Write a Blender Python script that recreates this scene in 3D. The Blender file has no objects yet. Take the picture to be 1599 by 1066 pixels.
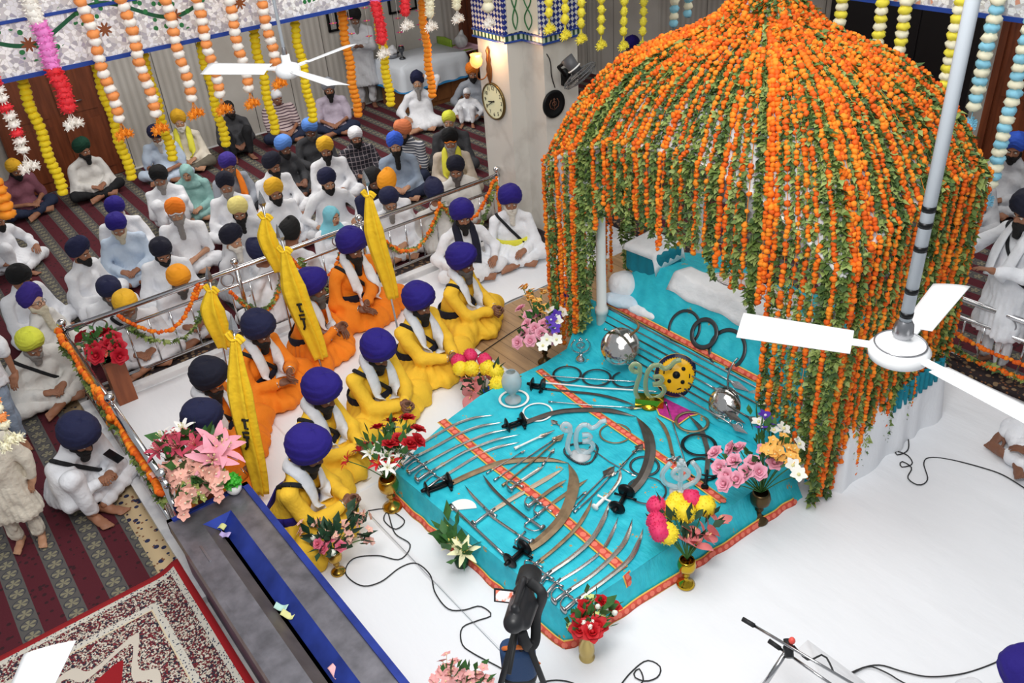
import bpy, math, random
import numpy as np
from mathutils import Matrix, Vector
rng = np.random.default_rng(7)
random.seed(7)
S = bpy.context.scene
COL = S.collection
PI = math.pi
# ---------------------------------------------------------------- camera, sky, light, exposure
CAM_H = 4.8
YAW, PIT, ROL, FOC = 6.23125203e-01, 5.69579549e-01, -7.95072120e-02, 1346.02
def _axes():
    cy, sy, cp, sp = math.cos(YAW), math.sin(YAW), math.cos(PIT), math.sin(PIT)
    f = np.array([sy*cp, cy*cp, -sp]); r = np.array([cy, -sy, 0]); u = np.cross(r, f)
    return math.cos(ROL)*r+math.sin(ROL)*u, -math.sin(ROL)*r+math.cos(ROL)*u, f
CR, CU, CF = _axes()
CPOS = np.array([0, 0, CAM_H])
cam = bpy.data.objects.new('camera', bpy.data.cameras.new('camera')); COL.objects.link(cam)
cam.matrix_world = Matrix(((CR[0], CU[0], -CF[0], 0), (CR[1], CU[1], -CF[1], 0), (CR[2], CU[2], -CF[2], CAM_H), (0, 0, 0, 1)))
cam.data.sensor_width = 36; cam.data.lens = FOC/1599*36; cam.data.clip_start = .05
S.camera = cam
w = bpy.data.worlds.new('world'); S.world = w; w.use_nodes = True
w.node_tree.nodes['Background'].inputs[0].default_value = (.92, .96, 1, 1)
w.node_tree.nodes['Background'].inputs[1].default_value = .40
def area(name, loc, rot, sx, sy, power, col=(1, 1, 1)):
    l = bpy.data.lights.new(name, 'AREA'); l.shape = 'RECTANGLE'; l.size = sx; l.size_y = sy; l.energy = power; l.color = col
    o = bpy.data.objects.new(name, l); o.location = loc; o.rotation_euler = rot; COL.objects.link(o); return o
area('skylight', (3.6, 3.6, 7.6), (0, 0, 0), 5.5, 6.0, 290, (1, .985, .96))
area('front_fill', (.2, 1.2, 6.2), (math.radians(38), 0, math.radians(-38)), 2.2, 1.2, 230, (1, .98, .95))  # added frontal fill from the camera side, brightens upright surfaces like a flash
area('back_light', (4.4, 11.4, 3.22), (0, 0, 0), 6.5, 3.4, 180, (1, .97, .93))
area('canopy_fill', (5.4, 4.1, 2.45), (0, 0, 0), 1.0, 1.6, 11, (1, .97, .92))  # unseen fill added under the canopy roof to brighten the dim interior
area('side_light', (9.2, 4.5, 3.22), (0, 0, 0), 2.0, 5, 60, (1, .97, .93))
S.view_settings.view_transform = 'Standard'; S.view_settings.look = 'None'
S.view_settings.gamma = 1; S.view_settings.use_curve_mapping = False
S.view_settings.exposure = 0.0
# ---------------------------------------------------------------- pixel -> place helpers
def ray(px, py): return (px-800)/FOC*CR-(py-533)/FOC*CU+CF
def at(px, py, z=0.0):
    d = ray(px, py); return CPOS+d*((z-CAM_H)/d[2])
def plane(px, py, ax, v):
    d = ray(px, py); return CPOS+d*((v-CPOS[ax])/d[ax])
# ---------------------------------------------------------------- materials
def lin(c):
    if isinstance(c, str): c = [int(c[i:i+2], 16) for i in (0, 2, 4)]
    return tuple(((x/255)/12.92 if x/255 < .04045 else ((x/255+.055)/1.055)**2.4) for x in c)+(1,)
MATS = {}
def mat(name, c, rough=.6, metal=0, bump=0, bscale=60, var=0, vscale=8, trans=0, emit=0, sheen=0, ior=1.45, tl=0):
    if name in MATS: return MATS[name]
    m = bpy.data.materials.new(name); m.use_nodes = True; MATS[name] = m
    nt = m.node_tree; b = nt.nodes['Principled BSDF']; c = lin(c)
    b.inputs['Base Color'].default_value = c; b.inputs['Roughness'].default_value = rough
    b.inputs['Metallic'].default_value = metal; b.inputs['Transmission Weight'].default_value = trans; b.inputs['IOR'].default_value = ior
    if sheen: b.inputs['Sheen Weight'].default_value = sheen
    if emit: b.inputs['Emission Color'].default_value = c; b.inputs['Emission Strength'].default_value = emit
    if bump or var:
        tc = nt.nodes.new('ShaderNodeTexCoord')
    if bump:
        n = nt.nodes.new('ShaderNodeTexNoise'); n.inputs['Scale'].default_value = bscale; n.inputs['Detail'].default_value = 3
        bp = nt.nodes.new('ShaderNodeBump'); bp.inputs['Strength'].default_value = bump; bp.inputs['Distance'].default_value = .01 if bscale > 20 else .03
        nt.links.new(tc.outputs['Object'], n.inputs['Vector']); nt.links.new(n.outputs['Fac'], bp.inputs['Height']); nt.links.new(bp.outputs[0], b.inputs['Normal'])
    if var:
        n = nt.nodes.new('ShaderNodeTexNoise'); n.inputs['Scale'].default_value = vscale; n.inputs['Detail'].default_value = 4
        r = nt.nodes.new('ShaderNodeValToRGB'); e = r.color_ramp.elements
        e[0].position = .3; e[1].position = .7
        e[0].color = tuple(max(0, x*(1-var)) for x in c[:3])+(1,); e[1].color = tuple(min(1, x*(1+var)) for x in c[:3])+(1,)
        nt.links.new(tc.outputs['Object'], n.inputs['Vector']); nt.links.new(n.outputs['Fac'], r.inputs[0]); nt.links.new(r.outputs[0], b.inputs['Base Color'])
    return m
def cloth(name, c): return mat(name, c, .85, bump=.55, bscale=13, var=.07, vscale=5)
def nodes_mat(name, rough=.6, metal=0):
    m = bpy.data.materials.new(name); m.use_nodes = True; MATS[name] = m
    b = m.node_tree.nodes['Principled BSDF']; b.inputs['Roughness'].default_value = rough; b.inputs['Metallic'].default_value = metal
    return m, m.node_tree, b
class NT:
    """tiny node-graph writer"""
    def __init__(s, nt): s.nt = nt
    def n(s, t, **kw):
        x = s.nt.nodes.new(t)
        for k, v in kw.items(): setattr(x, k, v)
        return x
    def _in(s, sock, v):
        if hasattr(v, 'is_output'): s.nt.links.new(v, sock)
        else: sock.default_value = v
    def math(s, op, a, b=0.0, c=0.0):
        x = s.n('ShaderNodeMath', operation=op); s._in(x.inputs[0], a); s._in(x.inputs[1], b); s._in(x.inputs[2], c); return x.outputs[0]
    def coords(s, kind='Object'):
        x = s.n('ShaderNodeTexCoord'); q = s.n('ShaderNodeSeparateXYZ'); s.nt.links.new(x.outputs[kind], q.inputs[0]); return x.outputs[kind], q.outputs
    def noise(s, v, scale, detail=3):
        x = s.n('ShaderNodeTexNoise'); s._in(x.inputs['Vector'], v); x.inputs['Scale'].default_value = scale; x.inputs['Detail'].default_value = detail; return x.outputs['Fac']
    def vor(s, v, scale, feature='F1', out='Distance', rand=1.0):
        x = s.n('ShaderNodeTexVoronoi', feature=feature); s._in(x.inputs['Vector'], v); x.inputs['Scale'].default_value = scale; x.inputs['Randomness'].default_value = rand; return x.outputs[out]
    def mix(s, f, a, b):
        x = s.n('ShaderNodeMix', data_type='RGBA'); s._in(x.inputs[0], f); s._in(x.inputs[6], a); s._in(x.inputs[7], b); return x.outputs[2]
    def ramp(s, f, stops, const=False):
        x = s.n('ShaderNodeValToRGB'); e = x.color_ramp.elements
        if const: x.color_ramp.interpolation = 'CONSTANT'
        while len(e) < len(stops): e.new(.5)
        for q, (p, c) in zip(e, stops): q.position = p; q.color = lin(c)
        s._in(x.inputs[0], f); return x.outputs[0]
    def bump(s, h, st, b, d=.01):
        x = s.n('ShaderNodeBump'); x.inputs['Strength'].default_value = st; x.inputs['Distance'].default_value = d; s._in(x.inputs['Height'], h); s.nt.links.new(x.outputs[0], b.inputs['Normal'])
# ---------------------------------------------------------------- mesh builder
def nrm(v):
    v = np.asarray(v, float); return v/(np.linalg.norm(v, axis=-1, keepdims=True)+1e-12)
def A3(*v): return np.array(v, float)
def rotz(a): c, s = math.cos(a), math.sin(a); return np.array([[c, -s, 0], [s, c, 0], [0, 0, 1.]])
def rotx(a): c, s = math.cos(a), math.sin(a); return np.array([[1., 0, 0], [0, c, -s], [0, s, c]])
def roty(a): c, s = math.cos(a), math.sin(a); return np.array([[c, 0, s], [0, 1., 0], [-s, 0, c]])
def frames(path, up=None):
    P = np.asarray(path, float); T = np.gradient(P, axis=0); T = nrm(T); N = np.zeros_like(P)
    u = A3(0, 0, 1) if up is None else np.asarray(up, float)
    if abs(T[0]@u) > .95: u = A3(1, 0, 0) if abs(T[0][0]) < .9 else A3(0, 1, 0)
    n = nrm(u-T[0]*(u@T[0]))
    for i in range(len(P)):
        if up is not None and abs(T[i]@u) < .97: n = nrm(u-T[i]*(u@T[i]))
        else: n = nrm(n-T[i]*(n@T[i]))
        N[i] = n
    return P, T, N, np.cross(T, N)
def spline(pts, n=8):
    """Catmull-Rom through the points"""
    P = np.asarray(pts, float)
    if len(P) < 3: return np.array([P[0]+(P[-1]-P[0])*t for t in np.linspace(0, 1, n+1)])
    Q = np.vstack([2*P[0]-P[1], P, 2*P[-1]-P[-2]]); out = []
    for i in range(1, len(Q)-2):
        a, b, c, d = Q[i-1:i+3]
        for t in np.arange(n)/n:
            out.append(.5*(2*b+(c-a)*t+(2*a-5*b+4*c-d)*t*t+(3*b-a-3*c+d)*t**3))
    out.append(P[-1]); return np.array(out)
def resample(P, step):
    P = np.asarray(P, float); L = np.r_[0, np.cumsum(np.linalg.norm(np.diff(P, axis=0), axis=1))]
    n = max(2, int(round(L[-1]/step))+1); s = np.linspace(0, L[-1], n)
    return np.stack([np.interp(s, L, P[:, k]) for k in range(3)], 1)
class MB:
    def __init__(s): s.V = []; s.Q = []; s.T = []; s.n = 0; s.mq = []; s.mt = []
    def add(s, V, Q=None, T=None, m=0):
        V = np.asarray(V, float).reshape(-1, 3)
        if Q is not None and len(Q): Q = np.asarray(Q, int).reshape(-1, 4); s.Q.append(Q+s.n); s.mq.append(np.broadcast_to(np.asarray(m), (len(Q),)))
        if T is not None and len(T):
            T = np.asarray(T, int).reshape(-1, 3); s.T.append(T+s.n)
            s.mt.append(np.broadcast_to(np.asarray(m if np.ndim(m) == 0 or Q is None else 0), (len(T),)))
        s.V.append(V); s.n += len(V); return s
    def box(s, lo, hi, m=0, R=None, o=(0, 0, 0)):
        lo, hi = np.minimum(lo, hi), np.maximum(lo, hi)
        V = np.array([[x, y, z] for x in (lo[0], hi[0]) for y in (lo[1], hi[1]) for z in (lo[2], hi[2])], float)
        if R is not None: V = V@np.asarray(R).T
        return s.add(V+np.asarray(o, float), [[0, 1, 3, 2], [4, 6, 7, 5], [0, 4, 5, 1], [2, 3, 7, 6], [0, 2, 6, 4], [1, 5, 7, 3]], m=m)
    def sweep(s, path, prof, closed=True, caps=True, m=0, up=None, scale=None):
        """prof (k,2) in (side, up); scale per path point"""
        P, T, N, B = frames(path, up); prof = np.asarray(prof, float); k = len(prof); n = len(P)
        sc = np.ones((n, 2)) if scale is None else np.asarray(scale, float)
        if sc.ndim == 1: sc = np.stack([sc, sc], 1)
        V = P[:, None]+prof[None, :, 0:1]*sc[:, None, 0:1]*B[:, None]+prof[None, :, 1:2]*sc[:, None, 1:2]*N[:, None]
        i = np.arange(n-1)[:, None]*k; j = np.arange(k if closed else k-1)[None]; j2 = (j+1) % k
        Q = np.stack([i+j, i+j2, i+k+j2, i+k+j], -1).reshape(-1, 4)
        n0 = s.n; s.add(V, Q, m=m)
        if caps and closed:
            for e in (0, n-1):
                c = s.n; s.add(P[e]); b = n0+e*k; idx = np.arange(k)
                t = np.stack([np.full(k, c), b+(idx+1) % k, b+idx], 1)
                if e: t = t[:, ::-1]
                s.T.append(t); s.mt.append(np.full(k, m))
        return s
    def tube(s, path, r, seg=8, m=0, caps=True, up=None):
        a = np.arange(seg)*2*PI/seg; prof = np.stack([np.cos(a), np.sin(a)], 1); n = len(path)
        return s.sweep(path, prof, True, caps, m, up, np.broadcast_to(np.asarray(r, float), (n,)) if np.ndim(r) < 2 else r)
    def cyl(s, a, b, r, r2=None, seg=10, m=0): return s.tube([np.asarray(a, float), np.asarray(b, float)], [r, r if r2 is None else r2], seg, m)
    def lathe(s, prof, c=(0, 0, 0), seg=20, m=0, R=None, wob=None):
        prof = np.asarray(prof, float); a = np.arange(seg)*2*PI/seg; n = len(prof)
        rr = prof[:, 0:1]*(1 if wob is None else 1+wob(a[None], prof[:, 1:2]))
        V = np.stack([rr*np.cos(a), rr*np.sin(a), np.broadcast_to(prof[:, 1:2], (n, seg))], -1).reshape(-1, 3)
        if R is not None: V = V@np.asarray(R).T
        i = np.arange(n-1)[:, None]*seg; j = np.arange(seg)[None]; j2 = (j+1) % seg
        return s.add(V+np.asarray(c, float), np.stack([i+j, i+j2, i+seg+j2, i+seg+j], -1).reshape(-1, 4), m=m)
    def sph(s, c, r, u=12, v=8, m=0, R=None):
        t = np.linspace(0, PI, v+1); a = np.arange(u)*2*PI/u; r = np.broadcast_to(np.asarray(r, float), (3,))
        V = np.stack([np.sin(t)[:, None]*np.cos(a), np.sin(t)[:, None]*np.sin(a), np.broadcast_to(np.cos(t)[:, None], (v+1, u))], -1).reshape(-1, 3)*r
        if R is not None: V = V@np.asarray(R).T
        i = np.arange(v)[:, None]*u; j = np.arange(u)[None]; j2 = (j+1) % u
        return s.add(V+np.asarray(c, float), np.stack([i+j, i+u+j, i+u+j2, i+j2], -1).reshape(-1, 4), m=m)
    def torus(s, c, R, r, R3=None, seg=40, k=8, m=0, flat=1.0):
        a = np.arange(seg)*2*PI/seg; b = np.arange(k)*2*PI/k
        rad = R+r*np.cos(b)[None]; V = np.stack([rad*np.cos(a)[:, None], rad*np.sin(a)[:, None], np.broadcast_to(r*flat*np.sin(b)[None], (seg, k))], -1).reshape(-1, 3)
        if R3 is not None: V = V@np.asarray(R3).T
        i = np.arange(seg)[:, None]; j = np.arange(k)[None]; i2 = (i+1) % seg; j2 = (j+1) % k
        return s.add(V+np.asarray(c, float), np.stack([i*k+j, i2*k+j, i2*k+j2, i*k+j2], -1).reshape(-1, 4), m=m)
    def prism(s, poly, z0, z1, m=0, R=None, o=(0, 0, 0)):
        P = np.asarray(poly, float); n = len(P); me = bpy.data.meshes.new('t')
        from mathutils.geometry import tessellate_polygon
        tr = np.array(tessellate_polygon([[Vector((p[0], p[1], 0)) for p in P]])); bpy.data.meshes.remove(me)
        ar = .5*np.sum(P[:, 0]*np.roll(P[:, 1], -1)-np.roll(P[:, 0], -1)*P[:, 1])
        V = np.vstack([np.c_[P, np.full(n, z0)], np.c_[P, np.full(n, z1)]])
        t0 = tr[0]; fl = np.cross(P[t0[1]]-P[t0[0]], P[t0[2]]-P[t0[0]]) > 0
        up = tr if fl else tr[:, ::-1]
        i = np.arange(n); j = (i+1) % n
        Q = np.stack([i, j, j+n, i+n], 1)
        if ar < 0: Q = Q[:, ::-1]
        if R is not None: V = V@np.asarray(R).T
        return s.add(V+np.asarray(o, float), Q, np.vstack([up+n, up[:, ::-1]]), m=m) if np.ndim(m) == 0 and m == 0 else s.add(V+np.asarray(o, float), Q, None, m).add(V+np.asarray(o, float), None, np.vstack([up+n, up[:, ::-1]]), m)
    def grid(s, fn, nu, nv, m=0, thick=0):
        u, v = np.meshgrid(np.linspace(0, 1, nu+1), np.linspace(0, 1, nv+1), indexing='ij')
        V = fn(u, v).reshape(-1, 3); i = np.arange(nu)[:, None]*(nv+1); j = np.arange(nv)[None]
        Q = np.stack([i+j, i+nv+1+j, i+nv+2+j, i+j+1], -1).reshape(-1, 4)
        s.add(V, Q, m=m)
        if thick:
            G = V.reshape(nu+1, nv+1, 3); n = nrm(np.cross(np.gradient(G, axis=0), np.gradient(G, axis=1))).reshape(-1, 3)
            s.add(V-n*thick, Q[:, ::-1], m=m)
            N1 = (nu+1)*(nv+1); b = np.r_[np.arange(nu+1)*(nv+1), nu*(nv+1)+np.arange(1, nv+1), (np.arange(nu)[::-1])*(nv+1)+nv, np.arange(1, nv)[::-1]]
            j2 = np.roll(b, -1); s.add(np.zeros((0, 3)))
            s.Q.append(np.stack([b, b+N1, j2+N1, j2], 1)+s.n-2*N1); s.mq.append(np.full(len(b), m))
        return s
    def strew(s, TV, TQ, TT, pos, R, sc, m=0):
        """many copies of one template: pos (n,3), R (n,3,3), sc (n,) or (n,3); m scalar or per copy"""
        n = len(pos); sc = np.asarray(sc, float); k = len(TV)
        sc = sc[:, None, None] if sc.ndim == 1 else sc[:, None, :]
        TVb = TV if TV.ndim == 3 else TV[None]
        k = TVb.shape[1]
        V = np.einsum('nij,nkj->nki', R, np.broadcast_to(TVb*sc, (n, k, 3)))+pos[:, None]
        off = (np.arange(n)*k)[:, None, None]; mm = np.broadcast_to(np.asarray(m), (n,))
        s.V.append(V.reshape(-1, 3))
        if TQ is not None and len(TQ): s.Q.append((off+np.asarray(TQ)[None]).reshape(-1, 4)+s.n); s.mq.append(np.repeat(mm, len(TQ)))
        if TT is not None and len(TT): s.T.append((off+np.asarray(TT)[None]).reshape(-1, 3)+s.n); s.mt.append(np.repeat(mm, len(TT)))
        s.n += n*k; return s
    def arrays(s):
        V = np.vstack(s.V); Q = np.vstack(s.Q) if s.Q else np.zeros((0, 4), int); T = np.vstack(s.T) if s.T else np.zeros((0, 3), int)
        return V, Q, T, np.concatenate(s.mq) if s.mq else np.zeros(0, int), np.concatenate(s.mt) if s.mt else np.zeros(0, int)
    def merge(s, o, R=None, t=(0, 0, 0), m=None):
        V, Q, T, a, b = o.arrays()
        if R is not None: V = V@np.asarray(R).T
        V = V+np.asarray(t, float)
        n0 = s.n; s.V.append(V); s.n += len(V)
        if len(Q): s.Q.append(Q+n0); s.mq.append(a if m is None else np.full(len(Q), m))
        if len(T): s.T.append(T+n0); s.mt.append(b if m is None else np.full(len(T), m))
        return s
    def mesh(s, name, mats, off=(0, 0, 0), smooth=True):
        V, Q, T, mq, mt = s.arrays(); V = V-np.asarray(off, float); me = bpy.data.meshes.new(name)
        me.vertices.add(len(V)); me.vertices.foreach_set('co', V.astype(np.float32).ravel())
        L = np.concatenate([Q.ravel(), T.ravel()]).astype(np.int32); nf = len(Q)+len(T)
        me.loops.add(len(L)); me.loops.foreach_set('vertex_index', L)
        me.polygons.add(nf); me.polygons.foreach_set('loop_start', np.r_[np.arange(len(Q))*4, len(Q)*4+np.arange(len(T))*3].astype(np.int32))
        me.polygons.foreach_set('material_index', np.r_[mq, mt].astype(np.int32))
        me.polygons.foreach_set('use_smooth', np.full(nf, bool(smooth)))
        for x in (mats if isinstance(mats, (list, tuple)) else [mats]): me.materials.append(x)
        me.update(calc_edges=True); me.validate(); return me
    def obj(s, name, mats, parent=None, smooth=True, local=False, off=None):
        """linked mesh; under a parent, world coordinates are turned into the parent's (unless local)"""
        o = (0, 0, 0) if local else (np.array(worldloc(parent)) if parent is not None else (0, 0, 0))
        if off is not None: o = off
        ob = bpy.data.objects.new(name, s.mesh(name, mats, o, smooth)); COL.objects.link(ob)
        if parent is not None: ob.parent = parent
        elif off is not None: ob.location = off
        return ob
def worldloc(o):
    l = np.array(o.location, float)
    while o.parent is not None: o = o.parent; l = l+np.array(o.location, float)
    return l
def sharp(o, ang=35):
    """flat-looking edges beyond an angle"""
    me = o.data; me.update()
    try: me.set_sharp_from_angle(angle=math.radians(ang))
    except Exception: pass
    return o
def tag(o, label, cat, group=None):
    o['label'] = label; o['category'] = cat
    if group: o['group'] = group
    return o
def thing(name, label, cat, loc=(0, 0, 0), rz=0, group=None):
    o = bpy.data.objects.new(name, None); COL.objects.link(o); o.location = tuple(loc); o.rotation_euler = (0, 0, rz); o.empty_display_size = .1
    return tag(o, label, cat, group)
def solo(name, mb, mats, label, cat, group=None, smooth=True, ang=None):
    V = np.vstack(mb.V); lo, hi = V.min(0), V.max(0)
    o = mb.obj(name, mats, off=np.array([(lo[0]+hi[0])/2, (lo[1]+hi[1])/2, lo[2]]), smooth=smooth)
    if ang: sharp(o, ang)
    return tag(o, label, cat, group)
def struct(name, mb, mats, smooth=False):
    o = mb.obj(name, mats, smooth=smooth); o['kind'] = 'structure'; return o
def dup(o, loc, rot=None, label=None, group=None, scale=None):
    r = o.copy(); COL.objects.link(r); r.location = tuple(loc)
    if rot is not None: r.rotation_euler = rot
    if scale is not None: r.scale = (scale,)*3
    if label: r['label'] = label
    if group: r['group'] = group
    for c in list(o.children):
        d = c.copy(); COL.objects.link(d); d.parent = r
        for g in list(c.children):
            e = g.copy(); COL.objects.link(e); e.parent = d
    return r
# ---------------------------------------------------------------- soft solid modelling (distance field -> surface)
class Blob:
    def __init__(s): s.p = []
    def cap(s, a, b, ra, rb=None, k=.03, sub=False):
        s.p.append(('c', A3(*a), A3(*b), ra, ra if rb is None else rb, k, sub)); return s
    def ell(s, c, r, R=None, k=.03, sub=False):
        s.p.append(('e', A3(*c), A3(*np.broadcast_to(r, 3)), None if R is None else np.asarray(R), 0, k, sub)); return s
    def _d(s, q, P):
        if q[0] == 'c':
            _, a, b, ra, rb, k, sub = q; ba = b-a; t = np.clip(((P-a)@ba)/(ba@ba+1e-12), 0, 1)
            return np.linalg.norm(P-a-t[..., None]*ba, axis=-1)-(ra+(rb-ra)*t)
        _, c, r, R, _, k, sub = q; p = P-c
        if R is not None: p = p@R
        k0 = np.linalg.norm(p/r, axis=-1); k1 = np.linalg.norm(p/(r*r), axis=-1)+1e-9
        return k0*(k0-1)/k1
    @staticmethod
    def _mix(D, d, k, sub):
        if sub:
            d = -d; h = np.maximum(k-np.abs(D-d), 0)/k; return np.maximum(D, d)+h*h*k*.25
        h = np.maximum(k-np.abs(D-d), 0)/k; return np.minimum(D, d)-h*h*k*.25
    def dist(s, P):
        D = np.full(P.shape[:-1], 9.)
        for q in s.p: D = s._mix(D, s._d(q, P), q[5], q[6])
        return D
    def box(s, q):
        if q[0] == 'c': r = max(q[3], q[4]); return np.minimum(q[1], q[2])-r, np.maximum(q[1], q[2])+r
        r = q[2] if q[3] is None else np.full(3, q[2].max()); return q[1]-r, q[1]+r
    def surf(s, h, disp=None):
        B = [s.box(q) for q in s.p if not q[6]]; pad = 3*h+.02
        lo = np.min([b[0] for b in B], 0)-pad; hi = np.max([b[1] for b in B], 0)+pad
        n = np.ceil((hi-lo)/h).astype(int)+1; D = np.full(n, .5)
        ax = [lo[i]+h*np.arange(n[i]) for i in range(3)]
        for q in s.p:
            a, b = s.box(q); mrg = q[5]+2.5*h+.012
            i0 = np.clip(((a-mrg-lo)/h).astype(int), 0, n-1); i1 = np.clip(((b+mrg-lo)/h).astype(int)+2, 1, n)
            if np.any(i1 <= i0): continue
            P = np.stack(np.meshgrid(*[ax[i][i0[i]:i1[i]] for i in range(3)], indexing='ij'), -1)
            sl = tuple(slice(i0[i], i1[i]) for i in range(3)); D[sl] = s._mix(D[sl], s._d(q, P), q[5], q[6])
        if disp is not None:
            P = np.stack(np.meshgrid(*ax, indexing='ij'), -1); D = D+disp(P)
        return nets(D, lo, h)
EDG = [(0, 1), (0, 2), (0, 4), (1, 3), (1, 5), (2, 3), (2, 6), (3, 7), (4, 5), (4, 6), (5, 7), (6, 7)]
def nets(D, org, h):
    S_ = D < 0; n = np.array(D.shape)
    cs = [D[i:n[0]-1+i, j:n[1]-1+j, k:n[2]-1+k] for i in (0, 1) for j in (0, 1) for k in (0, 1)]
    cnt = sum((c < 0).astype(np.int8) for c in cs); mask = (cnt > 0) & (cnt < 8)
    idx = np.argwhere(mask); vals = np.stack([c[mask] for c in cs], 1)
    off = np.array([[i, j, k] for i in (0, 1) for j in (0, 1) for k in (0, 1)], float)
    acc = np.zeros((len(idx), 3)); num = np.zeros(len(idx))
    for a, b in EDG:
        va, vb = vals[:, a], vals[:, b]; x = (va < 0) != (vb < 0)
        t = np.where(x, va/(va-vb+1e-20), 0)[:, None]; acc += np.where(x[:, None], off[a]+t*(off[b]-off[a]), 0); num += x
    V = org+h*(idx+acc/num[:, None])
    ids = -np.ones(mask.shape, int); ids[mask] = np.arange(len(idx)); Qs = []
    for ax in range(3):
        u, v = (ax+1) % 3, (ax+2) % 3
        sl0 = [slice(None)]*3; sl1 = [slice(None)]*3; sl0[ax] = slice(0, -1); sl1[ax] = slice(1, None)
        x0 = S_[tuple(sl0)]; x1 = S_[tuple(sl1)]; e = np.argwhere(x0 != x1)
        e = e[(e[:, u] > 0) & (e[:, v] > 0) & (e[:, u] < n[u]-1) & (e[:, v] < n[v]-1)]
        if not len(e): continue
        fl = x0[tuple(e.T)]
        def g(du, dv):
            q = e.copy(); q[:, u] += du; q[:, v] += dv; return ids[tuple(q.T)]
        q = np.stack([g(-1, -1), g(0, -1), g(0, 0), g(-1, 0)], 1); q[~fl] = q[~fl][:, ::-1]; Qs.append(q)
    return V, np.vstack(Qs)
# ================================================================ SETTING
def g_marble(name, base, vein, sc=1.4, rough=.25):
    m, nt, b = nodes_mat(name, rough); N = NT(nt); v, q = N.coords()
    f = N.noise(v, sc, 6); f2 = N.math('ABSOLUTE', N.math('SUBTRACT', f, .5)); r = N.ramp(f2, [(0, vein), (.05, base), (1, base)])
    g = N.noise(v, sc*.4, 2); nt.links.new(N.mix(N.math('MULTIPLY', g, .25), r, lin(vein)), b.inputs[0]); return m
m_floor = g_marble('white_marble_floor', 'e9e9ea', 'c9cbd0')
m_wallc = None
def wall_mat():
    m, nt, b = nodes_mat('fluted_stone', .6); N = NT(nt); v, q = N.coords()
    k = N.math('ADD', q[0], q[1]); f = N.noise(v, 1.2, 5)
    st = N.math('FRACT', N.math('MULTIPLY', k, 1.35)); g = N.math('LESS_THAN', st, .02)
    flu = N.math('PINGPONG', N.math('MULTIPLY', k, 9.0), .5); band = N.math('GREATER_THAN', N.math('FRACT', N.math('MULTIPLY', k, .31)), .45)
    c = N.ramp(f, [(.3, 'b5b0a8'), (.7, 'cfccc6')]); c2 = N.mix(N.math('MULTIPLY', N.math('MULTIPLY', band, flu), .9), c, lin('8f8a82'))
    nt.links.new(N.mix(g, c2, lin('5f5b56')), b.inputs[0]); N.bump(N.math('MULTIPLY', band, flu), .6, b, .02); return m
m_wallc = wall_mat()
m_white = mat('white_paint', 'e6e6e2', .5)
def wood(name, a, b_, sx=1.0, ax=0, rough=.35, plank=0):
    m, nt, b = nodes_mat(name, rough); N = NT(nt); v, q = N.coords()
    mp = N.n('ShaderNodeMapping'); nt.links.new(v, mp.inputs[0]); s = [3.0, 3.0, 3.0]; s[ax] = .35; mp.inputs['Scale'].default_value = s
    f = N.noise(mp.outputs[0], 6*sx, 5); c = N.ramp(f, [(.3, a), (.7, b_)])
    if plank:
        o = q[1] if ax == 0 else q[0]; g = N.math('LESS_THAN', N.math('FRACT', N.math('MULTIPLY', o, plank)), .03); c = N.mix(g, c, lin('4a3626'))
    nt.links.new(c, b.inputs[0]); return m
m_door = wood('varnished_brown_wood', '5f2f1a', '84462a', 1, 2)
m_lam = wood('laminate_planks', '9a7a58', 'b8966e', 1, 1, .4, 7)
# floor, walls, gallery
struct('floor', MB().box((-3, -1, -.12), (12, 14.7, -.02)), m_floor)
struct('wall_back', MB().box((-3, 14.6, -.02), (12, 14.8, 3.6)), m_wallc)
struct('wall_right', MB().box((11.6, -1, -.02), (11.8, 14.6, 3.6)), m_wallc)
struct('ceiling_gallery', MB().box((-3, 8.5, 3.3), (12, 14.8, 3.6)).box((7.5, -1, 3.3), (12, 8.5, 3.6)), m_white)
# wooden doors with frames, handles
def door(name, lo, hi, ax, mt, panels=2):
    """a leaf standing just proud of the wall: ax 0 spans x (on the back wall), 1 spans y (right wall)"""
    e = bpy.data.objects.new(name, None); COL.objects.link(e); e['kind'] = 'structure'
    d = -1; a = np.array(lo, float); b = np.array(hi, float); e.location = tuple((a+b)/2*[1, 1, 0])
    MB().box(a, b).obj('door_leaf', mt, e, smooth=False)
    o = 1-ax; fr = MB(); t = .09
    for u0, u1, z0, z1 in ((a[ax]-t, a[ax], 0, b[2]), (b[ax], b[ax]+t, 0, b[2]), (a[ax]-t, b[ax]+t, b[2], b[2]+t)):
        p = np.zeros(3); q = np.zeros(3); p[ax], q[ax], p[2], q[2] = u0, u1, z0, z1; p[o] = a[o]-.04; q[o] = b[o]; fr.box(p, q)
    fr.obj('door_frame', mt, e, smooth=False)
    pn = MB(); n = panels
    for i in range(n):
        for z0, z1 in ((.15, .95), (1.08, b[2]-.12)):
            u0 = a[ax]+.08+(b[ax]-a[ax])*i/n; u1 = a[ax]-.08+(b[ax]-a[ax])*(i+1)/n
            p = np.zeros(3); q = np.zeros(3); p[ax], q[ax], p[2], q[2] = u0, u1, z0, z1; p[o] = a[o]-.015; q[o] = a[o]+.002; pn.box(p, q)
    pn.obj('door_panel', mt, e, smooth=False)
    h = MB(); p = np.array([0, 0, 1.25]); p[ax] = b[ax]-.5; p[o] = a[o]-.05; q = p.copy(); q[ax] += .22; h.cyl(p, q, .012)
    h.box(p-.02, p+.02); h.obj('door_bolt', mat('steel', 'c9c9c9', .25, 1), e)
    return e
m_black = mat('black_lacquer', '141214', .35)
door('door_1', (1.55, 14.5, 0), (2.98, 14.6, 2.75), 0, m_door, 2)
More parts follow.
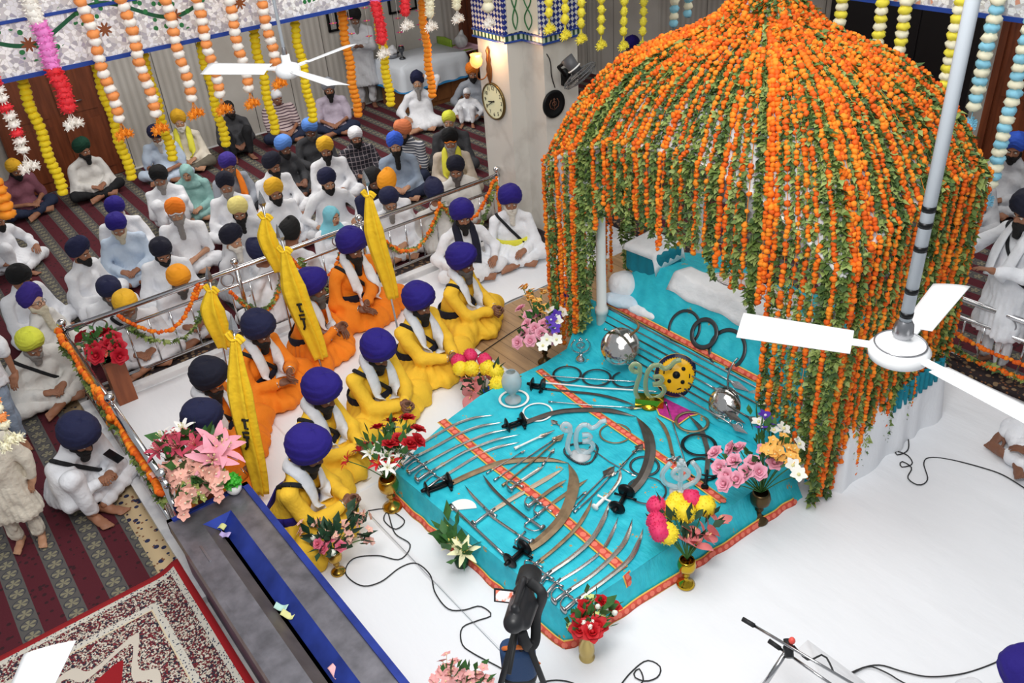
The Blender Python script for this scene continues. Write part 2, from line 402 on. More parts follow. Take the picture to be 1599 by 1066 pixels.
door('door_2', (11.5, 3.35, 0), (11.6, 4.98, 2.75), 1, m_door, 2)
door('door_3', (11.5, 5.4, 0), (11.6, 7.4, 2.65), 1, m_black, 3)
door('door_4', (9.9, 14.5, 0), (10.75, 14.6, 2.6), 0, m_door, 1)
# mosaic of small cut mirrors with painted vines: the beams of the gallery edge
def mosaic(name, pink=False):
    m, nt, b = nodes_mat(name, .18); N = NT(nt); v, q = N.coords(); along = N.math('ADD', q[0], q[1])
    cb = N.n('ShaderNodeCombineXYZ'); nt.links.new(along, cb.inputs[0]); nt.links.new(q[2], cb.inputs[1]); w2 = cb.outputs[0]
    cell = N.vor(w2, 30, out='Color'); sp = N.n('ShaderNodeSeparateColor'); nt.links.new(cell, sp.inputs[0])
    c = N.ramp(sp.outputs[0], [(0, 'b9b6be'), (.25, 'f1f1f6'), (.5, 'd6d2d4'), (.68, 'ffffff'), (.93, 'e9a58a' if pink else 'b5b0c0'), (1, '6d675f')], True)
    e = N.vor(w2, 30, 'DISTANCE_TO_EDGE'); c = N.mix(N.math('LESS_THAN', e, .035), c, lin('d8d6d2'))
    x = N.math('MULTIPLY', along, 5.2); zz = N.math('SUBTRACT', q[2], 3.42)
    vine = N.math('ABSOLUTE', N.math('SUBTRACT', zz, N.math('MULTIPLY', N.math('SINE', x), .105)))
    c = N.mix(N.math('LESS_THAN', vine, .018), c, lin('1f5a3a'))
    lf = N.vor(w2, 13, out='Distance'); near = N.math('LESS_THAN', vine, .13); c = N.mix(N.math('MULTIPLY', near, N.math('LESS_THAN', lf, .27)), c, lin('2f7a45'))
    cb2 = N.n('ShaderNodeCombineXYZ'); fx = N.math('SUBTRACT', N.math('FRACT', N.math('MULTIPLY', along, 1.655)), .5)
    rad = N.math('SQRT', N.math('ADD', N.math('POWER', N.math('MULTIPLY', fx, .604), 2), N.math('POWER', N.math('ADD', zz, .1), 2)))
    ang = N.math('ARCTAN2', N.math('ADD', zz, .1), N.math('MULTIPLY', fx, .604)); star = N.math('ADD', .045, N.math('MULTIPLY', N.math('SINE', N.math('MULTIPLY', ang, 8)), .016))
    c = N.mix(N.math('LESS_THAN', rad, star), c, lin('8a4f2e'))
    nt.links.new(c, b.inputs[0]); N.bump(sp.outputs[1], .35, b, .02); return m
m_mos = mosaic('mirror_mosaic'); m_mosp = mosaic('mirror_mosaic_pink', True); m_blue = mat('blue_border_tile', '27479c', .3)
BZ = 3.07
def beam(name, lo, hi, mm):
    b = MB().box((lo[0], lo[1], BZ+.035), (hi[0], hi[1], 3.78), 0)
    for z0, z1 in ((BZ, BZ+.035), (3.5, 3.525)): b.box((lo[0]-.012, lo[1]-.012, z0), (hi[0]+.012, hi[1]+.012, z1), 1)
    return struct(name, b, [mm, m_blue])
beam('trim_1', (-3, 8.1), (5.9, 8.5), m_mos)
beam('trim_2', (7.05, -1), (7.4, 7.5), m_mosp)
# clad pillar of cross-shaped plan, with a mosaic capital
m_pil = g_marble('cream_marble', 'd9d6cf', 'cbc7c0', 1.1, .3)
def off_poly(g): return [(5.9-g, 8.42+g), (5.9-g, 7.86-g*.2), (6.12-g, 7.86-g), (6.12-g, 7.5-g), (6.62+g, 7.5-g), (6.62+g, 7.86-g), (6.86+g, 7.86-g), (6.86+g, 8.42+g)]
struct('column_pillar', MB().prism(off_poly(0), -.02, 2.42), m_pil)
struct('baseboard_pillar', MB().prism(off_poly(.02), -.02, .13), mat('dark_granite', '3b3335', .3))
def captile(name):
    m, nt, b = nodes_mat(name, .2); N = NT(nt); v, q = N.coords(); along = N.math('ADD', q[0], q[1])
    a = N.math('MULTIPLY', N.math('ADD', along, q[2]), 17); c_ = N.math('MULTIPLY', N.math('SUBTRACT', along, q[2]), 17)
    k = N.math('ABSOLUTE', N.math('SUBTRACT', N.math('FLOORED_MODULO', N.math('ADD', N.math('FLOOR', a), N.math('FLOOR', c_)), 2), 0))
    c = N.mix(k, lin('1f2f86'), lin('cfd3dc')); e = N.math('LESS_THAN', N.math('FRACT', a), .12); c = N.mix(e, c, lin('23252e'))
    zz = N.math('LESS_THAN', q[2], 2.5); c2 = N.mix(N.math('FLOORED_MODULO', N.math('FLOOR', N.math('MULTIPLY', along, 30)), 2), lin('2c4f3c'), lin('c9d6c0')); c = N.mix(zz, c, c2)
    nt.links.new(c, b.inputs[0]); return m
cp = MB().prism(off_poly(.03), 2.42, 3.3)
for z0, z1 in ((2.42, 2.44), (2.5, 2.515), (3.0, 3.015)): cp.prism(off_poly(.042), z0, z1, 1)
struct('trim_capital', cp, [captile('capital_tile'), m_blue])
# vine panels on the notch faces of the capital
vp = MB(); m_vine = mat('vine_green', '2b6a3c', .3); m_gl = mat('cream_mirror_glass', 'd9d6c6', .2)
vp.box((5.9, 7.815, 2.53), (6.08, 7.83, 3.0), 0).box((6.075, 7.52, 2.53), (6.09, 7.82, 3.0), 0)
for (x0, y0, x1, y1) in ((5.95, 7.81, 6.05, 7.81), (6.07, 7.76, 6.07, 7.58)):
    for s in (-1, 1):
        pts = [((x0+x1)/2+s*(x1-x0)*.35*math.sin(t*6), (y0+y1)/2+s*(y1-y0)*.35*math.sin(t*6), 2.56+.42*t) for t in np.linspace(0, 1, 12)]
        vp.tube(pts, .008, 5, 1)
struct('trim_capital_panel', vp, [m_gl, m_vine])
# kerb and skirting of the enclosure
struct('trim_kerb', MB().box((.60, 4.9, -.02), (.79, 8.0, .05)).box((.60, 8.0, -.02), (5.9, 8.1, .05)), m_floor)
def border_mat(name='floral_border', ca='d8bf95', cb='232a52'):
    m, nt, b = nodes_mat(name, .8); N = NT(nt); v, q = N.coords(); f = N.vor(v, 15, out='Distance'); g = N.vor(v, 22, out='Distance')
    c = N.mix(N.math('LESS_THAN', f, .34), lin(ca), lin(cb)); c = N.mix(N.math('MULTIPLY', N.math('LESS_THAN', g, .24), N.math('GREATER_THAN', f, .2)), c, lin('8a5a38')); nt.links.new(c, b.inputs[0]); return m
m_bord = border_mat(); m_bordd = border_mat('dark_floral_border', '2a2022', '8a7256')
struct('trim_skirting', MB().box((.79, 8.1, -.02), (5.9, 8.28, .02)).box((7.02, 0, -.02), (7.28, 7.5, .05)), m_bordd)
struct('floor_planks', MB().box((3.98, 5.1, -.02), (7.0, 6.72, .004)), m_lam)
# ---------------------------------------------------------------- floor coverings (things)
def stripe_mat():
    m, nt, b = nodes_mat('striped_carpet_pile', .95); N = NT(nt); g = N.n('ShaderNodeNewGeometry'); sp = N.n('ShaderNodeSeparateXYZ'); nt.links.new(g.outputs['Position'], sp.inputs[0]); q = sp.outputs
    ph = N.math('FRACT', N.math('DIVIDE', N.math('SUBTRACT', q[0], .08), .3)); grey = N.math('LESS_THAN', ph, .48)
    cc = N.math('SUBTRACT', N.math('DIVIDE', ph, .48), .5); fy = N.math('SUBTRACT', N.math('FRACT', N.math('DIVIDE', q[1], .125)), .5)
    rad = N.math('SQRT', N.math('ADD', N.math('POWER', cc, 2), N.math('POWER', fy, 2))); med = N.math('LESS_THAN', rad, .42); ang = N.math('ARCTAN2', fy, cc)
    pet = N.math('GREATER_THAN', N.math('SINE', N.math('MULTIPLY', ang, 5)), N.math('SUBTRACT', N.math('MULTIPLY', rad, 3.2), .9))
    c1 = N.mix(N.math('MULTIPLY', med, pet), lin('575452'), lin('87816a')); ring = N.math('MULTIPLY', N.math('GREATER_THAN', rad, .36), med); c1 = N.mix(ring, c1, lin('383a41'))
    sp2 = N.vor(g.outputs['Position'], 16, out='Distance'); c2 = N.mix(N.math('LESS_THAN', sp2, .26), lin('521220'), lin('330e17'))
    nz = N.noise(g.outputs['Position'], 180, 2); c = N.mix(grey, c2, c1); nt.links.new(c, b.inputs[0]); N.bump(nz, .4, b, .004); return m
m_str = stripe_mat()
tag(MB().box((-3, 5.36, -.02), (.44, 14.45, 0)).box((.44, 8.3, -.02), (5.84, 14.45, 0)).box((5.84, 8.48, -.02), (6.92, 14.45, 0)).box((6.92, 7.55, -.02), (11.5, 14.45, 0)).box((7.3, -1, -.02), (11.5, 7.55, 0)).obj('striped_carpet', m_str, smooth=False), 'maroon and grey striped carpet with rosettes under the crowd outside the railing', 'carpet')
solo('carpet_runner', MB().box((.44, 2.0, -.02), (.6, 8.3, .004)), m_bord, 'narrow cream and navy floral runner along the left kerb', 'carpet runner')
def rug_mat(lo, hi):
    m, nt, b = nodes_mat('persian_rug_pile', .95); N = NT(nt); v, q = N.coords(); g = N.n('ShaderNodeNewGeometry'); sp = N.n('ShaderNodeSeparateXYZ'); nt.links.new(g.outputs['Position'], sp.inputs[0]); q = sp.outputs; v = g.outputs['Position']
    dx = N.math('MINIMUM', N.math('SUBTRACT', q[0], lo[0]), N.math('SUBTRACT', hi[0], q[0])); dy = N.math('MINIMUM', N.math('SUBTRACT', q[1], lo[1]), N.math('SUBTRACT', hi[1], q[1]))
    d = N.math('MINIMUM', dx, dy); v1 = N.vor(v, 50, out='Distance'); v2 = N.vor(v, 17, out='Distance'); v3 = N.vor(v, 95, out='Color'); s3 = N.n('ShaderNodeSeparateColor'); nt.links.new(v3, s3.inputs[0])
    flor = N.ramp(s3.outputs[0], [(0, '6d1f26'), (.2, 'd9cfc0'), (.4, '2b2a38'), (.6, 'b8ab9a'), (.76, '7c2530'), (.9, '302c3a')], True)
    ring = N.math('LESS_THAN', N.math('ABSOLUTE', N.math('SUBTRACT', v2, .24)), .035); flor = N.mix(ring, flor, lin('ded6c8'))
    guard = N.mix(N.math('LESS_THAN', v1, .3), lin('d8d2c6'), lin('2c3350'))
    md = N.noise(v, 2.6, 4); med = N.ramp(N.math('ADD', d, N.math('MULTIPLY', N.math('SUBTRACT', md, .5), .5)), [(0, 'd6cdbf'), (.47, 'd6cdbf'), (.5, '8b0f1a'), (1, '8b0f1a')], True)
    fld = N.mix(N.math('LESS_THAN', d, .5), med, flor)
    c = N.ramp(d, [(0, 'b01a24'), (.045, 'd8d2c6')], True)
    x = N.mix(N.math('GREATER_THAN', d, .05), lin('a8161f'), guard); x = N.mix(N.math('GREATER_THAN', d, .09), x, flor); x = N.mix(N.math('GREATER_THAN', d, .26), x, guard); x = N.mix(N.math('GREATER_THAN', d, .31), x, lin('e0cfae')); x = N.mix(N.math('GREATER_THAN', d, .32), x, flor)
    sc = N.math('ADD', d, N.math('MULTIPLY', N.math('SINE', N.math('MULTIPLY', N.math('SUBTRACT', q[0], q[1]), 14)), .05)); x = N.mix(N.math('GREATER_THAN', sc, .5), x, lin('d5cbbd')); x = N.mix(N.math('GREATER_THAN', sc, .56), x, flor); x = N.mix(N.math('GREATER_THAN', sc, .66), x, lin('98101b'))
    nt.links.new(x, b.inputs[0]); N.bump(N.noise(v, 260, 2), .5, b, .004); return m
RL, RH = (-2.2, 2.6), (.6, 5.4)
def rugf(u, v):
    x = RL[0]+(RH[0]-RL[0])*u; y = RL[1]+(RH[1]-RL[1])*v; z = .008+.05*np.clip((x-.4)/.16, 0, 1)**2+.006*np.sin(7*y)*np.clip((x-.2)/.3, 0, 1); return np.stack([x, y, z], -1)
solo('persian_rug', MB().grid(rugf, 60, 40, thick=.008), rug_mat(RL, RH), 'red bordered rug with cream floral medallion beside the metal donation box', 'rug')
def sheet_mat():
    m, nt, b = nodes_mat('white_cotton_sheet', .9); N = NT(nt); v, q = N.coords(); mp = N.n('ShaderNodeMapping'); nt.links.new(v, mp.inputs[0]); mp.inputs['Scale'].default_value = (1.6, .5, 1); mp.inputs['Rotation'].default_value = (0, 0, .5)
    f = N.noise(mp.outputs[0], 2.2, 5); b.inputs[0].default_value = lin('eef0f4'); N.bump(f, .3, b, .09); return m
m_sheet = sheet_mat()
def sheet(name, poly, z, label, sd):
    """thin cloth on the floor with low wrinkles"""
    lo, hi = np.min(poly, 0), np.max(poly, 0)
    def f(u, v):
        x = lo[0]+(hi[0]-lo[0])*u; y = lo[1]+(hi[1]-lo[1])*v
        wr = .007*np.abs(np.sin(2.1*x+3.3*y+sd+1.5*np.sin(1.3*x-sd)))**6+.005*np.abs(np.sin(4.1*x-1.7*y+2*sd+np.sin(2*y)))**8
        return np.stack([x, y, z+wr], -1)
    return solo(name, MB().grid(f, 70, 70, thick=.004), m_sheet, label, 'sheet')
sheet('floor_sheet', [(.8, -.6), (1.98, 7.95)], .004, 'white cotton sheet on the floor between the donation box and the dashed seam', 1)
S1_ = sheet('floor_sheet', [(1.95, -.6), (7.0, 5.25)], .006, 'large white cotton sheet on the floor around the blue cloth platform', 2.3)
sheet('floor_sheet', [(1.9, 5.15), (4.02, 7.9)], .005, 'white sheet under the rows of men in yellow and orange', 4)
sheet('floor_sheet', [(3.95, 6.75), (5.86, 7.95)], .003, 'white sheet by the pillar under the two men in white', 5.5)
sm_ = MB().box((1.9635, -.5, .018), (1.9665, 4.85, .0205))
sm_.obj('stitched_seam', mat('grey_thread', '8d9096', .8), S1_, smooth=False)
# ---------------------------------------------------------------- stainless railings
m_steel = mat('polished_steel', 'd2d2d4', .16, 1); m_steeld = mat('brushed_steel', 'a9a9ad', .28, 1)
def railing(label, a, b, z, posts, nb, ball=(True, True), wires=True):
    a = np.array([*a, 0.]); b = np.array([*b, 0.]); r = thing('railing', label, 'railing', (a+b)/2)
    P = lambda t, h: np.r_[a[:2]+(b[:2]-a[:2])*t, h]
    MB().cyl(P(0, z), P(1, z), .027, seg=14).obj('top_rail', m_steel, r)
    MB().cyl(P(0, z-.18), P(1, z-.18), .017, seg=10).obj('middle_rail', m_steel, r)
    MB().cyl(P(0, .1), P(1, .1), .02, seg=10).obj('bottom_rail', m_steel, r)
    for t in posts:
        p = MB().cyl(P(t, 0), P(t, z+.03), .026, seg=12).lathe([(.0, .0), (.05, 0), (.05, .012), (.03, .03)], P(t, 0), 14).obj('post', m_steel, r)
        MB().sph(P(t, z+.075), .043, 16, 10).cyl(P(t, z+.02), P(t, z+.045), .03, .02).obj('ball_finial', m_steel, p)
    for i in range(nb):
        t = (i+.5)/nb
        if min(abs(t-q) for q in posts) < .3/nb: continue
        MB().cyl(P(t, .1), P(t, z-.18), .0095, seg=7).obj('baluster', m_steel, r)
        if i % 6 == 1:
            R = rotx(PI/2) if abs(b[0]-a[0]) > abs(b[1]-a[1]) else roty(PI/2)
            MB().torus(P(t, z-.09), .068, .007, R, 24, 6).obj('ring', m_steeld, r)
    return r
railing('long steel railing between the seated crowd and the men in orange', (.7, 8.18), (5.88, 8.18), .8, (0.004, .335, .62, .995), 24)
railing('steel railing with marigolds running from the corner planter to the donation box', (.7, 8.18), (.7, 5.3), .8, (.55, .98), 16)
railing('steel railing on the right in front of the standing man with a strap', (7.15, 1.2), (7.15, 4.4), .66, (0.01, .99), 18)
# ================================================================ CANOPY AND ITS FLOWERS
m_tent = mat('white_tent_cloth', 'dcdce0', .9, bump=.3, bscale=14)
m_post = mat('white_enamel_post', 'e8e8e6', .35)
CC = np.array([5.25, 3.93]); CORN = {'L': (4.55, 5.62, 2.03), 'F': (6.33, 5.62, 2.1), 'R': (6.33, 2.68, 2.2), 'N': (4.55, 2.64, 2.05)}
SIDES = [('L', 'N', .46), ('N', 'R', .18), ('R', 'F', .3), ('F', 'L', .18)]     # front, right, back, left end
def eave(side, t):
    a, b, arch = SIDES[side]; a, b = np.array(CORN[a]), np.array(CORN[b]); p = a+(b-a)*t
    p = p+np.array([0, 0, arch*(1-(2*t-1)**2)]); return p
def roof(side, t, rho, lift=0.0):
    e = eave(side, t); rho = np.asarray(rho, float)[..., None]
    xy = CC+(e[:2]-CC)*rho; z = e[2]+(3.14-e[2])*(1-rho**3.4)+.8*np.exp(-rho/.14)*(rho < .9)+lift
    return np.concatenate([xy, z], -1)
can = thing('canopy', 'flower covered canopy on white posts over the turquoise cot', 'canopy', (5.45, 4.05, 0))
for nm, (x, y) in (('P1', (4.72, 5.1)), ('P2', (4.74, 2.86)), ('P3', (6.2, 2.86)), ('P4', (6.2, 5.25))):
    pp = MB().lathe([(.05, 0), (.05, .62), (.062, .63), (.062, .68), (.046, .7), (.042, 1.9), (.055, 1.92), (.055, 2.2), (0.0, 2.2)], (x, y, 0), 18); pp.obj('post', m_post, can)
rf = MB()
for sd in range(4):
    def rfun(u, v, sd=sd):
        out = np.zeros(u.shape+(3,))
        for i in range(u.shape[0]):
            out[i] = roof(sd, u[i, 0], np.clip(v[i], .02, 1), -.022)
        return out
    rf.grid(rfun, 28, 16)
rf.obj('roof_cloth', m_tent, can)
va = MB(); er = MB()
for sd in range(4):
    n = 50; P = np.array([eave(sd, t) for t in np.linspace(0, 1, n+1)]); er.tube(P+[0, 0, -.03], .022, 8)
    dn = .5 if sd else .22
    inn = np.array([CC[0], CC[1], 0])-P; inn[:, 2] = 0; inn = nrm(inn)
    def vf(u, v, P=P, inn=inn, dn=dn, n=n):
        i = np.rint(u*n).astype(int); s = i*1.1; return P[i]+inn[i]*(.03+.012*np.sin(s*2.1))[..., None]*(1+v[..., None])+np.array([0, 0, -.04])-np.stack([0*v, 0*v, dn*v], -1)
    va.grid(vf, n, 6)
va.obj('valance', m_tent, can); er.obj('eave_rod', m_post, can)
MB().lathe([(.0, 3.05), (.03, 3.05), (.03, 4.2), (.012, 4.25), (.012, 4.6), (0, 4.62)], (CC[0], CC[1], 0), 14).obj('apex_pole', mat('gold_finial', 'c79a3a', .25, 1), can)
# flower templates: lumpy marigold heads, whorls of leaves
def lumpy(u, v, amp, sd):
    mb = MB().sph((0, 0, 0), 1, u, v); V, Q, T, _, _ = mb.arrays(); r = np.random.default_rng(sd)
    V = V*(1+amp*(r.random((len(V), 1))-.35)); return V, Q
MG = [lumpy(8, 5, .42, i) for i in range(6)]; MGV = np.array([v for v, q in MG])*[1, 1, .82]; MGQ = MG[0][1]
MGQ_ = [q for q in MGQ]
def leaf_whorl(n, L, W, droop, sd):
    r = np.random.default_rng(sd); V = []; Q = []
    for i in range(n):
        a = 2*PI*i/n+r.uniform(-.4, .4); l = L*r.uniform(.7, 1.2); d = droop+r.uniform(-.5, .5)
        ca, sa = math.cos(a), math.sin(a); b = len(V)
        for (t, s, h) in ((.05, 0, 0), (.45, 1, .12), (.5, 0, -.02), (.45, -1, .12), (1, 0, -.05)):
            x = l*t*math.cos(d); z = -l*t*math.sin(d)+h*l; y = s*W
            V.append((x*ca-y*sa, x*sa+y*ca, z))
        Q += [[b, b+1, b+4, b+2], [b, b+2, b+4, b+3]]
    return np.array(V), np.array(Q)
LW = [leaf_whorl(5, .056, .019, .5, 20+i) for i in range(6)]; LWV = np.array([v for v, q in LW]); LWQ = LW[0][1]
m_or = [mat('marigold_orange', 'f5770f', .7), mat('marigold_light_orange', 'fb9220', .7), mat('marigold_deep_orange', 'e35f0a', .7)]
m_lf = [mat('mango_leaf', '68803c', .55), mat('leaf_light', '93a45a', .55), mat('leaf_dark', '45602f', .55)]
def rand_R(n, tilt=3.0):
    a = rng.uniform(0, 2*PI, n); b = rng.normal(0, 1, n)*tilt*.15; c = rng.normal(0, 1, n)*tilt*.15
    return np.array([rotz(x)@rotx(y)@roty(z) for x, y, z in zip(a, b, c)])
def bead_string(mb, path, r=.027, pitch=.041, jit=.004, ms=3, gap=0.0):
    P = resample(path, pitch); n = len(P)
    if gap:
        keep = rng.random(n) > gap; P = P[keep]; n = len(P)
    v = rng.integers(0, 6, n); P = P+rng.normal(0, jit, P.shape)
    mb.strew(MGV[v], MGQ, None, P, rand_R(n, 4), r*rng.uniform(.85, 1.2, n), rng.integers(0, ms, n)); return mb
def leaf_string(mb, path, pitch=.03, sc=1.0, m=None):
    P = resample(path, pitch); n = len(P); v = rng.integers(0, 6, n)
    mb.strew(LWV[v], LWQ, None, P+rng.normal(0, .004, P.shape), rand_R(n, 2.5), sc*rng.uniform(.8, 1.25, n), rng.integers(0, 3, n) if m is None else m); return mb
# how low each string hangs, read off the photograph on the plane of each side
def prof_front():
    q = [(852, 520), (880, 545), (925, 505), (936, 345), (960, 335), (1000, 362), (1030, 395), (1060, 382), (1100, 420), (1130, 450), (1160, 490), (1172, 610), (1200, 660), (1240, 720), (1275, 800)]
    r = np.array([plane(a, b, 0, 4.52) for a, b in q]); o = np.argsort(r[:, 1]); return r[o, 1], r[o, 2]
def prof_right():
    q = [(1275, 800), (1300, 770), (1330, 750), (1365, 740), (1390, 690), (1420, 690), (1445, 650), (1460, 600)]
    r = np.array([plane(a, b, 1, 2.61) for a, b in q]); o = np.argsort(r[:, 0]); return r[o, 0], r[o, 2]
PF, PRt = prof_front(), prof_right()
LAB = {(0, 0): 'orange marigold string hanging over the front of the canopy, above the cot', (0, 1): 'green leaf string hanging over the front of the canopy, above the cot',
       (1, 0): 'orange marigold string hanging down the right side of the canopy behind the big ceiling fan', (1, 1): 'green leaf string hanging down the right side of the canopy behind the big ceiling fan',
       (2, 0): 'orange marigold string hanging at the far back of the canopy', (2, 1): 'green leaf string hanging at the far back of the canopy',
       (3, 0): 'orange marigold string hanging at the canopy end nearest the pillar', (3, 1): 'green leaf string hanging at the canopy end nearest the pillar'}
GRP = ['front canopy strings', 'right side canopy strings', 'back canopy strings', 'pillar side canopy strings']
def canopy_strings():
    for sd, npitch in ((0, .044), (1, .042), (2, .13), (3, .085)):
        a, b, _ = SIDES[sd]; Ls = np.linalg.norm(np.array(CORN[a])-np.array(CORN[b])); n = int(Ls/npitch); prev = 0
        for i in range(n):
            t = (i+.5+rng.uniform(-.3, .3))/n; e = eave(sd, t); kind = (0, 1, 0, 1, 1, 0, 0, 1, 0, 1, 0, 1, 1)[(i+3*sd) % 13]; kind = 1-kind if rng.random() < .1 else kind
            r0 = rng.choice([.03, .2, .38, .55], p=[.3, .24, .26, .2]); rho = np.linspace(r0, 1, 26); wob = rng.uniform(-.012, .012)
            top = roof(sd, t, rho, .012+(.01 if kind == 0 else 0))
            dr = (e[:2]-CC); dr = dr/np.linalg.norm(dr); hang = e.copy(); hang[:2] += dr*(.035*rng.uniform(.4, 1.4)+(.008 if kind == 0 else 0))
            if sd == 0: zb = np.interp(e[1], *PF)+rng.uniform(-.03, .14)
            elif sd == 1: zb = np.interp(e[0], *PRt)+rng.uniform(-.12, .35)
            elif sd == 2: zb = rng.uniform(1.2, 1.6)
            else: zb = rng.uniform(.5, 1.0)
            zb = max(zb, .06)
            if sd == 0 and e[1] > 3.2 and e[1] < 5.0: zb = max(zb, 1.56+.1*math.sin(i*1.7))
            dn = np.stack([np.full(14, hang[0]), np.full(14, hang[1]), np.linspace(hang[2]-.01, zb, 14)], 1); dn[:, :2] += dr*.012*rng.normal(size=(14, 1)).cumsum(0)*.3
            path = np.vstack([top, dn]); mb = MB()
            mb.tube(resample(path, .12), .0025, 4, 1)
            if kind == 0:
                bead_string(mb, path, rng.uniform(.0165, .0225), .033, gap=rng.choice([0, .05, .12, .22])); ms = m_or; nm = 'marigold_garland'
            else:
                leaf_string(mb, path, .024, rng.uniform(.7, 1.05)); ms = m_lf; nm = 'leaf_garland'
                if rng.random() < .4: pass
            lb = LAB[(sd, kind)]
            if sd == 0 and (e[1] > 5.02 or e[1] < 3.2):
                lb = ('orange marigold string' if kind == 0 else 'green leaf string')+(' hanging beside the left white canopy post' if e[1] > 5.02 else ' hanging low at the canopy corner nearest the sword platform')
                gp = 'left post canopy strings' if e[1] > 5.02 else 'near corner canopy strings'
            else: gp = GRP[sd]
            solo(nm, mb, ms, lb, 'garland', gp+(' orange' if kind == 0 else ' green'))
canopy_strings()
# ---------------------------------------------------------------- white platform, cot, cushions
pl = thing('platform', 'platform draped in white cloth beneath the flower canopy', 'platform', (5.52, 4.0, 0))
MB().box((4.92, 2.68, 0), (6.28, 5.3, .6)).obj('deck', mat('plywood', 'b08d62', .6), pl, smooth=False)
def drape(x0, y0, x1, y1, zt, zb, flare, fold, seed, nx=30, ny=30, ns=10, rnd=.04):
    """tablecloth: flat top, rounded edge, folded skirt"""
    mb = MB(); per = []
    for i in range(nx): per.append((x0+(x1-x0)*i/nx, y0, 0, -1))
    for i in range(ny): per.append((x1, y0+(y1-y0)*i/ny, 1, 0))
    for i in range(nx): per.append((x1-(x1-x0)*i/nx, y1, 0, 1))
    for i in range(ny): per.append((x0, y1-(y1-y0)*i/ny, -1, 0))
    per = np.array(per); n = len(per); r = np.random.default_rng(seed); ph = r.uniform(0, 6, 4); s = np.arange(n)/n*2*PI
    w = np.sin(s*n/7+ph[0]+1.5*np.sin(s*5+ph[1]))*.6+np.sin(s*n/11+ph[2])*.4
    nr = per[:, 2:].copy(); nr = nr+.5*np.roll(nr, 1, 0)+.5*np.roll(nr, -1, 0); nr = nrm(nr)
    rows = []
    for k in range(ns+1):
        t = k/ns; off = rnd*min(1, t*4)+flare*t+fold*w*t
        z = zt-rnd*.3*min(1, t*4)-(zt-zb)*t if k else zt
        rows.append(np.c_[per[:, :2]+nr*off[:, None], np.full(n, z)])
    V = np.vstack(rows); i = np.arange(ns)[:, None]*n; j = np.arange(n)[None]; j2 = (j+1) % n
    mb.add(V, np.stack([i+j, i+n+j, i+n+j2, i+j2], -1).reshape(-1, 4))
    c = mb.n; mb.add([[(x0+x1)/2, (y0+y1)/2, zt]], None, [[c, k, (k+1) % n] for k in range(n)])
    mb.T[-1] = np.array([[c, k, (k+1) % n] for k in range(n)]); return mb
drape(4.9, 2.64, 6.3, 5.32, .625, .015, .05, .03, 3).obj('drape_cloth', m_sheet, pl)
def turq_mat():
    m, nt, b = nodes_mat('turquoise_brocade', .6); N = NT(nt); g = N.n('ShaderNodeNewGeometry'); v = g.outputs['Position']; f = N.noise(v, 9, 5)
    c = N.ramp(f, [(.3, '16b0c6'), (.7, '2fcbdc')]); d = N.vor(v, 5.2, out='Distance', rand=.7); a = N.vor(v, 40, out='Distance')
    c = N.mix(N.math('MULTIPLY', N.math('LESS_THAN', d, .15), N.math('LESS_THAN', a, .42)), c, lin('b59a63'))
    nt.links.new(c, b.inputs[0]); mp = N.n('ShaderNodeMapping'); nt.links.new(v, mp.inputs[0]); mp.inputs['Scale'].default_value = (2.5, 1, 1); N.bump(N.noise(mp.outputs[0], 6, 4), .5, b, .04); return m
m_turq = turq_mat(); m_teal = cloth('teal_satin', '0f7f93'); m_wcl = cloth('white_cover_cloth', 'eceef2')
m_cor = mat('coral_braid', 'd65342', .7); m_yel = mat('yellow_braid_edge', 'ecc25a', .7); m_corl = mat('coral_medallion', 'ee7c66', .7)
def braid(mb, path, w=.07, up=None, lift=.004):
    """woven border: yellow edges, coral band, row of medallions"""
    path = resample(path, .03); P, T, N_, B = frames(path, up if up is not None else (0, 0, 1))
    for o, ww, m, l in ((0, w, 1, 0), (0, w*.72, 0, .0015)):
        mb.sweep(P+N_*(lift+l), [(-ww/2, 0), (ww/2, 0), (ww/2, .002), (-ww/2, .002)], True, True, m, up if up is not None else (0, 0, 1))
    k = max(1, int(len(P)*.03/(w*.8)))
    for i in range(k):
        j = int((i+.5)/k*len(P)); j = min(j, len(P)-1); a = np.arange(10)*2*PI/10
        V = P[j]+N_[j]*(lift+.005)+np.cos(a)[:, None]*T[j]*w*.3+np.sin(a)[:, None]*B[j]*w*.27; c = len(V)
        mb.add(np.vstack([V, P[j]+N_[j]*(lift+.006)]), None, [[q, (q+1) % 10, c] for q in range(10)]); mb.mt[-1] = np.full(10, 2)
    return mb
BRD = [m_cor, m_yel, m_corl]
cot = thing('cot', 'turquoise draped cot holding the covered scripture under the canopy', 'cot', (5.45, 4.0, .63))
def cotf(u, v):
    # u across (x), v along (y): slope up from the front edge to the ridge, flat, down the back
    x = np.interp(u, [0, .05, .42, .62, 1], [4.86, 4.88, 5.14, 5.42, 6.1]); y = 2.95+2.25*v
    rz = np.interp(u, [0, .05, .42, .62, 1], [.64, .70, 1.06, 1.02, .8]); end = np.minimum(1, np.minimum(v, 1-v)*9)
    z = .64+(rz-.64)*(1-(1-end)**2)+.012*np.sin(11*y+4*x)+.008*np.sin(23*y-9*x); return np.stack([x, y, z], -1)
MB().grid(cotf, 36, 50, thick=.006).obj('cloth', m_turq, cot)
bb = MB(); braid(bb, [(4.85, y, .665) for y in np.linspace(2.96, 5.2, 20)], .06, (-.8, 0, .6)); bb.obj('border', BRD, cot)
def over(x0, x1, y0, y1, dz=.018, f=None):
    def g(u, v):
        x = x0+(x1-x0)*u; y = y0+(y1-y0)*v; uu = np.interp(x, [4.86, 4.88, 5.14, 5.42, 6.1], [0, .05, .42, .62, 1]); z = cotf(uu, (y-2.95)/2.25)[..., 2]+dz
        return np.stack([x, y, z], -1)
    return g
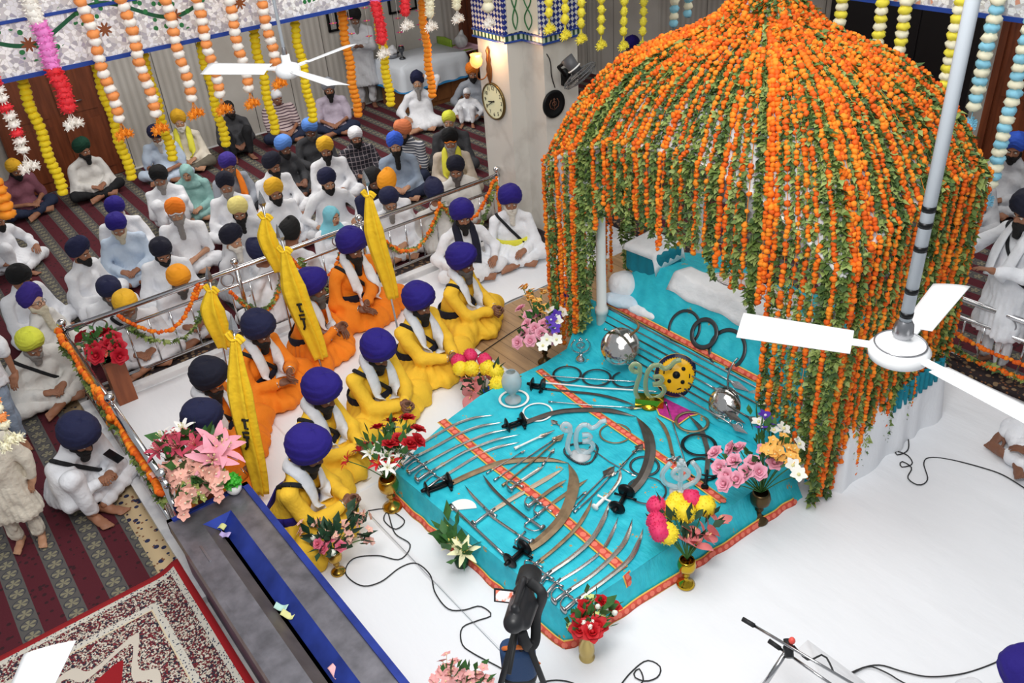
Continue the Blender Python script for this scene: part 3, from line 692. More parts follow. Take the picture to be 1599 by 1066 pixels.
MB().grid(over(5.04, 5.36, 3.1, 4.6), 14, 30, thick=.008).obj('white_cover', m_wcl, cot)
def page_mat():
    m, nt, b = nodes_mat('printed_cloth', .8); N = NT(nt); v, q = N.coords('Object'); f = N.math('FRACT', N.math('MULTIPLY', q[1], 38)); n = N.noise(v, 70, 2)
    c = N.mix(N.math('MULTIPLY', N.math('GREATER_THAN', f, .5), N.math('GREATER_THAN', n, .47)), lin('e6dcdc'), lin('b9a9a9')); nt.links.new(c, b.inputs[0]); return m
e_ = MB().grid(over(5.34, 5.74, 3.55, 4.35, .034), 12, 20, thick=.008); solo('printed_cloth', e_, page_mat(), 'pale printed cloth laid on the ridge of the turquoise cot', 'cloth')
# box cushion in teal with a white cover
cu = thing('cushion', 'box shaped teal cushion with a white cover at the head of the cot', 'cushion', (5.3, 4.97, .95)); RC = rotz(.08)
def rbox(c, half, rad, h=.012, fold=0.0, R=None):
    b = Blob(); hx, hy, hz = np.array(half)-rad
    lo = np.array(c); n = 3
    for sx in np.linspace(-hx, hx, 6):
        for sy in np.linspace(-hy, hy, 6): b.cap((sx, sy, -hz), (sx, sy, hz), rad, k=.03)
    V, Q = b.surf(h, (lambda P: fold*np.sin(P[..., 0]*70+P[..., 1]*60)) if fold else None)
    if R is not None: V = V@R.T
    return MB().add(V+lo, Q)
rbox((5.28, 4.98, 1.05), (.2, .19, .13), .05, .014, .004, RC).obj('cushion_body', m_teal, cu)
def cov(u, v):
    x = -.215+.43*u; y = -.2+.4*v; d = np.maximum(np.abs(x)-.19, 0)+np.maximum(-y-.16, 0)*2.2; P = np.stack([x, y-.0*x, .138-d*1.8], -1); return P@RC.T+np.array([5.28, 4.98, 1.055])
MB().grid(cov, 24, 24, thick=.01).obj('white_cover', m_wcl, cu)
def pillow(name, c, half, label, m, rz=0, fold=.004):
    V, Q = Blob().ell((0, 0, 0), half, k=.05).surf(.014, lambda P: fold*np.sin(P[..., 0]*31+2*np.sin(P[..., 1]*25))); return solo(name, MB().add(V@rotz(rz).T+np.array(c), Q), m, label, 'pillow')
pillow('pillow', (5.02, 5.1, .80), (.14, .17, .13), 'round white pillow beside the teal box cushion', m_wcl)
pillow('pillow', (4.9, 5.0, .72), (.1, .2, .06), 'flat pale blue pillow by the left canopy post', cloth('pale_blue_cotton', 'cfe0ee'), .3)
pillow('pillow', (4.93, 4.75, .70), (.08, .24, .05), 'white bolster on the platform edge below the teal cushion', m_wcl, .1)
# teal frill seen past the right hand strings
def frf(u, v):
    x = 5.5+.72*u; y = 2.6-.012*np.sin(u*60)-.012*v; return np.stack([x, y, .65-.2*v+0*u], -1)
solo('frill', MB().grid(frf, 120, 5, thick=.004), m_teal, 'gathered teal frill over the white drape on the right side of the platform', 'frill')
# ---------------------------------------------------------------- the low platform of arms
ZB = .262
bed = thing('low_platform', 'low platform under turquoise cloth displaying swords and quoits', 'platform', (3.4, 4.0, 0))
MB().prism([(2.4, 2.97), (4.6, 2.9), (4.78, 2.9), (4.78, 5.25), (4.28, 5.22), (2.33, 4.88)], 0, .245).obj('deck', MATS['plywood'], bed, smooth=False)
BC = [np.array(c) for c in ((2.36, 2.92), (4.62, 2.85), (4.46, 5.36), (2.28, 4.93))]
FARE = resample([at(x, y, .258) for x, y in ((617, 736), (655, 697), (700, 655), (750, 618), (800, 590), (850, 567), (885, 545))], .02)
def far_edge(u):
    k = np.linspace(0, 1, len(FARE)); return np.stack([np.interp(u, k, FARE[:, 0]), np.interp(u, k, FARE[:, 1])], -1)
def bedtop(u, v):
    u_ = u[..., None]; v_ = v[..., None]; xy = (BC[0]*(1-u_)+BC[1]*u_)*(1-v_)+far_edge(u)*v_
    z = .258+.0035*np.sin(6*xy[..., 1]+9*xy[..., 0])*np.sin(4*xy[..., 1]-3*xy[..., 0]); return np.concatenate([xy, z[..., None]], -1)
bt = MB().grid(bedtop, 40, 40)
def ramp(u, v):
    a = (BC[1]*(1-v[..., None])+FARE[-1, :2]*v[..., None]); b = np.array([4.84, 2.8])*(1-v[..., None])+np.array([4.80, 5.38])*v[..., None]
    xy = a+(b-a)*u[..., None]; z = .258+.38*u**.9+.006*np.sin(14*v*3+5*u); return np.concatenate([xy, z[..., None]], -1)
bt.grid(ramp, 14, 40)
def skirt_loop(pts, flares, zb=.006, ns=8):
    """one continuous skirt round several edges"""
    P = np.array([[*p, 0] for p in pts], float); L = np.r_[0, np.cumsum(np.linalg.norm(np.diff(P, axis=0), axis=1))]
    Q = resample(P, .035); n = len(Q); s_ = np.r_[0, np.cumsum(np.linalg.norm(np.diff(Q, axis=0), axis=1))]; fl = np.interp(s_/s_[-1], L/L[-1], flares)
    T = nrm(np.gradient(Q, axis=0)); 
    for _ in range(2): T = nrm(np.r_[T[:1], T[:-2]+T[1:-1]+T[2:], T[-1:]])
    O = np.stack([T[:, 1], -T[:, 0], 0*s_], 1); rows = []
    for k in range(ns+1):
        v = k/ns; w = .006*np.sin(s_*19+2*np.sin(s_*7))*v
        rows.append(Q+O*(fl*v**1.2+w)[:, None]+[0, 0, .258-(.258-zb)*v-.008*min(v*8, 1)*(v < 1)])
    return np.array(rows)
SK = skirt_loop([*FARE[::-8, :2], BC[3]*.0+FARE[0, :2], BC[0], BC[1]], [.05]*(len(FARE[::-8])+1)+[.06, .14])
bt.grid(lambda u, v: SK[np.rint(v*8).astype(int), np.rint(u*(SK.shape[1]-1)).astype(int)], SK.shape[1]-1, 8)
bt.grid(lambda u, v: (lambda q: np.concatenate([q[0][..., :2], (q[0][..., 2]*(1-v)+.01*v)[..., None]], -1))((ramp(u, np.ones_like(u)),)), 14, 4)
bt.grid(lambda u, v: (lambda q: np.concatenate([q[0][..., :2], (q[0][..., 2]*(1-v)+.01*v)[..., None]], -1))((ramp(u, np.zeros_like(u)),)), 14, 4)
bt.obj('cloth', m_turq, bed)
br = MB()
braid(br, [at(x, y, .263) for x, y in ((690, 657), (770, 725), (860, 792), (940, 860), (974, 889))], .085)
braid(br, [at(x, y, .263) for x, y in ((842, 578), (905, 628), (960, 665), (1060, 733), (1130, 783))], .075)
low = SK[7]; i0 = int(len(low)*.36); up_ = nrm(np.array([-.3, -.3, .35]))
def low_braid(i0, i1, w):
    q = low[i0:i1].copy(); nr = SK[8, i0:i1]-SK[0, i0:i1]; nr[:, 2] = 0; q += nrm(nr)*.008; m = np.mean(nrm(nr), 0)*.9+np.array([0, 0, .5]); braid(br, q, w, nrm(m), .006)
cut = [int(np.argmin(np.linalg.norm(SK[0, :, :2]-c, axis=1))) for c in (FARE[0, :2], BC[0], BC[1])]
low_braid(cut[0], cut[1]+1, .06); low_braid(cut[1], cut[2]-2, .07)
braid(br, [at(975, 893, .266), at(979, 905, .2), at(985, 930, .04)], .075, (0, -.7, .7), .02)
br.obj('border', BRD, bed)
# ================================================================ ARMS ON THE LOW PLATFORM
m_bl = mat('bright_blade_steel', 'c9c7c2', .22, 1, var=.12, vscale=30); m_bld = mat('dark_blade_steel', '6f6a66', .35, .9, var=.2, vscale=12); m_blb = mat('brown_patinated_blade', '9a8468', .42, .8, var=.25, vscale=14)
m_hilt = mat('silver_hilt', 'b9b9bb', .2, 1); m_iron = mat('black_iron', '1c1d1f', .35, .6); m_brs = mat('brass', 'c39a45', .25, 1); m_shw = mat('white_tassel', 'f2f2ef', .8)
ARMS = 'swords and spears on the turquoise cloth'
def P2(pts, z): return np.array([at(x, y, z) for x, y in pts])
ZL = [0]
def lay():
    ZL[0] = (ZL[0]+1) % 5; return ZB+.006+.004*ZL[0]
def sword(label, hilt, blade, wid, m=None, hm=None, cup=False, bow=True, thick=.006):
    """hilt (pommel px, guard px); blade: px from guard to tip"""
    m = m or m_bl; hm = hm or m_hilt; z = lay(); B = P2(blade, z); p0, p1 = P2(hilt, z+.006); c = B.mean(0)
    r = thing('sword', label, 'sword', (c[0], c[1], ZB), 0, None)
    path = resample(spline(B, 10), .02); n = len(path); t = np.linspace(0, 1, n); sc = np.where(t < .72, .9+.2*t, 1.044*(1-np.clip((t-.72)/.28, 0, 1)**1.7)+.02)
    MB().sweep(path, [(-wid/2, 0), (0, thick*.5), (wid/2, 0), (0, -thick*.5)], True, True, 0, (0, 0, 1), np.stack([sc, np.ones(n)], 1)).obj('blade', m, r, smooth=False)
    d = nrm(p1-p0); s = A3(-d[1], d[0], 0); gp = MB().tube(spline([p0, p0+(p1-p0)*.5, p1], 5), .010+.005*np.sin(np.linspace(.3, 2.8, 11)), 8).cyl(p1-d*.005, B[0]+d*.03, .012, .009, 8); gp.obj('grip', hm, r)
    gl = wid*.5+.045; MB().tube([p1-s*gl, p1-s*gl*.5, p1, p1+s*gl*.5, p1+s*gl], [.011, .007, .01, .007, .011], 8).cyl(p1-d*.03, p1+d*.05, .007).obj('crossguard', hm, r)
    pm = MB()
    if cup:
        Rm = np.column_stack([s, np.cross(d, s), d]); pm.lathe([(.0, -.012), (.05, -.01), (.065, .0), (.05, .004), (0, .006)], p0+A3(0, 0, .03), 16, R=Rm).lathe([(0, -.05), (.012, -.05), (.02, -.02), (.012, 0)], p0+A3(0, 0, .03), 10, R=Rm)
        Rm2 = Rm; pm.cyl(p0+A3(0, 0, .03), p1+A3(0, 0, .035), .012, seg=8); pm.lathe([(.0, -.004), (.055, .0), (.07, .02), (.066, .022), (.0, .004)], p1+A3(0, 0, .035), 16, R=Rm2)
    else:
        pm.lathe([(0, -.012), (.028, -.01), (.03, .0), (.018, .008), (0, .012)], p0+A3(0, 0, .006), 12, R=np.column_stack([s, np.cross(d, s), d]))
    pm.obj('pommel', hm, r)
    if bow: MB().tube(spline([p1+s*.03, p1+s*.075-d*.015, p0+s*.06+d*.03, p0+s*.012], 6), .0055, 6).obj('knuckle_bow', hm, r)
    return r
L5 = ['slim curved sword at the far corner, right beside the red roses', 'second slim curved sword from the red roses', 'third slim curved sword from the red roses, its tip under a black hilt', 'fourth slim curved sword from the red roses', 'fifth slim curved sword from the red roses, beside a black hilt']
for lb, h, b, wd in zip(L5, [((629, 714), (637, 706)), ((629, 727), (647, 714)), ((639, 738), (660, 725)), ((652, 750), (673, 736)), ((667, 763), (688, 747))],
    [[(637, 705), (675, 682), (716, 660), (745, 651), (770, 648)], [(648, 713), (680, 697), (715, 678), (750, 665), (785, 659)], [(661, 725), (705, 701), (740, 685), (768, 675), (795, 670)], [(673, 736), (720, 708), (745, 697), (778, 685), (813, 678)], [(688, 747), (715, 730), (750, 709), (780, 697), (812, 690)]], (.03, .03, .026, .026, .03)):
    sword(lb, h, b, wd)
sword('broad brown sword with black hilt next to the five slim swords', ((668, 768), (700, 756)), [(703, 755), (742, 737), (787, 721), (835, 717), (865, 718), (888, 723)], .062, m_blb, m_iron, True, False, .012)
sword('broad dark curved sword with black hilt above the glass emblem', ((793, 668), (815, 661)), [(818, 660), (862, 645), (896, 640), (945, 640), (970, 644), (993, 650)], .062, m_bld, m_iron, True, False, .012)
sword('broadest dark curved sword, black disc hilt towards the yellow pompom vase', ((964, 797), (977, 775)), [(980, 772), (1000, 750), (1012, 725), (1016, 700), (1010, 673), (994, 650)], .085, m_bld, m_iron, True, False, .014)
sword('broad brown curved sword with black hilt nearest the camera bag', ((797, 880), (817, 862)), [(822, 858), (849, 839), (878, 808), (893, 773), (896, 745), (888, 723)], .085, m_blb, m_iron, True, False, .014)
sword('straight pale broad bladed sword in the middle of the left half', ((741, 818), (766, 799)), [(768, 798), (800, 778), (840, 755), (881, 731)], .045, mat('pale_blade', 'd9cbb4', .35, .8), None, False, False)
sword('thin sword lying crosswise under the straight pale sword, hilt towards the camera', ((830, 847), (813, 837)), [(812, 836), (770, 807), (759, 794), (741, 776), (726, 757)], .022, m_bl)
sword('thin dark sword lying crosswise, its hilt under the brown broad sword', ((847, 825), (829, 812)), [(826, 811), (806, 795), (788, 780), (768, 760), (754, 740)], .024, m_bld)
R5 = [('curved sword with worn brown blade, first of the near row', ((826, 891), (837, 880)), [(838, 879), (868, 855), (900, 824), (918, 796), (926, 777)], .03, m_blb), ('second curved sword of the near row, next to the worn brown blade', ((843, 907), (854, 897)), [(855, 896), (895, 868), (926, 839), (945, 805), (952, 781)], .036, m_bl), ('curved sword in a bright scabbard, third of the near row', ((853, 928), (869, 910)), [(870, 909), (910, 884), (941, 858), (958, 828), (966, 806)], .026, m_hilt), ('fourth curved sword of the near row', ((866, 939), (884, 925)), [(885, 924), (930, 893), (970, 854), (983, 828), (988, 809)], .034, m_bl), ('curved sword at the near edge, hilt beside the gold vase of red roses', ((881, 953), (899, 938)), [(900, 937), (945, 905), (983, 873), (998, 845), (1005, 824)], .034, m_bl)]
for a in R5: sword(*a)
sword('short sword with silver hilt between the spear shafts', ((797, 764), (808, 755)), [(809, 754), (830, 740), (850, 727)], .03, m_bl)
sword('sheathed short sword with silver hilt below the pale straight sword', ((824, 791), (838, 781)), [(839, 780), (862, 763), (885, 749)], .032, m_blb)
sword('sheathed sword in brown scabbard under the tip of the brown broad sword', ((839, 804), (853, 793)), [(854, 792), (885, 770), (918, 748)], .034, m_blb)
sword('long slim curved sword with black cup hilt under the three quoits', ((832, 604), (846, 606)), [(848, 606), (880, 610), (930, 615), (965, 623), (996, 634)], .032, m_bld, m_iron, True, False)
sword('brown curved sword between the brass stand and the clear glass emblem', ((1055, 720), (1052, 715)), [(1052, 714), (1048, 697), (1044, 681), (1036, 664), (1024, 650)], .03, m_blb, None, False, False)
sword('dark curved dagger lying across the three black quoits', ((1101, 760), (1104, 742)), [(1104, 738), (1106, 709), (1102, 690), (1094, 668), (1075, 647)], .04, m_bld, m_iron, False, False)
sword('curved dagger with white grip pointing at the spear heads', ((930, 792), (944, 778)), [(946, 777), (959, 762), (968, 747), (969, 731)], .026, m_bl, m_shw, False, False)
def spear(label, pts, head, hw=.03, r=.007, m=None, hm=None, z=None, cat='spear', zs=None):
    z = z or lay(); m = m or m_hilt; a = P2(pts, z) if zs is None else np.array([at(x, y, q) for (x, y), q in zip(pts, zs)])
    t = thing(cat, label, cat, (*a.mean(0)[:2], a[:, 2].min()-.005)); MB().tube(resample(a, .08), r, 7).obj('shaft', m, t)
    d = nrm(a[-1]-a[-2]); s = nrm(np.cross(A3(0, 0, 1), d)); h = head; q = a[-1]-d*h*.3
    MB().sweep([q, q+d*h*.15, q+d*h*.35, q+d*h*.7, q+d*h], [(-1, 0), (0, .004), (1, 0), (0, -.004)], True, True, 0, (0, 0, 1), np.stack([np.array([.25, .3, 1, .55, .03])*hw, np.ones(5)], 1)).obj('head', hm or m_bl, t, smooth=False)
    MB().cyl(a[0]-nrm(a[1]-a[0])*.0, a[0]+nrm(a[1]-a[0])*.05, r*1.6, r*1.2).obj('butt_cap', m, t); return t
spear('short spear with dark barbed head beside the curved white gripped dagger', [(893, 797), (920, 768), (948, 740)], .16, .045, .007, None, m_bld)
spear('slim spear beside the dark barbed one, head towards the glass emblem', [(897, 800), (925, 775), (955, 742)], .09, .018)
spear('slim spear with pale shaft pointing at the glass emblem', [(772, 750), (820, 717), (866, 686)], .12, .03)
spear('slim spear with brown head lying closest to the pale one', [(785, 758), (830, 722), (871, 686)], .13, .03, .008, m_blb, m_blb)
spear('short spear with white feathered end above the slim spears', [(804, 700), (825, 690), (845, 681)], .2, .022, .009, m_shw)
spear('thin spear pointing from the clear glass emblem towards the broadest sword', [(921, 698), (955, 723), (988, 740)], .05, .015, .006)
spear('small arrow with pale head beside the black hilted sword above the glass emblem', [(895, 677), (880, 668), (868, 660)], .09, .028, .006)
spear('long thin spear lying behind the upper broad sword', [(857, 627), (930, 633), (985, 636)], .14, .026, .006)
spear('bright straight rod beside the black cup hilt under the quoits', [(847, 597), (930, 605), (1022, 611)], .05, .012, .008, mat('white_rod', 'ececec', .3), None, cat='rod')
spear('thin spear running through the three quoits', [(848, 586), (915, 591), (998, 596)], .05, .012, .006)
spear('long silver rod from the brass stand down to the glass emblem', [(1040, 628), (1057, 679), (1074, 733)], .04, .012, .007, cat='rod')
spear('serrated short spear beside the slim spears', [(848, 726), (862, 706), (855, 712)][:2], .08, .02, .008)
spear('thin arrow lying beside the near end of the slim spears', [(760, 739), (790, 721), (815, 706)], .06, .014, .005, cat='arrow')
spear('thin arrow by the bead ring with four short prongs', [(960, 741), (975, 725), (990, 706)], .07, .02, .005, cat='arrow')
spear('dark broad headed arrow beside the small round quoit', [(970, 728), (985, 712), (997, 700)], .1, .04, .005, m_bld, m_bld, cat='arrow')
spear('silver tube lying along the near left edge of the platform', [(704, 789), (745, 827), (787, 866)], .02, .01, .013, cat='rod')
spear('thin arrow under the second row of short swords', [(868, 806), (890, 788), (912, 770)], .05, .014, .005, cat='arrow')
# spears along the slope in front of the cot
rampz = lambda x: .262+.38*np.clip((x-4.5)/.33, 0, 1)**.9
for i, (x, y0, y1, h, dk, lb) in enumerate([(4.80, 5.25, 3.3, .15, 0, 'topmost'), (4.76, 5.2, 3.6, .2, 0, 'second'), (4.72, 5.15, 3.25, .1, 1, 'third'), (4.68, 5.0, 3.7, .18, 0, 'fourth'), (4.64, 5.05, 3.3, .14, 1, 'fifth'), (4.60, 4.9, 3.5, .2, 1, 'sixth'), (4.56, 4.75, 3.4, .16, 0, 'seventh')]):
    z = rampz(x)+.022; r = thing('spear', lb+' of the long spears lying along the slope below the cot', 'spear', (x, (y0+y1)/2, z-.01))
    j = rng.uniform(-.012, .012); a = np.array([(x+j, y0, z), (x, (y0+y1)/2, z), (x-j, y1, z)]); mm = m_bld if dk else m_hilt
    MB().tube(resample(a, .1), .008, 7).obj('shaft', mm, r)
    MB().sweep([a[2]+A3(0, .03, 0), a[2], a[2]-A3(0, h*.3, 0), a[2]-A3(0, h, 0)], [(-1, 0), (0, .004), (1, 0), (0, -.004)], True, True, 0, (-.7, 0, .7), np.stack([np.array([.3, .3, 1, .03])*.03, np.ones(4)], 1)).obj('head', mm, r, smooth=False)
    MB().sph(a[0], .016, 8, 6).obj('butt_cap', m_hilt, r)
# quoits (flat steel rings), bangles
def ring(label, c, rad, wid, m, z=None, cat='ring', tilt=None):
    z = z or lay(); p = at(*c, z) if tilt is None else np.array(tilt[0]); R = None if tilt is None else tilt[1]
    return solo('steel_quoit' if cat == 'ring' else 'bangle', MB().torus(p, rad, wid, R, 56, 8, 0, .3), m, label, cat)
m_qd = mat('grey_quoit_steel', '55585c', .35, .85); m_qb = mat('black_quoit', '202326', .35, .6)
for c, r, lb in (((886, 584), .125, 'left'), ((932, 589), .125, 'middle'), ((978, 592), .12, 'right')): ring(lb+' one of the three grey quoits in a row above the black cup hilt', c, r, .011, m_qd)
ring('single bronze quoit between the clear glass emblem and the broadest sword', (961, 676), .125, .008, m_blb)
ring('small dark quoit half under the broadest sword', (1007, 727), .11, .01, m_qd)
ring('thin dark quoit below the broadest sword hilt', (1010, 765), .145, .008, m_qd)
for c, r, lb, m in (((1081, 658), .13, 'bronze and black quoit, uppermost of the three beside the dark dagger', m_blb), ((1092, 694), .13, 'black quoit, middle of the three beside the dark dagger', m_qb), ((1097, 732), .125, 'black quoit, lowest of the three beside the dark dagger', m_qb)): ring(lb, c, r, .014, m)
ring('white and steel bangle beside the black hilt at the far left', (840, 643), .125, .009, m_shw, cat='bangle')
ring('white bangle around the foot of the clear glass vase ornament', (803, 622), .125, .012, m_shw, cat='bangle')
bd = MB(); cc = at(909, 706, ZB+.008); a = np.arange(56)*2*PI/56; bd.strew(MGV[0], MGQ, None, np.stack([cc[0]+.13*np.cos(a)*(1+.12*np.cos(3*a)), cc[1]+.13*np.sin(a)*(1+.12*np.cos(3*a)), np.full(56, cc[2])], 1), rand_R(56), np.full(56, .009)); bd.torus(cc, .13, .002, None, 40, 4)
solo('bead_necklace', bd, m_qd, 'dark bead necklace lying around the foot of the clear glass emblem', 'necklace')
slope = np.column_stack([A3(0, 1, 0), nrm(A3(.55, 0, .83)), nrm(np.cross(A3(0, 1, 0), nrm(A3(.55, 0, .83))))])
for (x, y), z, r, w_, lb in (((1073, 510), .83, .155, .014, 'first'), ((1104, 518), .78, .12, .02, 'second'), ((1140, 543), .77, .165, .017, 'third')):
    p = plane(x, y, 0, 4.94); ring(lb+' from the left of the big grey quoits leaning on the cot', None, r, w_, m_qd, tilt=((p[0]-.035, p[1], p[2]), slope), z=1)
# shields
def shield(label, px, z, rad, m, nrmv, rim=None, bosses=0):
    c = at(*px, z); n = nrm(nrmv); s = nrm(np.cross(A3(0, 0, 1), n)); R = np.column_stack([s, np.cross(n, s), n]); t = thing('shield', label, 'shield', (c[0], c[1], ZB))
    MB().lathe([(rad, 0), (rad*1.02, .012), (rad*.98, .02), (rad*.7, .06), (rad*.3, .085), (0, .09), (rad*.7, .04), (rad*.95, 0)][:6], c, 40, R=R).lathe([(0, .075), (rad*.7, .045), (rad*.98, .0)], c, 40, R=R).obj('bowl', m, t)
    return t, c, R
t, c, R = shield('silver shield with a curved handle lying near the left canopy post', (969, 541), .60, .17, mat('mirror_silver', 'd5d3d0', .12, 1, bump=.12, bscale=30), (-.55, -.35, .7))
b = MB().tube(spline([c+R@A3(.08, .1, .05), c+R@A3(.15, .16, .11), c+R@A3(.12, .22, .1), c+R@A3(.07, .25, .08)], 6), .011, 8).obj('horn_handle', mat('horn_brown', '7d5a33', .4), t)
t, c, R = shield('silver shield with a curled wire handle beside the right hand strings', (1138, 630), .42, .16, MATS['mirror_silver'], (-.6, -.25, .7))
MB().tube(spline([c+R@A3(-.02, .1, .06), c+R@A3(-.04, .2, .12), c+R@A3(-.02, .3, .16), c+R@A3(.0, .36, .14)], 6), .009, 7).obj('wire_handle', m_hilt, t)
for q in range(3): MB().torus(c+R@A3(.04+.05*q, -.13-.02*q, .05), .03, .005, R, 20, 6).obj('wire_loop', m_hilt, t)
t, c, R = shield('yellow painted shield with a navy saw-tooth rim and black bosses', (1057, 586), .47, .185, mat('yellow_enamel', 'efb51d', .2), (-.55, -.45, .55))
m_nv = mat('navy_enamel', '1b1c3a', .2); prof = lambda r: .09*(1-(r/.185)**2)**.7 if r < .185 else 0
tb = MB(); k = 44
for i in range(k):
    a0, a1, am = 2*PI*i/k, 2*PI*(i+1)/k, 2*PI*(i+.5)/k; f = lambda a, r, dz=.012: c+R@A3(r*math.cos(a), r*math.sin(a), .018+.062*(1-(r/.187)**1.8)+dz)
    tb.add([f(a0, .184, .005), f(a1, .184, .005), f(a1, .158), f(a0, .158), f(am, .146)], [[0, 1, 2, 3]], [[3, 2, 4]])
tb.obj('saw_tooth_rim', m_nv, t)
for (x, y, r_) in ((0, 0, .024), (.055, .055, .014), (-.055, .055, .014), (.055, -.055, .014), (-.055, -.055, .014)):
    d = math.hypot(x, y); p = c+R@A3(x, y, .075*(1-(d/.187)**1.8)+.018); MB().lathe([(r_*1.35, .0), (r_, .008), (r_*.8, .014), (0, .016)], p, 14, R=R).obj('boss', m_iron, t)
for x, y, an in ((.0, .115, 0), (.11, -.0, PI/2), (.03, -.115, .4), (-.105, .02, PI/2)):
    p = c+R@A3(x, y, .075*(1-(math.hypot(x, y)/.187)**1.8)+.02); q = rotz(an); MB().box((-.018, -.005, 0), (.018, .005, .004), R=R@q, o=p).obj('stud_bar', m_iron, t)
mg = MB(); cc = at(1062, 640, ZB); ptsf = [(1020, 625), (1035, 615), (1085, 618), (1103, 625), (1102, 645), (1078, 650), (1060, 663), (1045, 655), (1030, 648)]
pp = np.array([at(x, y, ZB+.004)[:2] for x, y in ptsf]); mg.prism(pp, ZB+.002, ZB+.008); mg2 = MB()
mt_ = thing('cloth_mat', 'magenta embroidered cloth with scalloped gold edge under the yellow shield', 'cloth', (cc[0], cc[1], ZB)); mg.obj('cloth', mat('magenta_brocade', 'b52a86', .6, var=.3, vscale=30), mt_, smooth=False)
mg2.tube(np.vstack([np.c_[pp, np.full(len(pp), ZB+.008)], [[*pp[0], ZB+.008]]]), .006, 6).obj('gold_edge', m_yel, mt_)
wh = at(722, 795, ZB+.004); a = np.linspace(0, PI, 20); solo('paper_fan', MB().prism(np.c_[wh[0]+.11*np.cos(a-.6), wh[1]+.11*np.sin(a-.6)], ZB, ZB+.006), m_shw, 'white half round paper on the near left of the turquoise cloth', 'paper', smooth=False)
# ---------------------------------------------------------------- glass and metal emblems on stands
m_gls = mat('clear_glass', 'e2f0f6', .08, trans=.55, ior=1.35); m_glg = mat('green_tinted_glass', 'a9bd92', .1, trans=.4, ior=1.35); m_gold = mat('polished_gold', 'c2a02f', .12, 1)
def emblem_base(px, label, rad, h, m, name='glass_emblem'):
    c = at(*px, ZB); t = thing(name, label, 'ornament', c); MB().lathe([(0, 0), (rad, 0), (rad, .012), (rad*.75, h*.5), (rad*.35, h*.85), (.02, h), (0, h)], c, 24).obj('base', m, t); return t, c
def plate(c, z0, s, strokes, r, m, t, nm='emblem', yaw=None):
    """upright strokes drawn in a vertical plane turned towards the room's near corner"""
    e = nrm(A3(CR[0], CR[1], 0)) if yaw is None else A3(math.cos(yaw), math.sin(yaw), 0); mb = MB()
    for st in strokes:
        q = spline([c+e*x*s+A3(0, 0, z0+y*s) for x, y in st], 6); mb.tube(q, r, 8)
    return mb.obj(nm, m, t)
EK = [[(-.40, .80), (-.46, .92), (-.37, 1.02), (-.26, .95), (-.27, .80), (-.40, .80)], [(-.26, .95), (-.25, .7), (-.31, .45), (-.34, .2), (-.27, 0)], [(.06, .62), (.22, .62), (.28, .52), (.2, .43), (.06, .41)], [(.06, .41), (.26, .38), (.34, .22), (.24, .05), (.05, 0), (-.08, .18), (-.11, .48), (-.06, .78), (.06, .94), (.2, .95)], [(.2, .95), (.32, .84), (.46, .9), (.56, 1.02), (.7, 1.06)]]
t, c = emblem_base((907, 712), 'clear glass sacred emblem on a round white foot in the middle of the swords', .085, .04, mat('frosted_glass_foot', 'e6eaee', .2, trans=.3)); plate(c, .03, .3, EK, .02, m_gls, t)
t, c = emblem_base((1015, 632), 'green tinted sacred emblem on a gold block in front of the yellow shield', .09, .05, m_gold); MB().box((-.12, -.05, 0), (.12, .05, .085), R=rotz(-.9), o=c).obj('gold_block', m_gold, t, smooth=False); plate(c, .07, .36, EK, .021, m_glg, t)
KH = [[(0, 0), (0, .5), (0, 1.1)], [(-.12, .95), (.12, .95)], [(-.08, .1), (-.42, .3), (-.5, .65), (-.3, 1.0)], [(.08, .1), (.42, .3), (.5, .65), (.3, 1.0)], [(0, .38), (.18, .52), (.2, .68), (0, .82), (-.2, .68), (-.18, .52), (0, .38)]]
t, c = emblem_base((1062, 768), 'clear glass double sword emblem leaning behind the yellow pom-pom vase', .08, .03, MATS['frosted_glass_foot']); plate(c, .02, .27, KH, .02, m_gls, t)
t, c = emblem_base((908, 562), 'silver double sword emblem on a ribbed steel cup near the pink bouquet', .055, .07, m_steel, 'silver_emblem'); plate(c, .06, .17, KH, .009, m_steel, t)
c = at(802, 628, ZB-.02); c[2] = ZB; t = thing('glass_vase', 'clear glass globe ornament with gold emblem beside the pink and yellow bouquet', 'ornament', c)
MB().lathe([(0, 0), (.075, 0), (.07, .02), (.025, .04), (.02, .07), (.045, .1), (.085, .16), (.09, .22), (.07, .28), (.045, .31), (.04, .31), (.065, .275), (.084, .22), (.08, .165), (.04, .11), (0, .095)], c, 24).obj('globe', m_gls, t)
plate(c, .12, .13, EK, .006, m_gold, t, 'gold_emblem')
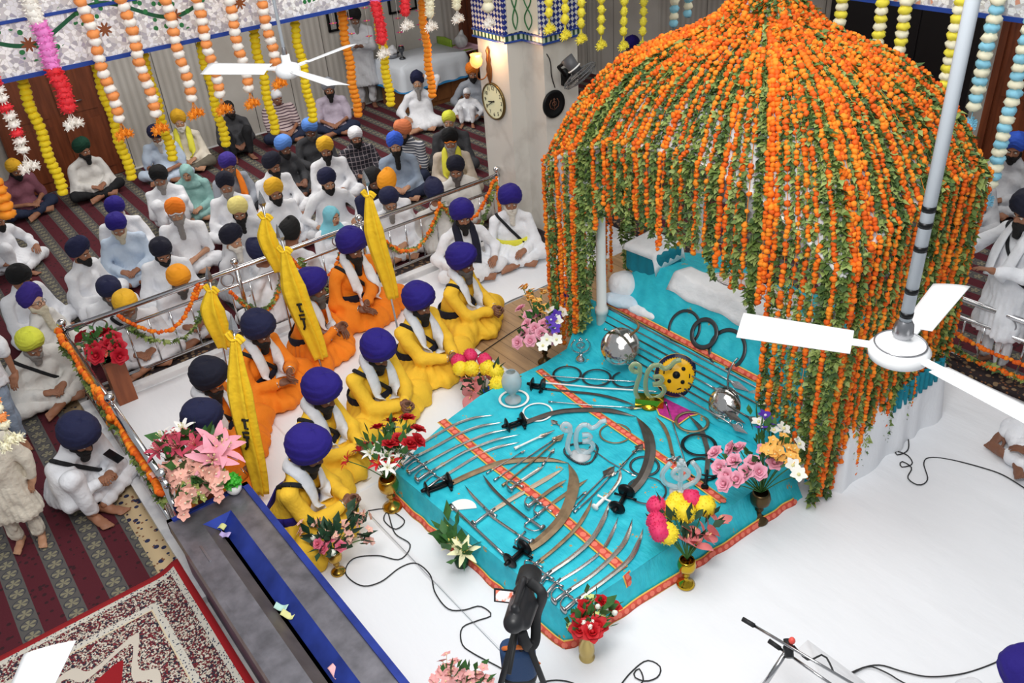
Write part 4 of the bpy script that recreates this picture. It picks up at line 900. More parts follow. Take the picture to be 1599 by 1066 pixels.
# ================================================================ PEOPLE
SKN = {'d': mat('skin_deep_brown', '7d5440', .55), 'm': mat('skin_brown', '9a6a50', .55), 'l': mat('skin_light_brown', 'b98a6c', .55), 'p': mat('skin_pale_brown', 'c79a80', .55)}
LIP = mat('lip_tone', '8a4f45', .5); HAIRB = mat('black_hair', '141213', .75, bump=.6, bscale=90); HAIRG = mat('grey_hair', '8f8b88', .8, bump=.6, bscale=90); HAIRW = mat('white_hair', 'd9d5cc', .85, bump=.6, bscale=90)
HAIRS = mat('salt_pepper_hair', '5b5654', .8, bump=.6, bscale=90); HAIRY = mat('cream_white_hair', 'c9c0a9', .85, bump=.6, bscale=90)
EYEW = mat('eye_white', 'd9d4cc', .3); EYED = mat('eye_dark', '1d1512', .2)
def head_template():
    b = Blob().ell((0, -.012, .032), (.076, .096, .088)).ell((0, .022, -.03), (.060, .068, .082), k=.03).ell((0, .052, -.088), (.030, .026, .024), k=.03)
    for s in (-1, 1):
        b.ell((s*.038, .058, -.03), (.022, .02, .022), k=.02).cap((s*.058, -.005, -.05), (s*.03, .05, -.09), .018, .02, k=.03)
        b.cap((s*.014, .085, .022), (s*.045, .071, .02), .008, .007, k=.015).ell((s*.031, .094, .002), (.016, .017, .010), k=.012, sub=True)
        b.ell((s*.078, -.008, -.012), (.010, .020, .032), k=.01).ell((s*.014, .093, -.030), (.010, .011, .008), k=.008)
    b.cap((0, .084, .014), (0, .108, -.022), .009, .013, k=.012).ell((0, .088, -.060), (.024, .011, .0055), k=.006).ell((0, .086, -.072), (.022, .011, .0065), k=.006)
    b.cap((0, -.02, -.06), (0, -.03, -.17), .055, .06, k=.03)
    V, Q = b.surf(.0068); C = V[Q].mean(1); m = np.zeros(len(Q), int)
    m[(C[:, 1] > .08) & (np.abs(C[:, 0]) < .025) & (C[:, 2] < -.053) & (C[:, 2] > -.080)] = 1
    m[(C[:, 1] > .065) & (np.abs(np.abs(C[:, 0])-.031) < .02) & (np.abs(C[:, 2]-.0235) < .005)] = 2
    mb = MB().add(V, Q, m=m)
    for s in (-1, 1): mb.sph((s*.031, .077, .001), (.0135, .0115, .011), 10, 8, 3).sph((s*.031, .0855, 0), (.0058, .0042, .0058), 8, 6, 4)
    return mb
HEAD = head_template()
def hand_template(kind, right=True):
    """wrist at the origin, fingers along +Y, palm towards -Z"""
    b = Blob(); b.ell((0, .045, 0), (.040, .052, .016), k=.01).cap((0, -.02, 0), (0, .02, 0), .026, .03, k=.02)
    curl = {'relax': .32, 'grip': 1.15, 'flat': .1}[kind]
    for x, y, L, r in ((-.029, .085, .074, .0088), (-.010, .092, .082, .009), (.010, .089, .077, .0088), (.028, .08, .062, .0078)):
        p = A3(x, y, 0); a = curl*.8; d = A3(x*1.5, 1, 0)
        for f, k in ((.45, 1), (.32, 1.25), (.23, 1.0)):
            q = p+L*f*nrm(A3(d[0]*math.cos(a), math.cos(a), -math.sin(a))); b.cap(p, q, r, r*.93, k=.004); p = q; r *= .93; a += curl*k*.75
    s = -1; p = A3(s*.03, .02, -.006)
    for q, r in ((A3(s*.055, .045, -.018), .012), (A3(s*.06, .075, -.026-.02*(kind == 'grip')), .0105), (A3(s*(.055 if kind != 'grip' else .03), .1-.01*(kind == 'grip'), -.03-.022*(kind == 'grip')), .009)):
        b.cap(p, q, r*1.1, r, k=.008); p = q
    V, Q = b.surf(.0055)
    if not right: V = V*[-1, 1, 1]; Q = Q[:, ::-1]
    return V, Q
HANDS = {(k, r): hand_template(k, r) for k in ('relax', 'grip') for r in (True, False)}
def foot_template():
    b = Blob().cap((0, -.05, .03), (0, .02, .035), .034, .036, k=.03).ell((0, .08, .022), (.043, .07, .022), k=.03)
    for i, (x, l, r) in enumerate(((-.03, .05, .013), (-.011, .045, .0095), (.005, .04, .009), (.02, .033, .0085), (.033, .025, .008))): b.cap((x, .12, .014), (x*1.05, .12+l, .012), r, r*.9, k=.006)
    return b.surf(.008)
FOOT = foot_template()
# ---- turbans: wrapped layers, in the frame of the head
def turban_mesh(style):
    n = 72; u = np.arange(n)*2*PI/n; mb = MB(); rows = []; nv = 44
    W, D, Hh, zc = {'round': (.144, .156, .122, .09), 'peak': (.120, .140, .122, .088), 'low': (.106, .122, .095, .062), 'cap': (.09, .108, .085, .045)}[style]
    al0 = math.radians(-42); fr = np.abs(np.abs(u-PI)-PI)/PI            # 0 in front, 1 at the back
    for k in range(nv+1):
        al = al0+(PI/2-al0)*k/nv; ca, sa = max(math.cos(al), 0), math.sin(al); v = k/nv; front = np.cos(u); r = ca**(.72 if style == 'round' else .85)
        lay = (v*(4.6 if style == 'round' else 6)+fr*(3.2 if style == 'round' else 2.6)+.18*np.sin(2*u)) if style != 'cap' else v*2+0*u; saw = (lay % 1); saw = np.where(saw < .86, saw/.86, (1-saw)/.14)
        fold = 1+(.036 if style != 'cap' else .006)*(saw-.5)*min(1, (1-v)*6)
        x = np.sin(u)*W*r*fold; y = np.cos(u)*D*r*fold-.022+(.022 if style == 'peak' else .0)*sa
        z = zc+Hh*sa*(1+(.12*front if style == 'peak' else .04*front))+.02*front*(1-v)+((.026 if style == 'peak' else .014)*np.exp(-((np.minimum(u, 2*PI-u))/.45)**2)*(1-v))-.022*np.abs(np.sin(u))**2*(1-v)+.004*np.sin(3*u+4*v)
        rows.append(np.stack([x, y, z], -1))
    inner = rows[0]*[.62, .62, 1]+[0, -.008, .012]; rows = [inner]+rows
    V = np.vstack(rows); i = np.arange(len(rows)-1)[:, None]*n; j = np.arange(n)[None]; j2 = (j+1) % n
    mb.add(V, np.stack([i+j, i+n+j, i+n+j2, i+j2], -1).reshape(-1, 4)); return mb
TUR = {k: turban_mesh(k) for k in ('round', 'peak', 'low', 'cap')}
def hair_template():
    b = Blob().ell((0, -.022, .045), (.086, .1, .088)).ell((0, .115, .0), (.075, .06, .075), k=.02, sub=True); V, Q = b.surf(.01, lambda P: .003*np.sin(90*P[..., 0])*np.sin(80*P[..., 1])); return MB().add(V, Q)
TUR['hair'] = hair_template()
def beard_template(kind):
    L, r1 = {'short': (.03, .034), 'mid': (.08, .036), 'long': (.15, .03), 'vlong': (.2, .034)}[kind]; b = Blob()
    for s in (-1, 1):
        b.cap((s*.069, .0, -.02), (s*.062, .01, -.06), .014, .02, k=.02).cap((s*.060, .014, -.06), (s*.03, .062, -.09), .022, .028, k=.03)
        b.cap((0, .098, -.050), (s*.042, .08, -.068), .0085, .006, k=.01)
    b.cap((0, .062, -.095), (0, .072+.10*L, -.095-L), .042, r1, k=.04).ell((0, .088, -.066), (.017, .02, .008), k=.004, sub=True)
    V, Q = b.surf(.008, lambda P: .0035*np.sin(70*P[..., 0]+6*np.sin(30*P[..., 2]))*np.sin(50*P[..., 1]+14*P[..., 2])); return MB().add(V, Q)
BRD_ = {k: beard_template(k) for k in ('short', 'mid', 'long', 'vlong')}
def hood_template():
    b = Blob().ell((0, -.015, .025), (.098, .115, .112)).cap((0, -.02, -.06), (0, -.03, -.16), .09, .12, k=.06).ell((0, -.02, -.22), (.2, .13, .07), k=.08)
    b.ell((0, .11, -.015), (.062, .09, .086), k=.015, sub=True); V, Q = b.surf(.012, lambda P: .004*np.sin(55*P[..., 0]+30*P[..., 2])*np.sin(40*P[..., 1]-22*P[..., 2])); return MB().add(V, Q)
HOOD = hood_template()
def ik(Sh, W, l1, l2, hint):
    d = W-Sh; L = np.linalg.norm(d)
    if L > (l1+l2)*.985: W = Sh+d/L*(l1+l2)*.985; d = W-Sh; L = np.linalg.norm(d)
    L = max(L, .08); a = (l1*l1-l2*l2+L*L)/(2*L); h = math.sqrt(max(l1*l1-a*a, 0)); e = d/np.linalg.norm(d); p = hint-e*(hint@e); return Sh+e*a+nrm(p)*h, W
def ribbon(mb, path, nr, w, th=.008, m=0):
    P = np.asarray(path); T = nrm(np.gradient(P, axis=0)); N_ = nrm(nr); S_ = nrm(np.cross(T, N_)); k = len(P); w = np.broadcast_to(w, (k,))[:, None]
    V = np.stack([P-S_*w/2, P-S_*w*.2+N_*.004, P+S_*w*.2+N_*.004, P+S_*w/2, P+S_*w/2+N_*th*.6, P+S_*w*.2+N_*(th+.004), P-S_*w*.2+N_*(th+.004), P-S_*w/2+N_*th*.6], 1)
    i = np.arange(k-1)[:, None]*8; j = np.arange(8)[None]; j2 = (j+1) % 8
    Q = np.stack([i+j, i+8+j, i+8+j2, i+j2], -1).reshape(-1, 4); b0 = (k-1)*8
    return mb.add(V, np.vstack([Q, [[0, 1, 6, 7], [1, 2, 5, 6], [2, 3, 4, 5], [b0+7, b0+6, b0+1, b0], [b0+6, b0+5, b0+2, b0+1], [b0+5, b0+4, b0+3, b0+2]]]), m=m)
def push(bl, P, d0, it=4):
    P = P.copy()
    for _ in range(it):
        d = bl.dist(P); g = np.stack([bl.dist(P+e)-bl.dist(P-e) for e in np.eye(3)*.004], -1); g = nrm(g); P = P+g*np.clip(d0-d, -.02, .06)[:, None]*(d < d0+.012)[:, None]
    g = np.stack([bl.dist(P+e)-bl.dist(P-e) for e in np.eye(3)*.004], -1); return P, nrm(g)
def trace(bl, c, dirs, d0, r=.5):
    P = c+dirs*r
    for _ in range(14): P = P-dirs*np.clip(bl.dist(P)-d0, -.05, .2)[:, None]*.9
    return P
SHOULD = .20
def person(label, head, psi, top, skin='m', tur=('round', None), beard=None, bottom=None, arms='clasp', lean=.16, yaw=0.0, pitch=.28, scarf=None, strap=None, belt=None, robe=False,
           h=.0135, sc=1.0, hz=.80, short=False, stand=False, knees='cross', glasses=False, hood=None, group=None, base=None, seed=None, collar=None, hl=None, hr=None, pouch=None, under=None, feet=True, kara=False):
    """head: pixel of the turban centre; psi: facing in the picture (degrees clockwise from right); clothes: material names"""
    sd = seed if seed is not None else int(abs(head[0]*7+head[1]*13)); r_ = np.random.default_rng(sd); ph = r_.uniform(0, 6, 6)
    if h > .0125 and not stand: yaw += r_.normal(0, .16); psi += r_.normal(0, 7); lean += r_.normal(0, .04)
    phi = math.radians(-35.7-psi); face = A3(math.cos(phi), math.sin(phi), 0); rz = phi-PI/2
    z0 = (.12 if not stand else .93)
    ul = A3(0, math.sin(lean), math.cos(lean)); pel = A3(0, 0, z0); chest = pel+ul*.30; neck = pel+ul*.49; hp = lean*.6+pitch
    RH = rotz(yaw)@rotx(-pitch-lean*.4); headc = neck+RH@A3(0, .022, .125)+A3(0, .0, 0.012)
    tc = headc+RH@A3(0, -.02, .07)
    if base is None:
        W = at(head[0], head[1], tc[2]*sc); loc = W-rotz(rz)@tc*sc; loc[2] = .008
    else: loc = np.array([*base, .008])
    o = thing('person', label, 'person', loc, rz, group); o.scale = (sc,)*3
    Sh = {s: pel+ul*.392+A3(s*SHOULD, 0, 0) for s in (-1, 1)}
    tgt = {'clasp': {s: A3(s*.035, .42, .27) for s in (-1, 1)}, 'lap': {s: A3(s*.10, .32, .22) for s in (-1, 1)}, 'knees': {s: A3(s*.27, .30, .25) for s in (-1, 1)},
           'phone': {s: A3(s*.05, .40, .30) for s in (-1, 1)}, 'pole': {1: A3(.10, .36, .34), -1: A3(-.12, .33, .22)}, 'pole_l': {-1: A3(-.02, .40, .36), 1: A3(.2, .32, .22)}, 'raise': {-1: headc+A3(-.12, .0, .09), 1: A3(.26, .3, .26)},
           'front': {s: A3(s*.05, .30, 1.12) for s in (-1, 1)}, 'side': {s: A3(s*.30, .05, .72) for s in (-1, 1)}, 'reach': {1: A3(.2, .42, 1.2), -1: A3(-.15, .40, 1.15)}, 'floor': {1: A3(.30, .34, .08), -1: A3(-.1, .32, .22)}, 'chin': {1: headc+A3(.02, .10, -.12), -1: A3(-.1, .32, .24)}}[arms]
    if hl is not None: tgt = dict(tgt); tgt[-1] = A3(*hl)
    if hr is not None: tgt = dict(tgt); tgt[1] = A3(*hr)
    El, Wr = {}, {}
    for s in (-1, 1): El[s], Wr[s] = ik(Sh[s], tgt[s], .285, .25, A3(s*.75, -.45, -.65))
    Kn, An, Hp = {}, {}, {s: pel+A3(s*.095, .01, 0) for s in (-1, 1)}
    for s in (-1, 1):
        if stand: Kn[s] = A3(s*.10, .03, .50); An[s] = A3(s*.10, 0, .08)
        elif knees == 'up': Kn[s] = A3(s*.16, .36, .44); An[s] = A3(s*.13, .40, .08)
        elif knees == 'oneup': Kn[s] = A3(s*.2, .34, .43) if s > 0 else A3(-.33, .28, .12); An[s] = A3(.17, .36, .08) if s > 0 else A3(.06, .36, .07)
        else: Kn[s] = A3(s*.335, .25, .13); An[s] = A3(-s*.07, .37-.03*s, .075)
    # --- body: one continuous skin with head, hands, feet
    bl = Blob().cap(pel, chest, .085, .085, k=.06).cap(Sh[-1]*.95+chest*.05-ul*.025, Sh[1]*.95+chest*.05-ul*.025, .026, k=.04).cap(chest, headc+RH@A3(0, -.03, -.13), .06, .05, k=.05)
    for s in (-1, 1):
        bl.cap(Sh[s]-ul*.02, El[s], .036, .036, k=.03).cap(El[s], Wr[s], .037, .026, k=.02).cap(Hp[s], Kn[s], .075, .052, k=.04).cap(Kn[s], An[s], .05, .034, k=.03)
    V, Q = bl.surf(max(h*1.25, .017)); mb = MB().add(V, Q)
    mb.merge(HEAD, RH, headc)
    for s in (-1, 1):
        d = nrm(Wr[s]-El[s])
        if arms == 'clasp' and hl is None and hr is None: fwd = nrm(d*.4+A3(-s*.9, .4, .0)); pn = nrm(A3(-s*.2, -.75, .25)); kind = 'grip'
        elif arms in ('pole', 'pole_l') and (s == 1) == (arms == 'pole'): fwd = nrm(d*.5+A3(-s*.7, .3, 0)); pn = A3(0, -.9, .3); kind = 'grip'
        elif arms in ('phone', 'front', 'reach'): fwd = nrm(d+A3(-s*.5, .3, .2)); pn = A3(-s*.1, -.2, 1); kind = 'grip' if arms == 'phone' else 'relax'
        elif arms == 'raise' and s == -1: fwd = nrm(A3(.5, .1, .5)); pn = A3(-.6, 0, .6); kind = 'relax'
        else: fwd = nrm(d*.8+A3(-s*.5, .3, -.15)); pn = A3(0, .25, 1); kind = 'relax'
        up = nrm(pn-fwd*(pn@fwd)); R = np.column_stack([np.cross(fwd, up), fwd, up]); Vh, Qh = HANDS[(kind, s > 0)]; mb.add(Vh@R.T+Wr[s], Qh)
        if feet and not robe:
            if stand: R = rotz(-s*.15); p = An[s]*[1, 1, 0]
            elif knees == 'cross': R = rotz(s*1.15)@roty(s*.9); p = An[s]-A3(0, 0, .02)
            else: R = rotz(-s*.2); p = An[s]*[1, 1, 0]
            mb.add(FOOT[0]@R.T+p, FOOT[1])
    body = mb.obj('body', [SKN[skin], LIP, HAIRG if beard and beard[1] in (HAIRW, HAIRG, HAIRY) else HAIRB, EYEW, EYED], o, local=True)
    # --- tunic
    tn = Blob(); 
    for s in (-1, 1): tn.cap(pel+A3(s*.08, -.015, .0), chest+A3(s*.08, 0, -.05), .137, .116, k=.06)
    tn.cap(neck-ul*.025, Sh[-1]*.97+chest*.03, .062, .054, k=.05).cap(neck-ul*.025, Sh[1]*.97+chest*.03, .062, .054, k=.05).ell(pel+A3(0, .05, .08), (.155, .13, .13), k=.06).cap(chest, neck-ul*.03, .09, .066, k=.06)
    torso = Blob(); torso.p = list(tn.p)
    for s in (-1, 1):
        tn.cap(Sh[s]-ul*.012, El[s], .062, .06, k=.035)
        if short: tn.cap(El[s]*.55+Sh[s]*.45, El[s]*.8+Sh[s]*.2, .06, .058, k=.02)
        else: tn.cap(El[s], El[s]*.12+Wr[s]*.88, .060, .047, k=.035)
    if short:
        tn.p = [q for q in tn.p]
        for s in (-1, 1): tn.p = [q for q in tn.p if not (q[0] == 'c' and np.allclose(q[1], Sh[s]) and np.allclose(q[2], El[s]))]; tn.cap(Sh[s], Sh[s]*.3+El[s]*.7, .064, .062, k=.045)
    if stand:
        for s in (-1, 1): tn.cap(pel+A3(s*.05, 0, 0), A3(s*.09, .02, .45 if not short else .78), .135, .16 if not short else .13, k=.08)
        hem = .40 if not short else .74; tn.ell(A3(0, 0, hem-.3), (.9, .9, .3), k=.012, sub=True)
    else:
        tn.ell(A3(0, .16, .13), (.24, .20, .075), k=.08)
        if not short:
            for s in (-1, 1): tn.cap(Hp[s], Kn[s]*.8+Hp[s]*.2, .10, .085, k=.07)
        if robe:
            for s in (-1, 1): tn.cap(Kn[s], An[s]*.75+Kn[s]*.25, .085, .075, k=.07).cap(Hp[s]+A3(0, -.03, -.04), Kn[s]+A3(s*.03, .03, -.06), .09, .075, k=.07)
            tn.ell(A3(0, .2, .05), (.36, .25, .05), k=.07)
            for s in (-1, 1): tn.ell(Kn[s], (.105, .105, .09), k=.06).ell(An[s], (.1, .1, .075), k=.06)
    f1, f2 = r_.uniform(22, 30), r_.uniform(38, 52)
    def wr(P):
        x, y, z = P[..., 0], P[..., 1], P[..., 2]
        a = np.sin(f1*(z*.8+y*.5)+4*np.sin(7*x+ph[0])+ph[1]); b = np.sin(f2*(x*.7-z*.4)+3*np.sin(9*y+ph[2])+ph[3]); pl_ = np.sin(26*np.arctan2(x, y-.05)+ph[4])*np.clip((.34-z)/.2, 0, 1)*.0055 if not stand else np.sin(22*np.arctan2(x, y)+ph[4])*np.clip((1.0-z)/.3, 0, 1)*.006
        return .0066*a+.0055*b*np.sin(6*z+ph[5])+pl_
    V, Q = tn.surf(h, wr); MB().add(V, Q).obj('tunic', top, o, local=True)
    # --- trousers
    tr = Blob()
    for s in (-1, 1):
        tr.cap(Hp[s], Kn[s], .098 if not stand else .09, .075, k=.05).cap(Kn[s], An[s]*.88+Kn[s]*.12, .073, .056 if not stand else .062, k=.04)
    tr.cap(Hp[-1], Hp[1], .105, k=.05)
    if not robe: V, Q = tr.surf(h*1.1, wr); MB().add(V, Q).obj('trousers', bottom or top, o, local=True)
    # --- head wear, hair
    if hood is not None: MB().merge(HOOD, RH@np.eye(3), headc).obj('head_scarf', hood, o, local=True)
    elif tur[1] is not None:
        t = tur[0]; MB().merge(TUR[t], RH@rotx(.10 if t != 'cap' else 0), headc).obj({'hair': 'hair', 'cap': 'head_cover'}.get(t, 'turban'), tur[1], o, local=True)
        if t in ('peak', 'round') and under is not None:
            MB().tube(np.array([headc+RH@A3(.10*math.sin(q), .112*math.cos(q)-.004, .040+.03*max(0, 1-abs(q)/.55)) for q in np.linspace(-.9, .9, 13)]), .008, 6).obj('turban_band', under, o, local=True)
    if beard is not None:
        k, mm = beard; MB().merge(BRD_[k], rotz(yaw)@rotx(-(pitch+lean*.4)*.85), headc).obj('beard', mm, o, local=True)
    if glasses:
        g = MB()
        for s in (-1, 1): g.torus(headc+RH@A3(s*.032, .1, .0), .021, .0022, RH@rotx(PI/2), 16, 5); g.cyl(headc+RH@A3(s*.052, .098, .004), headc+RH@A3(s*.078, 0, 0), .002, seg=5)
        g.cyl(headc+RH@A3(-.012, .102, .003), headc+RH@A3(.012, .102, .003), .002, seg=5).obj('glasses', EYED, o, local=True)
    # --- scarf over both shoulders
    if scarf is not None:
        w_ = .095; B = lambda x, y, t: pel+ul*t+A3(x, y, 0)
        pts = [B(-.06, .24, .06), B(-.085, .20, .16), B(-.095, .16, .28), B(-.095, .09, .42), B(-.085, .0, .51), B(-.05, -.085, .53), B(0, -.105, .53), B(.05, -.085, .53), B(.085, .0, .51), B(.095, .09, .42), B(.095, .16, .28), B(.085, .20, .16), B(.06, .24, .06)]
        P, N_ = push(tn, resample(spline(pts, 6), .025), .010); kk = np.linspace(-1, 1, len(P)); P[1:-1] = (P[:-2]+2*P[1:-1]+P[2:])/4
        ribbon(MB(), P, N_, w_*(.8+.35*np.abs(kk)), .014).obj('scarf', scarf, o, local=True)
    if strap is not None:
        e1 = nrm(ul*.75+A3(.62, 0, 0)); e2 = nrm(np.cross(e1, np.cross(A3(0, 1, 0), e1))); e2 = A3(0, 1, 0)-e1*e1[1]; e2 = nrm(e2); a = np.linspace(0, 2*PI, 61); dirs = np.cos(a)[:, None]*e1+np.sin(a)[:, None]*e2
        P = trace(torso, pel+ul*.26, dirs, .012); g = nrm(np.stack([torso.dist(P+e)-torso.dist(P-e) for e in np.eye(3)*.006], -1)); P[1:-1] = (P[:-2]+2*P[1:-1]+P[2:])/4
        ribbon(MB(), P, g, .034, .007).obj('shoulder_strap', strap, o, local=True)
    if belt is not None:
        a = np.linspace(0, 2*PI, 49); dirs = np.stack([np.cos(a), np.sin(a), 0*a], 1); c = pel+ul*(.13 if not stand else .08); P = trace(tn if stand else torso, c, dirs, .006); P = np.array(P)
        g = nrm(P-c); ribbon(MB(), P, g, .085, .01).obj('waist_sash', belt, o, local=True)
    if kara:
        kb = MB()
        for s in (-1, 1):
            d = nrm(Wr[s]-El[s]); a_ = nrm(np.cross(d, A3(0, 0, 1))); bg = MB().torus(El[s]*.04+Wr[s]*.96, .036, .005, np.column_stack([a_, np.cross(d, a_), d]), 20, 6).obj('wrist_bangle', m_hilt, o, local=True)
    if pouch is not None:
        p = pel+A3(*pouch[0]); d = nrm(A3(*pouch[1])); q = MB().tube([p, p+d*.1, p+d*.2, p+d*.27], [.014, .016, .014, .006], 8, up=A3(0, 0, 1)); q.obj('kirpan', pouch[2], o, local=True)
    return o
CL = {k: cloth('cloth_'+k, v) for k, v in dict(yellow='f5c435', orange='f2861b', white='e9ebf0', offwhite='dcdad6', cream='ded6c6', greywhite='c9cbd0', bluewhite='c3d3e6', royal='231577', navy='1b1f42', blacknavy='131528', black='0e0e10', limey='dbe04a', mustard='eab42c', paley='efe08a', amber='f5a01f', orangeT='f5831f', purple='3b2a86', brightb='3a64d8', skyb='5f90e0', green='12402f', salmon='e08256', teal='8fb9b4', aqua='7cc4d4', dgrey='3f4044', grey='9aa0aa', greyblue='8f9db0', lilac='b9aebf', mauve='7d4c5a', denim='232c45', dblack='1b1c20', khaki='6a6458', yscarf='e6e04a', beige='cdbfae').items()}
def striped(name, a, b, f):
    m, nt, bb = nodes_mat(name, .85); N = NT(nt); v, q = N.coords(); nt.links.new(N.mix(N.math('LESS_THAN', N.math('FRACT', N.math('MULTIPLY', q[2], f)), .35), lin(a), lin(b)), bb.inputs[0]); return m
CL['stripe'] = striped('striped_shirt', 'c9b7b7', '4a3040', 22); CL['stripew'] = striped('white_striped_shirt', '555a66', 'd4d4d6', 26)
def plaid():
    m, nt, bb = nodes_mat('plaid_shirt', .85); N = NT(nt); v, q = N.coords(); a = N.math('LESS_THAN', N.math('FRACT', N.math('MULTIPLY', q[2], 16)), .14); b = N.math('LESS_THAN', N.math('FRACT', N.math('MULTIPLY', q[0], 16)), .14)
    nt.links.new(N.mix(N.math('MAXIMUM', a, b), lin('2b2a33'), lin('9a8f94')), bb.inputs[0]); return m
CL['plaid'] = plaid()
c_ = CL; W_ = c_['white']
B_ = lambda k, m: (k, {'b': HAIRB, 'g': HAIRG, 'w': HAIRW, 's': HAIRS, 'y': HAIRY}[m])
T_ = lambda k, c: (k, c_[c])
BLK = c_['dblack']; sl = mat('kirpan_sheath', '2a2a2e', .4)
# --- the rows in yellow and orange (the near group)
Y = dict(kara=True, sc=1.06, top=c_['yellow'], robe=True, scarf=W_, strap=BLK, belt=c_['blacknavy'], skin='d', h=.0115, tur=T_('round', 'royal'), beard=B_('mid', 'b'), pouch=((.2, .12, .06), (.5, .8, -.1), sl))
person('man in yellow with royal blue turban, nearest the white sheet edge by the planks', (722, 402), 25, **{**Y, 'beard': B_('mid', 's')}, pitch=.15, lean=.2)
person('man in yellow with royal blue turban, second from the wooden planks', (655, 465), 38, **Y, pitch=.25, lean=.14)
person('man in yellow with royal blue turban, middle of the yellow row, head bowed', (592, 543), 42, **Y, pitch=.5, lean=.26)
person('man in yellow with royal blue turban, fourth in the yellow row', (504, 606), 24, **{**Y, 'sc': 1.08}, pitch=.4, lean=.24)
person('man in yellow with royal blue turban, nearest the donation box', (483, 696), 8, **{**Y, 'belt': c_['royal'], 'sc': 1.1}, pitch=.42, lean=.32)
O = dict(kara=True, sc=1.06, top=c_['orange'], robe=True, scarf=W_, strap=BLK, belt=c_['blacknavy'], skin='d', h=.0118, beard=B_('long', 'b'))
person('broad man in orange with royal blue turban against the railing, holding a flag upright', (550, 378), 45, **{**O, 'sc': 1.12}, tur=T_('round', 'royal'), arms='pole_l', pitch=.25, lean=.1, hl=(.12, .36, .3), hr=(.2, .33, .24))
person('man in orange with royal blue turban and grey beard, hand near his face', (488, 441), 8, **{**O, 'beard': B_('mid', 's')}, tur=T_('round', 'royal'), arms='pole', pitch=.1, lean=.3)
person('man in orange with navy turban and white scarf, arms stretched to a flag', (405, 509), 30, **{**O, 'beard': B_('mid', 'b')}, tur=T_('round', 'navy'), arms='pole_l', pitch=.35, lean=.25, hl=(-.02, .42, .35), hr=(.1, .38, .28))
person('man in orange with black turban behind the nearest yellow flag', (328, 585), 15, **O, tur=T_('round', 'blacknavy'), arms='lap', pitch=.35, lean=.15, under=c_['orangeT'])
person('man in orange with navy turban behind the pink flowers, gripping a flag', (318, 652), 5, **{**O, 'scarf': None, 'beard': B_('mid', 'b')}, tur=T_('round', 'navy'), arms='pole', pitch=.2, lean=.3, hr=(.12, .46, .36), hl=(-.25, .38, .3))
person('man in white with royal blue turban and long navy scarf beside the pillar', (722, 330), 78, W_, 'm', T_('round', 'royal'), B_('mid', 'b'), scarf=c_['blacknavy'], arms='knees', pitch=.2, lean=.1, h=.013)
person('man in white with royal blue turban and white beard against the pillar', (797, 307), 78, W_, 'm', T_('round', 'royal'), B_('long', 'w'), strap=BLK, arms='floor', pitch=.15, lean=.05, h=.013, belt=c_['yscarf'])
# --- the crowd outside the left railing
F = dict(h=.0135)
person('man in white with big navy turban squatting over a phone by the kerb', (125, 675), 25, W_, 'm', T_('round', 'navy'), B_('mid', 'b'), arms='phone', strap=BLK, pitch=.5, lean=.45, h=.0115, knees='oneup', sc=1.08)
person('man in pale grey tunic with lime yellow turban and black strap', (48, 532), 30, c_['offwhite'], 'm', T_('peak', 'limey'), B_('mid', 'g'), strap=BLK, arms='lap', pitch=.45, lean=.3, **F)
person('old man with purple turban, glasses and cream beard looking up', (48, 463), -5, c_['offwhite'], 'p', T_('peak', 'purple'), B_('vlong', 'y'), pitch=-.15, lean=.12, arms='lap', glasses=True, **F)
person('young man in white with black turban behind the purple turban', (31, 430), 35, W_, 'm', T_('peak', 'black'), None, pitch=.45, lean=.2, arms='lap', **F)
person('man in white at the left picture edge, arms round his knee', (-8, 335), 25, W_, 'm', T_('peak', 'navy'), B_('short', 'b'), knees='oneup', arms='knees', lean=.15, **F)
person('man in white with navy turban and trimmed black beard facing right', (123, 387), 15, W_, 'm', T_('peak', 'navy'), B_('short', 'b'), pitch=.1, lean=.2, arms='lap', **F)
person('man in white with navy turban bowed behind the corner railing', (171, 450), 60, W_, 'm', T_('peak', 'navy'), B_('long', 's'), pitch=.55, lean=.25, arms='lap', **F)
person('man in white with mustard turban right behind the corner planter', (196, 472), 55, W_, 'm', T_('peak', 'mustard'), B_('long', 'g'), pitch=.5, lean=.3, strap=BLK, arms='lap', **F)
person('man in lilac white with royal blue turban and cream beard, black badge', (182, 348), 65, c_['bluewhite'], 'm', T_('peak', 'royal'), B_('mid', 'y'), pitch=.45, lean=.22, arms='lap', strap=None, **F)
person('man in white with blue turban behind the cream bearded one', (180, 322), 55, W_, 'm', T_('peak', 'royal'), B_('mid', 'w'), pitch=.35, lean=.2, arms='lap', **F)
person('man in white with black turban looking down, elbow towards the rail', (252, 388), 70, W_, 'm', T_('peak', 'blacknavy'), B_('short', 'b'), pitch=.5, lean=.2, arms='lap', **F)
person('man in white with amber turban close behind the railing garland', (280, 432), 50, W_, 'm', T_('peak', 'amber'), B_('mid', 's'), pitch=.5, lean=.25, arms='lap', **F)
person('man in white with bright orange turban and long grey beard', (274, 325), 65, W_, 'l', T_('peak', 'orangeT'), B_('vlong', 'g'), pitch=.15, lean=.1, arms='lap', short=True, bottom=W_, under=c_['white'], **F)
person('man in white with black turban and grey beard, arms folded on his knees', (248, 272), 60, W_, 'm', T_('peak', 'black'), B_('mid', 'g'), pitch=.25, lean=.2, knees='up', arms='phone', **F)
person('woman in sea green tunic with a pale green head cover', (290, 264), 70, c_['teal'], 'l', ('cap', None), None, pitch=.35, lean=.1, arms='lap', hood=c_['teal'], sc=.9, **F)
person('man in white with navy turban and long grey beard beside the sea green woman', (352, 283), 65, W_, 'm', T_('peak', 'blacknavy'), B_('vlong', 'g'), pitch=.1, lean=.12, arms='lap', **F)
